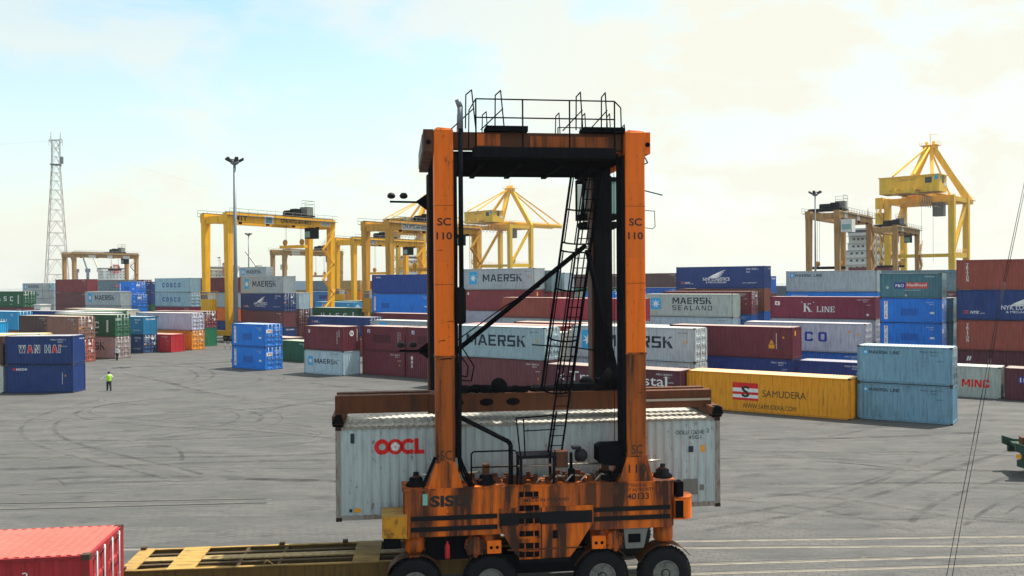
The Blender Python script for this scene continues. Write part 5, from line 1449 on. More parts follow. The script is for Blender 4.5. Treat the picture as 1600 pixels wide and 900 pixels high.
# stile handrails over the top beam: tall narrow hoops with a slanting rail
for x in (4.05, 4.92, 7.35, 8.12):
    hp = MB(); hp.path([(x - 0.12, -0.15, 14.3), (x - 0.10, -0.10, 15.30), (x + 0.10, 0.25, 15.52), (x + 0.26, 0.65, 14.35)], 0.02)
    hp.path([(x - 0.55, -0.30, 14.25), (x + 0.18, 0.35, 15.0)], 0.018); hp.build('stile_handrail', M['dark'], car)
for x in (3.85, 4.62, 6.92, 7.75, 8.55):
    hp = MB(); hp.path([(x - 0.08, 1.2, 14.2), (x - 0.06, 1.2, 14.95), (x + 0.08, 1.4, 15.1), (x + 0.14, 1.5, 14.2)], 0.018); hp.build('stile_handrail', M['dark'], car)
# exhaust up the left leg
ex = MB(); ex.tube((3.78, -0.10, 14.3), (3.78, -0.10, 14.95), 0.085, n=10); ex.tube((3.78, -0.10, 14.93), (3.70, -0.10, 15.15), 0.085, n=10)
exo = ex.build('exhaust_pipe', M['mast'], car)
MB().tube((3.78, -0.10, 9.6), (3.78, -0.10, 14.3), 0.07, n=10).build('riser_pipe', BK, exo)
MB().lathe([(0.06, 8.55), (0.15, 8.62), (0.15, 9.55), (0.08, 9.65)], 12, 'z', (3.76, -0.08, 0)).build('muffler', BK, exo)
MB().tube((3.70, -0.02, 4.2), (3.74, -0.06, 8.6), 0.05, n=8).build('lower_pipe', BK, exo)
# operator cab behind the far right leg
cb = MB(); cb.box(8.55, 9.95, 5.30, 6.6, 12.05, 12.24); cb.box(8.55, 9.95, 5.30, 6.6, 13.42, 13.56)
for x in (8.55, 8.95, 9.45, 9.88):
    for y in (5.30, 6.53): cb.box(x, x + 0.07, y, y + 0.07, 12.22, 13.42)
cb.prism([(5.3, 11.95), (6.6, 11.95), (6.3, 11.7), (5.3, 11.75)], 8.6, 9.9, 'x')
cab = cb.build('operator_cab', BK, car)
for x0, x1 in ((8.62, 8.95), (9.02, 9.45), (9.52, 9.88)):
    MB().box(x0, x1, 5.34, 5.36, 12.24, 13.40).build('window_pane', M['pane'], cab)
    MB().box(x0, x1, 6.54, 6.56, 12.24, 13.40).build('window_pane', M['pane'], cab)
MB().box(9.05, 9.35, 5.7, 6.2, 12.22, 12.95).build('seat', M['greyp'], cab)
MB().box(9.9, 9.93, 5.38, 6.5, 12.24, 13.40).build('window_pane', M['pane'], cab)
# diagonal tie struts on the far frame and their hoses
MB().tube((3.35, 4.30, 7.0), (8.45, 4.30, 11.05), 0.085, n=8).build('diagonal_brace', M['dark'], car)
MB().tube((8.50, 4.28, 10.9), (9.55, 4.18, 6.25), 0.10, n=8).build('diagonal_brace', M['dark'], car)
MB().path([(3.6, 0.9, 7.95), (5.2, 0.95, 9.05), (6.3, 1.05, 9.65)], 0.02).path([(3.95, 4.2, 7.4), (4.3, 4.2, 6.9), (4.25, 4.2, 6.55), (4.0, 4.2, 6.6), (3.9, 4.2, 7.3)], 0.025).path([(4.1, 4.2, 7.55), (4.5, 4.2, 6.9), (4.4, 4.2, 6.4), (3.95, 4.2, 6.45)], 0.025).build('hydraulic_hose', M['dark'], car)
hz = MB(); random.seed(5)
for k in range(7):
    x = 8.9 + 0.08 * k; hz.path([(x, 4.0, 6.5 + 0.1 * k), (x + 0.1, 3.8, 6.25), (x - 0.15, 3.7, 6.15 + random.random() * .3), (x - 0.4 - .1 * k, 3.6, 6.3)], 0.03)
for z in (8.2, 9.6): hz.path([(9.0 + .02 * z, 4.2, z), (9.1, 4.2, z - 1.2), (9.15, 4.2, z - 2.0)], 0.02)
hz.path([(6.5, 4.1, 7.62), (8.0, 4.1, 7.5), (9.3, 4.1, 7.3)], 0.025)
hz.build('hose_bundle', M['dark'], car)
# caged access ladder, near side
def lx(z): return 6.62 + (z - 4.6) * (7.95 - 6.62) / (13.6 - 4.6)
ld = MB(); ly = 0.45
for dx in (0.0, 0.42): ld.tube((lx(4.6) + dx - .2, ly, 4.6), (lx(13.7) + dx - .2, ly, 13.7), 0.032, n=6)
z = 4.8
while z < 13.6: ld.tube((lx(z) - .2, ly, z), (lx(z) + .22, ly, z), 0.016, n=5); z += 0.30
lad = ld.build('ladder', M['dark'], car)
def hoop_pts(z, r=0.46):
    return [(lx(z) - 0.22 + r * math.cos(a) * 1.0, ly - 0.02 - abs(math.sin(a)) * r * 1.25, z - 0.10 * abs(math.sin(a))) for a in [math.pi * i / 8 for i in range(9)]]
for z in (6.55, 8.1, 9.6, 10.75, 11.0, 12.0, 13.2): MB().path(hoop_pts(z), 0.028).build('cage_hoop', M['dark'], lad)
cg = MB()
for i in range(0, 9):
    if i in (1, 3, 4, 5, 7): 
        a_, b2 = hoop_pts(6.55)[i], hoop_pts(10.75)[i]; cg.tube(a_, b2, 0.022, n=5)
        a_, b2 = hoop_pts(11.0)[i], hoop_pts(13.2)[i]; cg.tube(a_, b2, 0.022, n=5)
cg.tube(hoop_pts(6.55)[8], hoop_pts(13.2)[8], 0.04, n=5); cg.tube(hoop_pts(6.55)[0], hoop_pts(13.2)[0], 0.03, n=5)
cg.build('cage_bars', M['dark'], lad)
# lamp brackets on the left
for x, z, y in ((2.03, 12.57, 4.6), (2.31, 7.45, 4.6)):
    br = MB(); br.tube((2.95, y, z - 0.02), (x - 0.35, y, z), 0.04, n=6); br.prism([(2.95, z - 0.3), (2.95, z + 0.28), (2.55, z)], y - 0.03, y + 0.03, 'y'); bo = br.build('lamp_bracket', M['dark'], car)
    for dx in (-0.30, 0.12): MB().lathe([(0.05, 0.10), (0.13, 0.14), (0.14, 0.22), (0.08, 0.30)], 10, 'z', (x + dx, y, z)).build('work_lamp', M['lamp'], bo)
# right-hand fittings on the right leg: whip and mirror loop
rt = MB(); rt.path([(9.40, 0.2, 12.55), (9.95, 0.1, 12.40)], 0.02); rt.path([(9.40, 0.2, 11.95), (9.72, 0.2, 11.92), (9.74, 0.2, 11.45), (9.66, 0.2, 11.38), (9.40, 0.2, 11.42)], 0.012); rt.path([(9.4, .2, 13.6), (9.52, .2, 13.4), (9.42, .2, 13.35)], 0.02)
rt.build('mirror_arm', M['dark'], car)
# equipment along the sill top
eq = MB(); eq.path([(3.72, 0.25, 5.78), (5.18, 0.25, 5.0), (5.25, 0.25, 4.9), (5.25, 0.25, 3.72)], 0.07, 8); eq.build('bent_pipe', BK, car)
eq = MB(); eq.path([(4.05, 0.12, 3.72), (4.05, 0.12, 4.68), (4.12, 0.12, 4.75), (5.35, 0.12, 4.75), (5.42, 0.12, 4.68), (5.42, 0.12, 3.72)], 0.024); eq.tube((4.05, 0.12, 4.28), (5.42, 0.12, 4.28), 0.02, n=6); eq.build('handrail', M['dark'], car)
eq = MB(); eq.tube((2.45, 0.5, 4.02), (3.1, 0.5, 4.05), 0.035, n=8); eq.tube((3.55, 0.5, 4.05), (4.35, 0.5, 4.06), 0.035, n=8); eq.tube((4.35, 0.5, 4.20), (8.35, 0.5, 4.20), 0.032, n=8); eq.tube((9.3, 0.5, 4.22), (9.95, 0.5, 4.24), 0.035, n=8); eq.build('steering_rod', M['chrome'], car)
for x in (2.42, 4.52, 8.20, 10.02):
    hub = MB().lathe([(0.30, 3.70), (0.30, 3.78), (0.20, 3.86), (0.20, 3.95), (0.08, 4.0), (0.08, 4.12), (0.0, 4.13)], 14, 'z', (x, 0.5, 0)).build('steering_head', BK, car)
    MB().box(x - 0.10, x + 0.10, 0.40, 0.60, 3.95, 4.30 if x in (4.52, 8.20) else 4.02).build('bracket', OB, hub)
pf = MB(); pf.box(5.48, 6.60, 0.05, 0.85, 4.50, 4.58)
for x in (5.5, 6.5):
    for y in (0.08, 0.78): pf.box(x, x + 0.08, y, y + 0.06, 3.72, 4.50)
pl = pf.build('ladder_platform', BK, car)
pr = MB(); pr.path([(5.52, 0.08, 4.58), (5.40, 0.08, 5.72), (6.55, 0.08, 5.78)], 0.022); pr.path([(5.66, 0.08, 4.58), (5.62, 0.08, 5.70)], 0.022); pr.tube((5.64, 0.08, 5.33), (6.60, 0.08, 5.36), 0.018, n=6); pr.tube((6.42, 0.08, 4.58), (6.62, 0.08, 5.9), 0.03, n=6); pr.build('platform_rail', M['dark'], pl)
MB().box(6.62, 6.98, 0.15, 0.55, 4.18, 4.66).build('electrical_box', M['orangeblack'], car)
fl = MB(); fl.tube((7.10, 0.3, 3.72), (7.10, 0.3, 4.6), 0.05, n=8); fl.box(7.02, 7.2, 0.2, 0.4, 3.72, 4.1); flo = fl.build('lamp_post', M['dark'], car)
MB().lathe([(0.14, -0.16), (0.2, -0.1), (0.2, 0.1), (0.1, 0.2)], 14, 'x', (7.38, 0.25, 4.52)).build('work_lamp', M['lamp'], flo); MB().box(7.12, 7.38, 0.1, 0.4, 4.72, 4.80).build('lamp_cap', M['lamp'], flo)
MB().prism([(7.92, 4.30), (7.92, 4.74), (8.06, 4.82), (8.72, 4.82), (8.72, 4.16), (8.2, 4.22)], 0.05, 0.8, 'y').build('battery_box', M['dark'], car)
jk = MB(); random.seed(3)
for k in range(70):
    x = random.uniform(3.9, 8.7); y = random.uniform(0.2, 0.95); z = 3.72; a_ = random.uniform(0.05, 0.14)
    jk.box(x, x + a_ * 1.4, y, y + a_, z, z + random.uniform(0.05, 0.24))
jk.build('hydraulic_valves', OB, car)
jp = MB()
for k in range(6): jp.path([(6.0 + 0.45 * k, 0.15, 3.75), (6.2 + 0.45 * k, 0.2, 3.95), (6.5 + 0.45 * k, 0.4, 3.85), (6.7 + 0.45 * k, 0.5, 3.74)], 0.025)
jp.build('hydraulic_pipe', M['chrome'], car)
for x0, s in ((3.575, 1), (8.765, -1)):
    jp = MB(); 
    for k in range(3): jp.path([(x0 + s * 0.05, 0.0 + .05 * k, 4.9), (x0 + s * (0.10 + .05 * k), -0.02, 4.45), (x0 + s * (0.22 + .08 * k), -0.02, 4.05), (x0 + s * (0.42 + .06 * k), 0.05, 3.74)], 0.035)
    jp.build('hydraulic_hose', M['dark'], car)
MB().bar((2.98, -0.02, 4.65), (2.60, -0.02, 3.78), 0.09).build('cable_conduit', M['dark'], car)
# end boxes
lb = MB().prism([(1.41, 2.30), (2.20, 2.26), (2.20, 2.92), (1.41, 2.94)], 0.05, 1.0, 'y').build('end_box', M['boxyellow'], car)
MB().box(1.40, 2.21, 0.04, 1.01, 2.92, 2.97).build('lid', M['chassis'], lb)
MB().box(1.45, 1.95, 0.15, 0.9, 1.95, 2.26).build('tow_block', M['dark'], car)
n = 10; pts = [(10.26, 0.02), (10.55, 0.02)] + [(10.55 + 0.36 * math.sin(math.pi * i / n), 0.5 - 0.48 * math.cos(math.pi * i / n)) for i in range(1, n)] + [(10.55, 0.98), (10.26, 0.98)]
rb = MB().prism(pts, 2.50, 3.14, 'z').build('end_box', OR, car)
MB().prism([(x * 1.0 + (0.012 if x > 10.5 else 0), y) for x, y in pts], 3.14, 3.17, 'z').build('lid', OD, rb)
MB().box(10.34, 10.56, 0.12, 0.5, 3.17, 3.62).build('lamp_housing', M['dark'], rb)
random.seed(8); mb = MB()
for k in range(9): 
    x = random.uniform(10.30, 10.5); z = random.uniform(2.56, 3.0); mb.add([(x + random.uniform(-.07, .07), 0.012, z + random.uniform(-.1, .1)) for _ in range(5)], [(0, 1, 2, 3, 4)])
MB().box(10.27, 10.52, 0.008, 0.02, 2.55, 3.08).build('warning_patch', M['dark'], rb)
# wheels, four a side, with forks and mudguards
TY = MB().lathe([(0.42, -0.22), (0.60, -0.26), (0.74, -0.24), (0.80, -0.15), (0.81, 0.0), (0.80, 0.15), (0.74, 0.24), (0.60, 0.26), (0.42, 0.22)], 40, 'y', caps=False)
for k in range(40):
    a_ = 2 * math.pi * k / 40
    for sgn in (-1, 1):
        p = Vector((math.cos(a_) * 0.775, sgn * 0.20, math.sin(a_) * 0.775)); q = Vector((math.cos(a_ + 0.10) * 0.82, sgn * 0.03, math.sin(a_ + 0.10) * 0.82)); TY.bar(p, q, 0.05, 0.06)
tyre_me = TY.mesh('tyre')
RM = MB().lathe([(0.43, -0.20), (0.40, -0.235), (0.36, -0.22), (0.34, -0.12), (0.30, -0.10), (0.24, -0.12), (0.16, -0.14), (0.14, -0.20), (0.06, -0.22), (0.0, -0.22)], 28, 'y')
for k in range(10): 
    a_ = 2 * math.pi * k / 10; RM.lathe([(0.034, -0.18), (0.034, -0.11)], 6, 'y', (0.23 * math.cos(a_), 0, 0.23 * math.sin(a_)))
rim_me = RM.mesh('rim')
hub_me = MB().lathe([(0.335, -0.128), (0.325, -0.118), (0.29, -0.112), (0.28, -0.115)], 28, 'y', caps=False).lathe([(0.15, -0.145), (0.145, -0.205), (0.12, -0.215)], 18, 'y', caps=False).mesh('hub_ring')
rimm = paint('rim_paint', (0.19, 0.19, 0.17), rust=0.9, grime=0.8, streak=(3, 3, 3))
for side, yw in ((0, 0.42), (1, 4.83)):
    for wi, x in enumerate((2.36, 4.62, 8.03, 10.02)):
        wh = bpy.data.objects.new('wheel', None); C.objects.link(wh); wh.parent = car; wh.location = (x, yw, 0.80); wh.rotation_euler = (0, R(17 * wi), 0 if side == 0 else math.pi)
        obj('tyre', tyre_me, M['rubber'], wh); obj('rim', rim_me, rimm, wh); obj('hub_ring', hub_me, M['dark'], wh)
        fk = MB(); fk.lathe([(0.20, 1.72), (0.30, 1.82), (0.30, 2.30)], 16, 'z', (x, yw + 0.08, 0)); fk.lathe([(0.15, 1.55), (0.15, 1.75)], 12, 'z', (x, yw + 0.08, 0)); fk.box(x - 0.12, x + 0.12, yw + 0.30, yw + 0.42, 0.7, 1.75); fk.box(x - 0.16, x + 0.16, yw - .1, yw + 0.42, 1.62, 1.74)
        fk.build('wheel_fork', OD, car)
        if wi in (0, 2, 3) or True:
            gd = MB(); n = 8; A = []
            for i in range(n + 1):
                a_ = R(35 + 120 * i / n); A.append((x + 0.93 * math.cos(a_), 0.80 + 0.93 * math.sin(a_)))
            for (p, q) in zip(A[:-1], A[1:]): gd.hexa([(p[0], yw - .27, p[1]), (q[0], yw - .27, q[1]), (q[0], yw + .27, q[1]), (p[0], yw + .27, p[1])], [(p[0], yw - .27, p[1] + .02), (q[0], yw - .27, q[1] + .02), (q[0], yw + .27, q[1] + .02), (p[0], yw + .27, p[1] + .02)])
            if wi != 1: gd.build('mudguard', OB, car)
for x in (4.15, 8.42):
    hb = MB().lathe([(0.24, -0.05), (0.30, 0.0), (0.30, 0.4)], 14, 'y', (x, 0.15, 1.92))
    for k in range(8): hb.box(x + 0.26 * math.cos(k * .785) - .05, x + 0.26 * math.cos(k * .785) + .05, 0.06, 0.2, 1.92 + 0.26 * math.sin(k * .785) - .05, 1.92 + 0.26 * math.sin(k * .785) + .05)
    hb.build('wheel_motor', OD, car)
for x in (4.50, 7.68):
    bp_ = MB().box(x, x + 0.42, 0.02, 0.12, 1.72, 2.10).build('bracket_plate', OR, car)
    for dx in (0.12, 0.30): MB().lathe([(0.05, -0.01), (0.05, 0.02)], 10, 'y', (x + dx, 0.02, 1.90)).build('bolt_hole', M['dark'], bp_)
gt = MB().prism([(8.72, 1.68), (9.28, 1.68), (9.42, 2.28), (8.66, 2.28)], 0.05, 0.9, 'y').build('hydraulic_tank', M['greyp'], car); MB().box(8.80, 9.18, 0.03, 0.06, 1.86, 2.12).build('inspection_window', M['dark'], gt)
MB().lathe([(0.07, 1.62), (0.075, 1.66), (0.075, 2.0), (0.03, 2.06), (0.03, 2.12)], 10, 'z', (3.32, 0.1, 0)).build('fire_extinguisher', M['red'], car)
MB().box(2.7, 4.0, 0.35, 0.9, 1.5, 2.28).box(4.9, 7.7, 0.3, 1.0, 1.0, 1.6).build('axle_beam', M['dark'], car)
MB().box(2.7, 10.0, 4.4, 5.0, 1.3, 2.28).build('axle_beam', M['dark'], car)
# spreader and hoist ropes
SPM = M['rustbeam']
sb = MB(); sb.box(2.9, 9.4, 1.95, 3.2, 5.66, 6.24); spr = sb.build('spreader', SPM, car)
MB().box(-0.05, 2.95, 2.02, 2.35, 5.70, 6.26).build('telescopic_arm', SPM, spr); MB().box(-0.05, 2.95, 2.8, 3.12, 5.70, 6.26).build('telescopic_arm', SPM, spr)
MB().box(9.35, 12.15, 2.02, 2.35, 5.63, 6.20).build('telescopic_arm', SPM, spr); MB().box(9.35, 12.15, 2.8, 3.12, 5.63, 6.20).build('telescopic_arm', SPM, spr)
MB().box(9.3, 12.1, 1.97, 2.0, 5.86, 5.93).build('cylinder_rod', M['chrome'], spr)
for x0 in (-0.10, 11.93):
    e = MB(); e.box(x0, x0 + 0.36, 1.36, 3.78, 5.46, 5.72); eo = e.build('end_cross_beam', SPM, spr)
    for y in (1.36, 3.5): 
        MB().box(x0 + 0.02, x0 + 0.32, y - 0.03, y + 0.31, 5.40, 5.47).build('twistlock', M['dark'], eo)
        MB().prism([(x0 + 0.0, 5.50), (x0 + 0.36, 5.50), (x0 + 0.28, 5.74), (x0 + 0.1, 5.74)], y - 0.05, y + 0.25, 'y').build('gather_guide', M['dark'], eo)
for x in (3.75, 4.70, 5.55): MB().prism([(x + .19 * math.cos(t) * (1 if abs(math.cos(t)) < .5 else 1.2), 5.97 + 0.12 * math.sin(t)) for t in [2 * math.pi * i / 12 for i in range(12)]], 1.944, 1.96, 'y').build('lightening_hole', M['dark'], spr)
random.seed(21); mc = MB()
for k in range(90):
    x = random.uniform(3.2, 9.3); s = random.uniform(0.06, 0.18); mc.box(x, x + s * random.uniform(1, 2.4), 2.05 + random.random() * .8, 2.2 + random.random() * .9, 6.24, 6.24 + s)
mc.box(7.1, 8.3, 2.1, 3.0, 6.24, 6.48); mc.build('spreader_machinery', BK, spr)
for x in (5.15, 8.05, 8.75): MB().lathe([(0.10, -0.12), (0.26, -0.10), (0.22, 0.0), (0.26, 0.10), (0.10, 0.12)], 14, 'y', (x, 2.4, 6.42)).build('rope_sheave', BK, spr)
cw = MB()
for k in range(8): cw.path([(8.45 + .1 * k, 2.2, 6.24), (8.4 + .12 * k, 2.0, 6.6 + .05 * (k % 3)), (8.7 + .05 * k, 2.1, 6.95 - .06 * k), (9.0, 2.3, 6.3 + .08 * k)], 0.035)
cw.box(8.35, 8.9, 2.1, 2.6, 6.24, 6.62); cw.box(9.0, 9.3, 2.0, 2.5, 6.24, 6.8)
cw.build('cable_reel_gear', BK, spr)
hb = MB()
for k in range(9): x = 3.4 + 0.62 * k; hb.path([(x, 2.0, 6.26), (x + .2, 1.98, 6.38), (x + .45, 2.0, 6.30), (x + .62, 2.02, 6.27)], 0.022)
for k in range(5): hb.path([(8.6, 2.1, 6.3), (8.75 + .05 * k, 1.9, 6.75), (8.95, 1.95, 6.9 - .1 * k), (9.1 + .04 * k, 2.0, 6.3)], 0.03)
hb.build('spreader_hose', M['dark'], spr)
rp = MB()
for x in (3.75, 9.0):
    for y in (1.3, 3.9): rp.tube((x, y, 6.2), (x, y, 13.6), 0.014, n=5)
rp.tube((8.62, 1.0, 4.0), (8.66, 1.0, 13.6), 0.012, n=5)
rp.build('hoist_ropes', M['dark'], car)

# the container it carries
h45 = 2.896; k = kit(12.192, h45)
pc = CO + _cx * 6.096 + _cy * (1.35 + W / 2)
oo = thing('shipping_container', 'pale grey-blue rusty container hanging in the straddle carrier, with red rounded letters', 'container', (pc.x, pc.y, 2.5), CY)
opm = paint('oocl_panel', COL['oocl'], rust=0.9, grime=0.25, fade=0.22, rough=0.55, rustcol=(0.16, 0.07, 0.03), streak=(4, 4, 0.5), vary=0)
L_ = 12.192
obj('frame', k['frame'], paint('oocl_frame', (0.33, 0.31, 0.27), rust=1.0, grime=0.75, rustcol=(0.20, 0.075, 0.02), streak=(5, 5, 1.2), dirt=(0.14, 0.055, 0.02)), oo)
obj('roof', k['roof'], paint('oocl_roof', (0.55, 0.52, 0.45), rust=0.9, grime=0.6, fade=0.4), oo)
for sx in (-1, 1):
    for sy in (-1, 1):
        for z in (0, h45 - 0.118):
            x0, x1 = sorted((sx * (L_ / 2 + 0.004), sx * (L_ / 2 - 0.178))); y0, y1 = sorted((sy * (W / 2 + 0.004), sy * (W / 2 - 0.162))); MB().box(x0, x1, y0, y1, z, z + 0.118).build('corner_casting', M['casting'], oo)
sd = obj('side_panel', k['side'], opm, oo); obj('side_panel', k['side'], opm, oo, rz=math.pi); obj('end_wall', k['end'], opm, oo, rz=math.pi)
for i in '01':
    d = obj('door', k['door' + i], opm, oo); obj('lock_rods', k['rod' + i], M['steel'], d)
Yd = -W / 2 + 0.02; ul = -L_ / 2
rr = 0.26; zc = 1.80
lg = ring(1.47, zc, 0.30, 0.13) + ring(1.97, zc, 0.30, 0.18) + ring(2.47, zc, 0.30, 0.15, 40, 320) + [rect(2.70, 2.86, zc - 0.30, zc + 0.30), rect(2.86, 3.08, zc - 0.30, zc - 0.14)]
SQ = lambda pl: [[(1.17 + (x_ - 1.17) * 0.80, 2.24 + (z_ - 1.80) * 0.80) for x_, z_ in p] for p in pl]
obj('lettering', conform(poly_mesh('lettering', SQ(lg)), 0.0, L_), M['redink'], sd, (ul, Yd, 0))
fl_ = [disc(1.97 + 0.095 * math.cos(R(90 + 72 * i)), zc + 0.095 * math.sin(R(90 + 72 * i)), 0.072) for i in range(5)]
obj('emblem', conform(poly_mesh('emblem', SQ(fl_)), 0.0, L_), M['white'], sd, (ul, Yd - 0.003, 0)); obj('emblem', conform(poly_mesh('emblem', SQ([disc(1.97, zc, 0.03)])), 0.0, L_), M['redink'], sd, (ul, Yd - 0.006, 0))
obj('lettering', tmesh('OOLU 126540', 0.95, 0.13), M['ink'], sd, (ul + 10.72, Yd, 2.36)); obj('lettering', tmesh('2', 0.09, 0.13), M['ink'], sd, (ul + 11.75, Yd, 2.40)); obj('lettering', tmesh('45G1', 0.42, 0.12), M['ink'], sd, (ul + 11.15, Yd, 2.20))
for u, v, w, hh, mt in ((11.15, 1.78, 0.16, 0.2, 'ink'), (11.55, 1.78, 0.14, 0.22, 'orangemark'), (0.55, 0.26, 0.2, 0.12, 'orangemark'), (0.40, 0.27, 0.09, 0.1, 'ink'), (0.45, 2.38, 0.12, 0.3, 'ink'), (11.5, 0.55, 0.15, 0.18, 'greyp'), (10.95, 0.42, 0.5, 0.5, 'greyp')):
    obj('sticker', poly_mesh_c(w, hh), M[mt], sd, (ul + u, Yd, v))

# ---------------------------------------------------------------- yellow skeletal trailer under the carrier
tc = CO + _cx * (-6.25) + _cy * 0.98
tr = thing('container_trailer', 'rusty yellow skeletal container trailer passing under the straddle carrier', 'trailer', tc, R(5.8))
CH = M['chassis']; TZ = 1.40
for y in (0.55, 1.55): MB().box(0, 12.3, y, y + 0.16, TZ - 0.60, TZ - 0.02).build('main_beam', M['chassisshade'], tr); 
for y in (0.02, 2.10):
    sr_ = MB().box(0, 12.3, y + 0.03, y + 0.09, TZ - 0.48, TZ - 0.03).build('side_rail', M['chassishalfshade'], tr); MB().box(0, 12.3, y, y + 0.12, TZ - 0.03, TZ + 0.0).build('rail_flange', CH, sr_)
MB().box(0.35, 12.2, 0.95, 1.32, TZ - 0.05, TZ - 0.01).build('spine_plate', paint('worn_spine', (0.38, 0.25, 0.09), rust=0.9, grime=0.5), tr)
for x in (0.0, 1.35, 6.75, 9.6, 11.9): MB().box(x, x + (0.8 if x in (1.35, 6.75) else 0.45), 0.0, 2.22, TZ - 0.02, TZ + 0.012).build('cross_member', CH, tr)
for x in (3.3, 4.5, 8.2): MB().box(x, x + 0.10, 0.1, 2.12, TZ - 0.2, TZ - 0.03).build('cross_member', M['chassisshade'], tr)
for x, y in ((0.02, 0.02), (0.02, 2.04), (6.3, 2.04), (11.95, .02), (11.95, 2.04), (4.3, 2.06)): MB().box(x, x + 0.16, y, y + 0.16, TZ + 0.012, TZ + 0.10).build('twistlock', M['casting'], tr)
ho = MB(); ho.path([(0.3, 0.35, TZ - .1), (2, 0.38, TZ - .06), (3.8, 0.30, TZ - .1), (4.8, .4, TZ - .1)], 0.03); ho.path([(4.1, 0.3, TZ - .05), (4.2, .25, TZ + .1), (4.4, .3, TZ - .05)], 0.02); ho.build('air_hose', CH, tr)
for x in (1.2, 2.5, 3.8):
    for y in (0.0, 1.75): 
        w_ = MB().lathe([(0.30, -0.02), (0.46, -0.02), (0.52, 0.05), (0.52, 0.40), (0.46, 0.46), (0.3, 0.46)], 24, 'y', (x, y, 0.52), caps=False).build('wheel', M['rubber'], tr); MB().lathe([(0.30, 0.02), (0.24, 0.08), (0.10, 0.05), (0.0, 0.03)], 18, 'y', (x, y, 0.52)).build('rim', M['whitep'], w_)
for y in (0.3, 1.8): MB().box(9.0, 9.15, y, y + 0.12, 0.0, TZ - 0.1).build('landing_leg', CH, tr)

# ---------------------------------------------------------------- red container in the foreground on its own trailer
ra = R(7.8); rx_, ry_ = Vector((math.cos(ra), math.sin(ra), 0)), Vector((-math.sin(ra), math.cos(ra), 0))
rp_ = Vector((-8.97, 18.9, 0)) - rx_ * 6.096 + ry_ * (W / 2)
rc = container(rp_.x, rp_.y, 1.51, ra, 12.19, 2.585, 'redN', None, 'door', 'bright red container with faded roof in the near left corner, doors to the right')
for ch in rc.children:
    if ch.name.startswith('side_panel') and abs(ch.rotation_euler.z) < .1:
        for i, s in enumerate('TGHU'): obj('lettering', tmesh(s, 0.13, 0.16), M['white'], ch, (6.096 - 2.0, -W / 2 + 0.02, 2.1 - 0.24 * i))
        for i, s in enumerate('2387'): obj('lettering', tmesh(s, 0.12, 0.16), M['white'], ch, (6.096 - 1.35, -W / 2 + 0.02, 2.1 - 0.24 * i))
        MB().box(6.096 - 2.05, 6.096 - 1.93, -W / 2 + 0.0, -W / 2 + 0.03, 2.18, 2.42).build('vent', M['casting'], ch)
t2 = rp_ - rx_ * 6.2 - ry_ * 1.1
rt = thing('container_trailer', 'yellow trailer beneath the bright red near container at the lower left', 'trailer', t2, ra)
for y in (0.55, 1.55): MB().box(0, 12.35, y, y + 0.16, 1.0, 1.42).build('main_beam', CH, rt)
for x in (0.1, 3, 6, 9, 12.0): MB().box(x, x + 0.25, 0.0, 2.2, 1.42, 1.505).build('cross_member', CH, rt)
for x in (9.0, 10.3, 11.6):
    for y in (0.0, 1.75): w_ = MB().lathe([(0.30, -0.02), (0.46, -0.02), (0.52, 0.05), (0.52, 0.40), (0.46, 0.46), (0.3, 0.46)], 24, 'y', (x, y, 0.52), caps=False).build('wheel', M['rubber'], rt); MB().lathe([(0.30, 0.02), (0.24, 0.08), (0.0, 0.03)], 18, 'y', (x, y, 0.52)).build('rim', M['whitep'], w_)
for y in (0.3, 1.8): MB().box(1.0, 1.15, y, y + 0.12, 0.0, 1.0).build('landing_leg', CH, rt)

# ---------------------------------------------------------------- dark green trailer at the right edge
gt = thing('container_trailer', 'dark green flatbed trailer end cut by the right frame edge', 'trailer', (24.5, 43.6, 0), R(-14))
MB().prism([(0, 1.75), (0, 1.35), (0.25, 1.25), (0.25, 0.95), (0.1, 0.9), (0.1, 0.6), (0.7, 0.45), (9, 0.45), (9, 1.6), (0.5, 1.6)], 0, 0.25, 'y').build('side_frame', M['tgreen'], gt)
MB().prism([(0, 1.75), (0, 1.35), (0.25, 1.25), (0.25, 0.95), (9, 0.95), (9, 1.6), (0.5, 1.6)], 2.2, 2.45, 'y').build('side_frame', M['tgreen'], gt)
MB().box(0.3, 9, 0.25, 2.2, 1.35, 1.5).build('deck', M['tgreen'], gt); MB().box(0.35, 1.0, 0.3, 0.8, 1.5, 1.98).build('twistlock_post', SPM, gt); MB().box(0.02, 0.26, 0.02, 0.1, 1.0, 1.2).build('reflector', M['orangemark'], gt)
for x in (1.6, 3.0, 7.5):
    for y in (0.0, 1.95): w_ = MB().lathe([(0.30, 0), (0.46, 0), (0.5, 0.06), (0.5, 0.4), (0.46, 0.46), (0.3, 0.46)], 24, 'y', (x, y, 0.5), caps=False).build('wheel', M['rubber'], gt); MB().lathe([(0.3, 0.02), (0.2, 0.06), (0, 0.03)], 16, 'y', (x, y, 0.5)).build('rim', M['whitep'], w_)
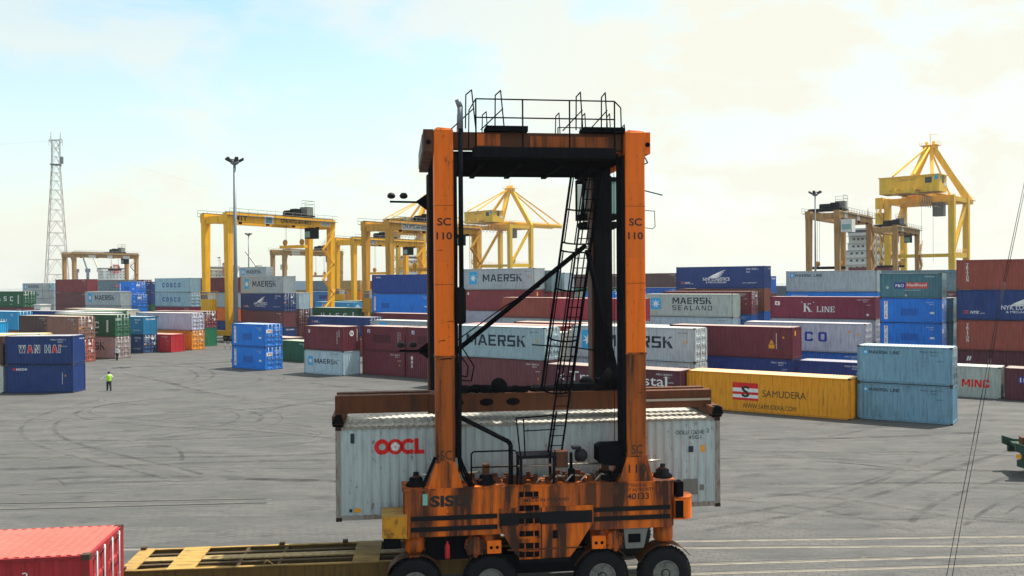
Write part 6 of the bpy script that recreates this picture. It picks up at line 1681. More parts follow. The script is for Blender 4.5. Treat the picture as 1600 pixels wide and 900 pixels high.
# ---------------------------------------------------------------- rubber-tyred gantry cranes (local x travel, y span)
def rtg(x, y, yaw, label, mat, Ht=20.0, span=23.5, base=5.6, trolley=0.72, detail=True, sign=None, blockz=None, mir=1, cabw=False):
    t = thing('gantry_crane', label, 'crane', (x, y, 0), R(-yaw), 'rubber-tyred gantry cranes')
    xs = (0.0, -base); top = Ht - 1.5
    for yy in (0.0, span):
        for xx in xs:
            mb = MB(); s = 0.56; mb.hexa([(xx - s * .75, yy - s * .75, 1.9), (xx + s * .75, yy - s * .75, 1.9), (xx + s * .75, yy + s * .75, 1.9), (xx - s * .75, yy + s * .75, 1.9)], [(xx - s, yy - s, top), (xx + s, yy - s, top), (xx + s, yy + s, top), (xx - s, yy + s, top)])
            mb.build('leg', mat, t)
        MB().box(-base - 0.9, 0.9, yy - 0.55, yy + 0.55, 1.1, 1.9).build('sill_beam', mat, t)
        MB().box(-base + 0.62, -0.62, yy - 0.5, yy + 0.5, top - 0.2, top + 1.0).build('end_tie_beam', mat, t)
        for xx in (-base - 0.6, -base + 0.6, -0.6, 0.6):
            w_ = MB().lathe([(0.3, -.25), (0.7, -.25), (0.75, 0), (0.7, .25), (0.3, .25)], 18, 'y', (xx, yy, 0.75)).build('wheel', M['rubber'], t)
            MB().lathe([(0.3, -.26), (0.12, -.30), (0.0, -.3)], 12, 'y', (xx, yy, 0.75)).build('rim', M['greyp'], w_)
    for i, xx in enumerate(xs):
        gd = MB().box(xx - 0.55, xx + 0.55, -0.7, span + 0.7, top, Ht).build('girder', mat, t)
        MB().box(xx - 0.1, xx + 0.1, -0.6, span + 0.6, Ht, Ht + 0.16).build('trolley_rail', M['dark'], gd)
        ox = 0.75 if i == 0 else -0.75
        rl = MB(); rl.box(xx + min(0.55 * (1 if i == 0 else -1), ox * 1.6), xx + max(0.55 * (1 if i == 0 else -1), ox * 1.6), -0.7, span + 0.7, Ht - 0.5, Ht - 0.42)
        for z in (0.15, 0.65): rl.tube((xx + ox * 1.6, -0.7, Ht + z), (xx + ox * 1.6, span + 0.7, Ht + z), 0.035, n=4)
        yy = -0.7
        while yy < span + 0.8: rl.tube((xx + ox * 1.6, yy, Ht - 0.45), (xx + ox * 1.6, yy, Ht + 0.65), 0.035, n=4); yy += 2.0
        rl.build('walkway_rail', M['greyp'], t)
    # trolley with hoist, cab, head block
    ty = span * trolley
    tm_ = MB(); tm_.box(-base - 0.5, 0.5, ty - 2.2, ty + 2.2, Ht + 0.2, Ht + 0.55); tro = tm_.build('trolley', M['dark'], t)
    MB().lathe([(0.6, -1.2), (0.6, 1.2)], 14, 'x', (-base * 0.55, ty - 0.6, Ht + 1.0)).build('hoist_drum', M['dark'], tro); MB().box(-base * 0.35, -base * 0.1, ty - 1.6, ty - 0.2, Ht + 0.55, Ht + 1.7).build('motor', M['dark'], tro)
    MB().box(-1.6, 0.3, ty + 0.4, ty + 1.9, Ht + 0.55, Ht + 2.1).build('control_cabinet', M['greyp'], tro)
    rr_ = MB()
    for a_, b2 in (((-2, ty + 2.1), (0.4, ty + 2.1)), ((0.4, ty + 2.1), (0.4, ty - 1))):
        for z in (2.6, 3.2): rr_.tube((*a_, Ht + z), (*b2, Ht + z), 0.04, n=4)
        for p in (a_, b2): rr_.tube((*p, Ht + 0.5), (*p, Ht + 3.2), 0.04, n=4)
    rr_.build('trolley_rail_guard', M['greyp'], tro)
    cb = MB().box(-2.2, -0.7, span - 4.6, span - 2.4, Ht - 3.6, Ht - 1.6) if not cabw else MB().box(0.9, 3.0, -1.0, 1.4, Ht - 4.4, Ht - 1.9)
    co = cb.build('operator_cab', M['whitep'] if cabw else M['dark'], t)
    if cabw: MB().box(1.1, 2.8, -1.03, -1.0, Ht - 3.9, Ht - 2.9).build('window_pane', M['glass'], co)
    else: MB().box(-2.1, -0.8, span - 4.63, span - 4.6, Ht - 3.4, Ht - 2.3).build('window_pane', M['glass'], co)
    bz = blockz or Ht * 0.6
    hb = MB(); hb.box(-base * 0.5 - 3.2, -base * 0.5 + 3.2, ty - 0.5, ty + 0.5, bz - 0.35, bz + 0.2)
    hbo = hb.build('head_block', mat if detail else M['dark'], t)
    for xx in (-base * 0.5 - 2.2, -base * 0.5 + 2.2): MB().lathe([(0.25, -.15), (0.55, -.12), (0.55, .12), (0.25, .15)], 12, 'y', (xx, ty, bz + 0.75)).build('rope_sheave', M['crane2'], hbo)
    rp = MB()
    for xx in (-base * 0.5 - 2.2, -base * 0.5 - 1.8, -base * 0.5 + 1.8, -base * 0.5 + 2.2): rp.tube((xx, ty, bz + 0.6), (xx, ty, Ht), 0.03, n=4)
    rp.build('hoist_ropes', M['dark'], t)
    # stairs on the far leg pair
    sx0 = 0.62; zz = 2.0; d = 1; k = 0
    while zz < Ht - 4:
        ya, yb = (span - 0.4, span - 3.2) if d > 0 else (span - 3.2, span - 0.4)
        s_ = MB(); s_.bar((sx0 + 0.5, ya, zz), (sx0 + 0.5, yb, zz + 2.8), 0.55, 0.05)
        for off in (0.2, 0.8):
            s_.tube((sx0 + off, ya, zz + 1.0), (sx0 + off, yb, zz + 3.8), 0.035, n=4); s_.tube((sx0 + off, ya, zz), (sx0 + off, ya, zz + 1.0), 0.04, n=4); s_.tube((sx0 + off, yb, zz + 2.8), (sx0 + off, yb, zz + 3.8), 0.04, n=4)
        s_.build('stair_flight', mat, t); zz += 2.8; d = -d; k += 1
    # power pack on the near sill
    pk = MB().box(-base + 0.5, -base + 3.4, -1.5, -0.6, 4.8, 7.2).box(-base + 0.7, -base + 1.1, -1.2, -0.6, 1.9, 4.8).build('power_pack', mat, t); MB().box(-base + 0.8, -base + 2.0, -1.4, -0.7, 7.2, 8.4).build('cabinet', M['greyp'], pk); MB().box(-base + 2.2, -base + 3.2, -1.4, -0.7, 7.2, 8.2).build('cabinet', M['whitep'], pk)
    g_ = MB()
    for z in (8.0, 8.5): g_.tube((-base + 0.5, -1.7, z), (-0.7, -1.7, z), 0.04, n=4)
    for xx in (-base + 0.5, -base + 2.8, -0.7): g_.tube((xx, -1.7, 7.4), (xx, -1.7, 8.5), 0.04, n=4)
    g_.build('pack_rail', mat, t)
    if sign:
        # name boards on the outer face of the right-hand girder (faces +x)
        for s_, u, v, w, hh, bg in sign:
            if bg: 
                bo = MB().box(0.55, 0.60, u - 0.2, u + w + 0.2, v - 0.15, v + hh + 0.15).build('name_plate', bg, t)
            if s_:
                o = obj('lettering', tmesh(s_, w, hh, 0.02), M['black'], t, (0.61, u, v), math.pi / 2)
    for xx in (2.0, 8.0, 14.0, 20.0): MB().box(0.15, 0.5, xx, xx + 0.5, top - 0.35, top).build('flood_lamp', M['dark'], t)
    return t
rtg(-47.4, 150, 33, 'bright yellow gantry crane beside the tall lamp mast, largest on the left', M['crane'], 21.7, span=24.0, base=5.8,
    sign=[('41T', 1.2, 20.4, 2.3, 0.8, None), (None, 7.5, 20.3, 1.6, 1.1, M['whitep']), (None, 7.8, 20.45, 1.0, 0.8, M['starblue']), ('CPA-RTG-6H-4013', 11.0, 20.5, 7.4, 0.7, None), ('CPA RTG', 21.0, 20.6, 2.0, 0.4, M['whitep'])], blockz=16.6)
rtg(-20.4, 150, 36, 'weathered ochre gantry crane with white name board, just left of the carrier', M['crane2'], 20.2, sign=[('CPA RTG-6H-4005', 2.5, 18.9, 6.2, 0.75, M['whitep'])], trolley=0.5)
rtg(-36.3, 206, 36, 'yellow gantry crane behind the ochre one, its twin legs standing closer together', M['crane'], 20.2, sign=[('CPA RTG', 2.5, 18.9, 4.0, 0.75, M['whitep'])], trolley=0.5)
rtg(-70.5, 278, 36, 'faded brown gantry crane seen far through the largest yellow crane', M['crane3'], 20.2, sign=[(None, 2.5, 18.9, 3, 0.9, M['whitep'])])
rtg(-146.5, 300, 32, 'faded brown gantry crane alone at far left near the lattice pylon', M['crane3'], 20.6, sign=[(None, 5.0, 18.9, 2.2, 0.8, M['whitep']), (None, 12.0, 18.9, 1.6, 0.9, M['whitep']), (None, 18.0, 18.9, 2.2, 0.8, M['whitep'])], trolley=0.72, detail=False, blockz=15.0)
rtg(64.0, 176, 36, 'brown gantry crane with white cab right of centre', M['crane3'], 23.4, sign=[(None, 3.0, 22.2, 1.6, 0.9, M['whitep']), (None, 12.0, 22.2, 1.6, 0.9, M['whitep'])], trolley=0.15, detail=False, blockz=12.2, cabw=True)
rtg(92.5, 216, 36, 'brown gantry crane directly left of the big right-hand quay crane', M['crane3'], 22.8, sign=[(None, 4.0, 21.6, 1.6, 0.9, M['whitep'])], trolley=0.3, detail=False, blockz=13.0)

# ---------------------------------------------------------------- ship-to-shore quay cranes (local x along quay, y towards the water)
def sts(x, y, yaw, label, sc=1.0):
    t = thing('quay_crane', label, 'crane', (x, y, 0), R(-yaw), 'yellow quay cranes'); t.scale = (sc, sc, sc)
    Y = M['sts']; X2 = 11.0; G = 16.0; zt = 39.0
    for yy in (0.0, G):
        for xx in (-X2, X2):
            s = 1.0; MB().hexa([(xx - s, yy - s * .8, 2.5), (xx + s, yy - s * .8, 2.5), (xx + s, yy + s * .8, 2.5), (xx - s, yy + s * .8, 2.5)], [(xx - s * 1.0, yy - s, zt), (xx + s, yy - s, zt), (xx + s, yy + s, zt), (xx - s, yy + s, zt)]).build('leg', Y, t)
            bg = MB(); bg.box(xx - 3.5, xx + 3.5, yy - 0.6, yy + 0.6, 0.9, 2.5)
            for q in (-2.8, -1.2, 1.2, 2.8): bg.lathe([(0.5, -.25), (0.5, .25)], 12, 'y', (xx + q, yy, 0.5))
            bg.build('bogie', M['dark'], t)
        MB().box(-X2 + 1, X2 - 1, yy - 0.8, yy + 0.8, zt - 2.2, zt - 0.2).build('portal_beam', Y, t)
    for xx in (-X2, X2):
        MB().box(xx - 0.7, xx + 0.7, 0.9, G - 0.9, 17.2, 19.0).build('sill_beam', Y, t)
        MB().box(xx - 0.6, xx + 0.6, 0.9, G - 0.9, zt - 2.0, zt - 0.4).build('upper_tie_beam', Y, t)
        MB().bar((xx, 1.0, 19.0), (xx, G - 1.0, zt - 2.5), 1.1).build('diagonal_brace', Y, t)
        rl = MB()
        for z in (19.6, 20.2): rl.tube((xx + .7, 0.9, z), (xx + .7, G - .9, z), 0.06, n=4)
        for k in range(6): rl.tube((xx + .7, 1 + 2.7 * k, 19.0), (xx + .7, 1 + 2.7 * k, 20.2), 0.06, n=4)
        rl.build('sill_rail', Y, t)
    for xx in (-3.2, 3.2): MB().box(xx - 0.6, xx + 0.6, -16.0, 50.0, zt, zt + 2.0).build('boom_girder', Y, t)
    bt = MB()
    for k in range(23): bt.box(-2.6, 2.6, -15.5 + 2.9 * k, -15.0 + 2.9 * k, zt + 0.4, zt + 1.2)
    bt.build('boom_ties', Y, t)
    rl = MB()
    for xx in (-4.4, 4.4):
        rl.tube((xx, -16, zt + 2.6), (xx, 50, zt + 2.6), 0.07, n=4)
        for k in range(23): rl.tube((xx, -16 + 3 * k, zt + 1.3), (xx, -16 + 3 * k, zt + 2.6), 0.06, n=4)
        rl.box(xx - 0.5, xx + 0.5, -16, 50, zt + 1.2, zt + 1.35)
    rl.build('boom_walkway', Y, t)
    hs = MB().box(-9.5, 10.5, -12.0, -4.0, zt + 0.6, zt + 6.2).build('machinery_house', Y, t)
    MB().box(-9.8, 10.8, -12.3, -3.7, zt + 6.2, zt + 6.5).build('house_roof', Y, hs)
    MB().box(10.5, 10.55, -8.6, -7.0, zt + 3.6, zt + 6.2).build('window', M['ink'], hs); MB().box(10.5, 10.55, -6.6, -4.8, zt + 2.6, zt + 3.8).build('vent', M['whitep'], hs)
    MB().box(6.0, 8.2, -12.04, -12.0, zt + 3.6, zt + 5.6).build('window', M['ink'], hs); MB().box(9.0, 10.2, -12.06, -12.0, zt + 4.6, zt + 6.0).build('name_plate', M['starblue'], hs)
    obj('lettering', tmesh('QGC-03', 5.0, 1.0, 0.02), M['crane3'], hs, (-2.5, -12.05, zt + 4.6)); obj('lettering', tmesh('QGC-03', 5.0, 1.0, 0.02), M['crane3'], hs, (10.56, -11.0, zt + 4.8), math.pi / 2)
    ap = Vector((0, G * 0.75, 58.0))
    for xx in (-X2, X2):
        MB().bar((xx, G, zt - 0.2), ap + Vector((0.8 * (1 if xx > 0 else -1), 0, 0)), 1.9).build('mast_strut', Y, t)
        MB().bar((xx * 0.45, -1.0, zt + 1.8), ap + Vector((0.6 * (1 if xx > 0 else -1), -0.8, -0.4)), 1.2).build('back_strut', Y, t)
        MB().bar((xx * 0.32, 48.0, zt + 2.2), ap + Vector((0.5 * (1 if xx > 0 else -1), 0.5, 0.2)), 0.55).build('forestay', Y, t)
        MB().bar((xx * 0.32, -15.5, zt + 6.4), ap + Vector((0.4 * (1 if xx > 0 else -1), -1.0, 0.2)), 0.5).build('backstay', Y, t)
    hd = MB(); hd.box(-2.2, 2.2, ap.y - 1.6, ap.y + 1.6, 57.4, 58.4); hd.box(-3.0, 3.0, ap.y - 2.2, ap.y + 2.2, 58.4, 58.6)
    for xx in (-1.2, 1.2): hd.lathe([(0.9, -.3), (0.9, .3)], 14, 'x', (xx, ap.y, 59.3))
    for px in (-3.0, 3.0):
        for py in (-2.2, 0, 2.2): hd.tube((px, ap.y + py, 58.6), (px, ap.y + py, 59.8), 0.07, n=4)
        hd.tube((px, ap.y - 2.2, 59.8), (px, ap.y + 2.2, 59.8), 0.07, n=4)
    hd.tube((0, ap.y, 58.6), (0, ap.y, 63), 0.10, n=5); hd.tube((0, ap.y, 62.6), (2.6, ap.y, 62.4), 0.08, n=4); hd.build('mast_head', Y, t)
    # trolley, hanging cab and festoon loops
    tr_ = MB().box(-3.8, 3.8, 6, 11, zt - 1.2, zt - 0.1).build('trolley', M['dark'], t); MB().box(1.8, 5.4, 8.5, 11.6, zt - 6.6, zt - 1.6).build('operator_cab', M['slatebox'], tr_)
    fs = MB()
    for k in range(10):
        y0 = -14 + 2.4 * k; fs.path([(4.9, y0, zt - 0.2), (4.9, y0 + 0.4, zt - 3.2), (4.9, y0 + 1.2, zt - 4.4), (4.9, y0 + 2.0, zt - 3.2), (4.9, y0 + 2.4, zt - 0.2)], 0.10, 4)
    fs.build('festoon_cable', M['greyp'], t)
    for xx in (-2, 2): MB().tube((xx, 8.5, 16), (xx, 8.5, zt - 1), 0.05, n=4).build('hoist_rope', M['dark'], t)
    # stair tower and cable reel on the landside
    zz = 3.0; d = 1
    while zz < zt - 4:
        a_, b2 = ((-X2 - 1.6, 0.0), (-X2 - 1.6, -4.0)); ya, yb = (0.0, -4.0) if d > 0 else (-4.0, 0.0)
        s_ = MB(); s_.bar((-X2 - 1.8, ya, zz), (-X2 - 1.8, yb, zz + 3.4), 0.8, 0.08)
        for off in (-0.5, 0.5): s_.tube((-X2 - 1.8 + off, ya, zz + 1.1), (-X2 - 1.8 + off, yb, zz + 4.5), 0.07, n=4)
        s_.build('stair_flight', Y, t); zz += 3.4; d = -d
    for z in (zt - 9, zt - 3.5): MB().box(-X2 - 4.0, -X2 - 1.2, -1.4, 1.4, z, z + 4.0).build('electrical_house', Y, t)
    st_ = MB()
    for xx in (-X2 - 2.5, -X2 - 1.1):
        for yy in (-4.4, 0.4): st_.bar((xx, yy, 2.5), (xx, yy, zt - 1), 0.22)
    st_.build('stair_tower_frame', Y, t)
    MB().lathe([(1.6, -.35), (1.8, -.35), (1.8, -.2), (0.7, -.15), (0.7, .15), (1.8, .2), (1.8, .35), (1.6, .35)], 22, 'x', (X2 * 0.9, 3.2, 20.7)).build('cable_reel', M['greyp'], t)
    MB().box(-X2, X2, 0.3, 1.3, 17.4, 18.6).build('cable_reel_beam', Y, t)
    return t
M['slatebox'] = paint('slate_cab', (0.10, 0.13, 0.17))
sts(145.5, 320, 43, 'yellow quay crane with square machinery house, alone at right')
sts(-9.0, 461, 43, 'yellow quay crane seen through the straddle carrier frame, boom to the right')
sts(-57.0, 506, 43, 'yellow quay crane partly hidden behind the left leg of the straddle carrier')

# ---------------------------------------------------------------- lamp masts
def mast(x, y, H, label, r=0.30, heads=6):
    t = thing('lamp_mast', label, 'lamp mast', (x, y, 0), 0, 'floodlight masts')
    MB().tube((0, 0, 0), (0, 0, H), r, r * 0.5, n=12).build('pole', M['mast'], t)
    MB().box(-0.5, 0.5, -0.5, 0.5, 0, 0.35).build('base', conc, t)
    hd = MB(); hd.lathe([(0.3, H - 0.3), (0.55, H - 0.1), (0.55, H + 0.1), (0.2, H + 0.25)], 12, 'z')
    for k in range(heads): a_ = 2 * math.pi * k / heads; hd.tube((0, 0, H), (0.7 * math.cos(a_), 0.7 * math.sin(a_), H + 0.10), 0.05, n=5)
    hd.build('head_ring', M['mast'], t)
    for k in range(heads):
        a_ = 2 * math.pi * k / heads; c, s = math.cos(a_), math.sin(a_); u = Vector((c, s, 0)); v = Vector((-s, c, 0)); b0 = Vector((c * 0.62, s * 0.62, H + 0.02)); f = u * 0.50 + Vector((0, 0, 0.26)); dn = Vector((0, 0, 0.22))
        MB().hexa([b0 - v * .26, b0 - v * .26 + f, b0 + v * .26 + f, b0 + v * .26], [b0 - v * .2 + dn, b0 - v * .2 + f + dn * 1.3, b0 + v * .2 + f + dn * 1.3, b0 + v * .2 + dn]).build('flood_lamp', M['lamp'], t)
    return t
mast(-34.7, 112.5, 25.0, 'tall grey floodlight mast in front of the largest yellow gantry crane', 0.33)
mast(-82.5, 281, 25.0, 'thin distant floodlight mast right of the tall one')
mast(54.2, 160, 25.0, 'floodlight mast in front of the brown gantry cranes at right', 0.22)
mast(22.0, 300, 20.0, 'thin mast seen between the ladder cage and the dark carrier leg')
mast(-196, 600, 27.0, 'very distant floodlight mast left of the tall one')

# ---------------------------------------------------------------- lattice pylon and its lines
py = thing('lattice_pylon', 'tall red and white lattice transmission pylon at far left', 'pylon', (-203, 400, 0), R(20)); py.scale = (1, 1, 1.03)
PH = 77.0
def pw(z): return 5.0 - 3.4 * min(1, z / 62.0) if z < 62 else 1.6
levels = [0, 7, 14, 20.5, 26.5, 32, 37, 42, 46.5, 50.5, 54.5, 58, 61.5, 65, 68.5, 72]
for sx in (-1, 1):
    for sy in (-1, 1):
        mb = MB()
        for a_, b2 in zip(levels[:-1], levels[1:]): mb.bar((sx * pw(a_), sy * pw(a_), a_), (sx * pw(b2), sy * pw(b2), b2), 0.21)
        mb.build('corner_leg', M['pylonred'] if sx == sy else M['pylonwhite'], py)
for i, (a_, b2) in enumerate(zip(levels[:-1], levels[1:])):
    mb = MB(); wa, wb_ = pw(a_), pw(b2); cs = [(-1, -1), (1, -1), (1, 1), (-1, 1)]
    for j in range(4):
        p, q = cs[j], cs[(j + 1) % 4]; m0 = ((p[0] + q[0]) / 2 * wb_, (p[1] + q[1]) / 2 * wb_, b2)
        mb.bar((p[0] * wa, p[1] * wa, a_), m0, 0.13); mb.bar((q[0] * wa, q[1] * wa, a_), m0, 0.13); mb.bar((p[0] * wb_, p[1] * wb_, b2), (q[0] * wb_, q[1] * wb_, b2), 0.13)
        md = ((p[0] * wa + m0[0]) / 2, (p[1] * wa + m0[1]) / 2, (a_ + b2) / 2); mb.bar(md, (p[0] * wb_, p[1] * wb_, b2), 0.10)
    mb.build('lattice_panel', M['pylonred'] if i % 3 else M['pylonwhite'], py)
mb = MB(); mb.bar((-2.8, 0, 72), (2.8, 0, 72.4), 0.4); mb.bar((-2.8, 0, 72), (0, 0, 68.6), 0.22); mb.bar((2.8, 0, 72), (0, 0, 68.6), 0.22)
for xx in (-1.9, 1.9): mb.bar((xx, 0, 72), (xx, 0, 75.5), 0.24); mb.bar((xx - .6, 0, 72), (xx, 0, 74), 0.14)
for xx in (-2.7, 2.7): mb.bar((xx, 0, 72), (xx, 0, 69.6), 0.15)
mb.build('cross_arm', M['pylonwhite'], py)
MB().box(-2.2, 2.2, -2.2, 2.2, 61.3, 61.7).box(1.6, 3.0, -0.6, 0.6, 62, 65).build('platform', M['mast'], py)
def wire(name, p, q, sag, r, label, group=None):
    mb = MB(); n = 20; pts = []
    for i in range(n + 1):
        t_ = i / n; v = Vector(p).lerp(Vector(q), t_); v.z -= sag * 4 * t_ * (1 - t_); pts.append(v)
    mb.path(pts, r, 4); return tag(mb.build(name, M['mast']), label, 'cable', group)
wire('power_line', (-203, 400, 74), (-330, 330, 64), 3, 0.03, 'faint power line leaving the pylon to the left edge')
wire('power_line', (-203, 400, 74), (30, 640, 40), 12, 0.018, 'very faint power line sagging right from the pylon')

# ---------------------------------------------------------------- two slack wires at the right, close to the camera
M['wire'] = plain('dark_wire', (0.02, 0.02, 0.022), 0.6)
for pts_, lab in (([(8.022, 13.6, 12.266), (7.719, 13.5, 11.211), (7.296, 13.3, 9.749), (7.021, 13.2, 8.619), (6.73, 13.1, 7.411), (6.47, 13.0, 6.406), (6.233, 12.9, 5.462), (6.096, 12.85, 4.88)], 'thin dark slack wire at the right edge, left of two'), ([(8.051, 13.6, 12.266), (7.748, 13.5, 11.21), (7.325, 13.3, 9.749), (7.059, 13.2, 8.619), (6.786, 13.1, 7.41), (6.536, 13.0, 6.405), (6.316, 12.9, 5.461), (6.188, 12.85, 4.879)], 'thin dark slack wire at the right edge, right of two')):
    tag(MB().path([Vector(p) for p in pts_], 0.005, 5).build('mooring_wire', M['wire']), lab, 'cable', 'pair of slack wires')
wm_ = thing('wire_anchor', 'short steel post below the frame that holds the two slack wires', 'post', (6.14, 12.85, 0)); MB().lathe([(0.25, 0), (0.25, 0.1), (0.09, 0.12), (0.09, 4.93)], 10, 'z').build('post', M['mast'], wm_)

# ---------------------------------------------------------------- ships beyond the quay
def ship(x, y, rz, label, L=120, Bm=18, hullh=9, house=22, housepos=-0.36, hullmat=None, housemat=None, cranes=(), funnel=None, red=False):
    t = thing('cargo_ship', label, 'ship', (x, y, -3), rz, None)
    hm, sm = hullmat or M['hull'], housemat or M['shipwhite']
    MB().prism([(-L / 2, -Bm / 2 * .8), (-L / 2 + 6, -Bm / 2), (L / 2 - 22, -Bm / 2), (L / 2, 0), (L / 2 - 22, Bm / 2), (-L / 2 + 6, Bm / 2), (-L / 2, Bm / 2 * .8)], 0, hullh, 'z').build('hull', hm, t)
    hx = L * housepos; z = hullh
    for k in range(int(house / 3)):
        w_ = Bm * (0.46 if k < 5 else 0.40); l = 7.0 - 0.4 * k
        dk = MB().box(hx - l, hx + l, -w_, w_, z, z + 2.85).build('deck_house', sm, t)
        MB().box(hx - l - 0.7, hx + l + 0.7, -w_ - 0.7, w_ + 0.7, z + 2.85, z + 3.0).build('deck_edge', sm, dk)
        for f in (-1, 1):
            for q in range(6): MB().box(hx - l - 0.06 if f < 0 else hx + l, hx - l if f < 0 else hx + l + 0.06, -w_ + 0.8 + q * (2 * w_ - 1.6) / 6, -w_ + 1.9 + q * (2 * w_ - 1.6) / 6, z + 1.2, z + 2.1).build('window', M['ink'], dk)
            for q in range(4): MB().box(hx - l + 1 + q * (2 * l - 2) / 4, hx - l + 2.0 + q * (2 * l - 2) / 4, -w_ - 0.06 if f < 0 else w_, -w_ if f < 0 else w_ + 0.06, z + 1.2, z + 2.1).build('window', M['ink'], dk)
        z += 3.0
    br = MB().box(hx - 5, hx + 3.5, -Bm / 2 - 1, Bm / 2 + 1, z, z + 3.0).build('bridge', sm, t)
    MB().box(hx - 5.05, hx + 3.55, -Bm / 2 - 1.05, Bm / 2 + 1.05, z + 1.2, z + 2.3).build('window_band', M['ink'], br)
    mm = MB(); mm.tube((hx, 0, z + 3), (hx, 0, z + 12), 0.35, n=6); mm.tube((hx, -3, z + 8), (hx, 3, z + 8), 0.2, n=5); mm.build('signal_mast', M['shipcream'], t)
    fu = MB().prism([(-2.6, -2), (2.6, -2), (2.6, 2), (-2.6, 2)], z - 3, z + 6, 'z'); fu.v = [(a_ + hx - 9.5, b2, c) for a_, b2, c in fu.v]; fo = fu.build('funnel', funnel or M['funnelred'], t); MB().box(hx - 12.15, hx - 6.85, -2.05, 2.05, z + 2.5, z + 4.0).build('funnel_band', M['whitep'], fo)
    for k, (cx, cm, ang) in enumerate(cranes):
        MB().tube((cx, 0, hullh), (cx, 0, hullh + 17), 1.5, n=10).build('crane_post', cm, t); MB().bar((cx, 0, hullh + 15), (cx + 20 * math.cos(ang), 3, hullh + 15 + 20 * math.sin(ang)), 1.1).build('crane_jib', cm, t)
        MB().box(cx - 2, cx + 2, -2, 2, hullh + 14, hullh + 18).build('crane_house', cm, t)
    return t
def qpt(s, off): p = quay(s, off); return p.x, p.y
QR = math.atan2(QD.y, QD.x)
x_, y_ = qpt(-199, 30); ship(x_, y_, QR, 'white ship superstructure with red funnel band behind the right-hand cranes', 150, 24, 10, 22, 0.05, housemat=M['shipwhite'])
x_, y_ = qpt(300, 26); ship(x_, y_, QR, 'cream and white cargo ship with jib cranes behind the far left gantry crane', 150, 22, 9, 15, 0.30, M['hull'], M['shipcream'], [(20, M['shipcream'], 0.9), (-14, M['shipcream'], 0.8), (-50, M['shipcream'], 2.2)])
x_, y_ = qpt(640, 40); ship(x_, y_, QR, 'hazy cargo ship with blue jib cranes low on the far left horizon', 170, 24, 12, 15, -0.30, M['hull'], M['shipwhite'], [(40, M['hull'], 1.1), (10, M['hull'], 1.2), (-20, M['shipcream'], 1.0)], M['funnelred'])
x_, y_ = qpt(90, 28); ship(x_, y_, QR, 'ship with pink-red marked funnel glimpsed behind the ochre gantry crane', 130, 20, 9, 18, 0.1, M['hull'], M['shipwhite'])

# ---------------------------------------------------------------- sheds far left
sh = thing('storage_shed', 'long low pale yellow roofed shed on the far left behind the containers', 'shed', (-220, 330, 0), R(-33))
MB().box(-60, 30, 0, 14, 0, 7.0).build('wall', plain('shed_wall', (0.20, 0.12, 0.08)), sh); MB().prism([(-1, 6.9), (7, 8.6), (15, 6.9), (15, 7.1), (7, 8.8), (-1, 7.1)], -61, 31, 'x').build('roof', plain('shed_roof', (0.62, 0.52, 0.30)), sh)
cbn = thing('site_cabin', 'small white cabin with dark window right of the dark green lettered container', 'cabin', (-79.5, 150, 0), R(-30)); cbn.scale = (0.55, 0.8, 1)
MB().box(-1.6, 1.6, 0, 2.2, 3.2, 6.4).build('wall', M['whitep'], cbn); MB().box(-1.75, 1.75, -0.15, 2.35, 6.4, 6.55).build('roof', M['whitep'], cbn); MB().box(-1.1, 1.1, -0.03, 0.0, 4.9, 5.7).build('window', M['ink'], cbn)
for xx in (-1.4, 1.4):
    for yy in (0.2, 2.0): MB().box(xx - 0.1, xx + 0.1, yy - 0.1, yy + 0.1, 0, 3.2).build('stilt', M['mast'], cbn)
# guard rail by the yellow crane foot
gr_ = thing('guard_rail', 'small pale metal guard rail on the ground by the yellow crane wheels', 'rail', (-43.0, 134, 0), R(-37)); mb = MB()
for z in (0.5, 1.1): mb.tube((0, 0, z), (2.6, 0, z), 0.05, n=6)
for xx in (0, 1.3, 2.6): mb.tube((xx, 0, 0), (xx, 0, 1.1), 0.05, n=6)
mb.build('rails', M['steel'], gr_)

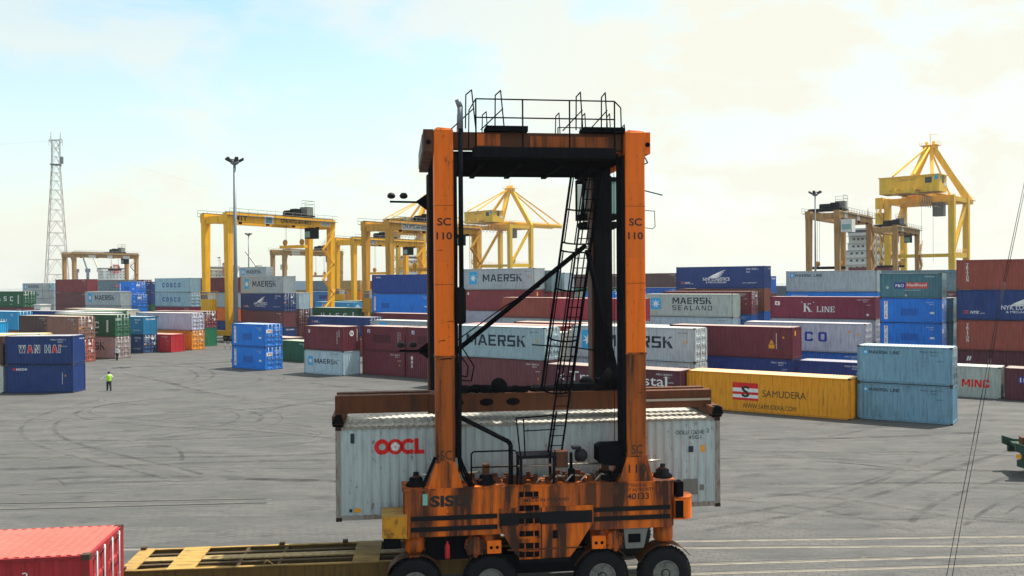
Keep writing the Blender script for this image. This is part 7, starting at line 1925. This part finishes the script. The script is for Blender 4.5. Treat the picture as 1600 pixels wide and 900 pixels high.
# ---------------------------------------------------------------- people
def person(x, y, rz, label, vest, stride=0.32, arm='point'):
    t = thing('person', label, 'person', (x, y, 0), rz, None)
    V = []; E = []; Rr = []
    def v(p, r): V.append(p); Rr.append(r); return len(V) - 1
    pel = v((0, 0, 0.94), (0.16, 0.12)); wst = v((0, 0, 1.12), (0.14, 0.105)); ch = v((0, 0, 1.33), (0.17, 0.12)); nk = v((0, 0, 1.50), (0.065, 0.065)); hd0 = v((0.01, 0, 1.60), (0.085, 0.095)); hd1 = v((0.015, 0, 1.70), (0.08, 0.09))
    E += [(pel, wst), (wst, ch), (ch, nk), (nk, hd0), (hd0, hd1)]
    def chain(st, pts):
        p = st
        for q, r in pts: i = v(q, (r, r)); E.append((p, i)); p = i
        return p
    def leg(s, fx):
        chain(pel, [((0.02 * fx, s * 0.10, 0.86), 0.095), ((0.42 * fx + 0.03, s * 0.10, 0.49), 0.065), ((0.75 * fx - 0.03, s * 0.10, 0.10), 0.045), ((0.75 * fx + 0.02, s * 0.11, 0.05), 0.045), ((0.75 * fx + 0.15, s * 0.12, 0.035), 0.035)])
    leg(1, stride); leg(-1, -stride)
    def hand(wr, d, side):
        d = Vector(d).normalized(); w0 = Vector(V[wr]); side = Vector(side)
        pm = v(tuple(w0 + d * 0.07), (0.032, 0.02)); E.append((wr, pm))
        for k in range(4):
            o_ = side * (0.024 * (k - 1.5)); a_ = v(tuple(w0 + d * 0.11 + o_), (0.010, 0.010)); b2 = v(tuple(w0 + d * (0.155 + 0.012 * (1 if k in (1, 2) else 0)) + o_ - Vector((0, 0, 0.012))), (0.008, 0.008)); E.append((pm, a_)); E.append((a_, b2))
        a_ = v(tuple(w0 + d * 0.05 - side * 0.055), (0.010, 0.010)); b2 = v(tuple(w0 + d * 0.09 - side * 0.07), (0.008, 0.008)); E.append((pm, a_)); E.append((a_, b2))
    shl = v((0, 0.19, 1.42), (0.075, 0.075)); shr = v((0, -0.19, 1.42), (0.075, 0.075)); E += [(ch, shl), (ch, shr)]
    if arm == 'point':
        w = chain(shl, [((0.10, 0.40, 1.26), 0.05), ((0.16, 0.60, 1.14), 0.036)]); hand(w, (0.2, 0.8, -0.5), (0.7, -0.1, 0.2))
        w = chain(shr, [((-0.06, -0.34, 1.22), 0.05), ((0.10, -0.30, 1.02), 0.036)]); hand(w, (0.7, 0.2, -0.5), (0.2, -0.9, 0))
    else:
        for s, sh_ in ((1, shl), (-1, shr)):
            w = chain(sh_, [((-0.04 * s, s * 0.27, 1.15), 0.05), ((0.08, s * 0.28, 0.92), 0.036)]); hand(w, (0.2, 0, -1), (0.9, 0, 0.1))
    me = bpy.data.meshes.new('body'); me.from_pydata(V, E, []); me.update()
    bo = obj('body', me, M['shirt'], t)
    sk = bo.modifiers.new('skin', 'SKIN'); bo.modifiers.new('smooth', 'SUBSURF').levels = 1
    for sv, r in zip(me.skin_vertices[0].data, Rr): sv.radius = r
    me.skin_vertices[0].data[0].use_root = True
    # clothing shells
    def shell(name, mat, secs, n=14):
        mb = MB(); vs = []
        for (cx, cy, cz, rx, ry) in secs:
            for i in range(n): a_ = 2 * math.pi * i / n; vs.append((cx + ry * math.cos(a_), cy + rx * math.sin(a_), cz))
        fs = [(j * n + i, j * n + (i + 1) % n, (j + 1) * n + (i + 1) % n, (j + 1) * n + i) for j in range(len(secs) - 1) for i in range(n)]
        mb.add(vs, fs, True); return mb.build(name, mat, t)
    if vest: shell('vest', M['vest'], [(0, 0, 0.90, 0.21, 0.165), (0, 0, 1.12, 0.20, 0.155), (0, 0, 1.34, 0.235, 0.165), (0, 0, 1.45, 0.20, 0.14), (0, 0, 1.50, 0.10, 0.09)])
    for s, fx in ((1, stride), (-1, -stride)): shell('trouser_leg', M['trousers'], [(0.75 * fx - 0.03, s * 0.10, 0.07, 0.075, 0.085), (0.42 * fx + 0.03, s * 0.10, 0.49, 0.095, 0.10), (0.05 * fx, s * 0.10, 0.80, 0.115, 0.125), (0, s * 0.08, 0.95, 0.12, 0.145)])
    for s, fx in ((1, stride), (-1, -stride)): MB().lathe([(0.05, 0.0), (0.065, 0.03), (0.05, 0.10), (0.0, 0.12)], 10, 'z', (0.75 * fx + 0.03, s * 0.11, 0)).build('shoe', M['hair'], t)
    hdm = MB().lathe([(0.0, 1.49), (0.055, 1.50), (0.085, 1.58), (0.092, 1.66), (0.075, 1.74), (0.0, 1.775)], 14, 'z', (0.015, 0, 0)); hdm.box(0.10, 0.125, -0.012, 0.012, 1.61, 1.65)
    for s in (-1, 1): hdm.lathe([(0.0, -.012), (0.028, 0), (0.0, .012)], 8, 'y', (0.01, s * 0.098, 1.635))
    ho = hdm.build('head', M['skin'], t)
    MB().lathe([(0.096, 1.655), (0.102, 1.69), (0.085, 1.76), (0.0, 1.795)], 14, 'z', (0.0, 0, 0)).build('hair', M['hair'], ho)
    for s in (-1, 1): MB().lathe([(0.0, 0.085), (0.013, 0.095), (0.0, 0.10)], 6, 'x', (0.012, s * 0.034, 1.655)).build('eye', M['hair'], ho)
    MB().box(0.098, 0.106, -0.022, 0.022, 1.565, 1.572).build('mouth', M['redink'], ho)
    return t
person(-37.2, 82.5, R(125), 'person in lime hi-vis vest walking across the yard with one arm out', True)
person(-51.0, 115.5, R(75), 'person in white shirt and dark trousers standing before the greyish pink container', False, 0.10, 'down')

# ---------------------------------------------------------------- warm humid haze over the port
hm_ = bpy.data.materials.new('haze'); hm_.use_nodes = True; hn = hm_.node_tree; hn.nodes.clear()
ho_ = hn.nodes.new('ShaderNodeOutputMaterial'); pv = hn.nodes.new('ShaderNodeVolumePrincipled')
pv.inputs['Color'].default_value = (0.92, 0.96, 1.0, 1); pv.inputs['Density'].default_value = 0.00014; pv.inputs['Anisotropy'].default_value = 0.2
hn.links.new(pv.outputs['Volume'], ho_.inputs['Volume'])
tag(MB().box(-3000, 3000, -300, 3500, -6, 90).build('haze', hm_), 'thin warm haze hanging over the whole port', None, kind='stuff')
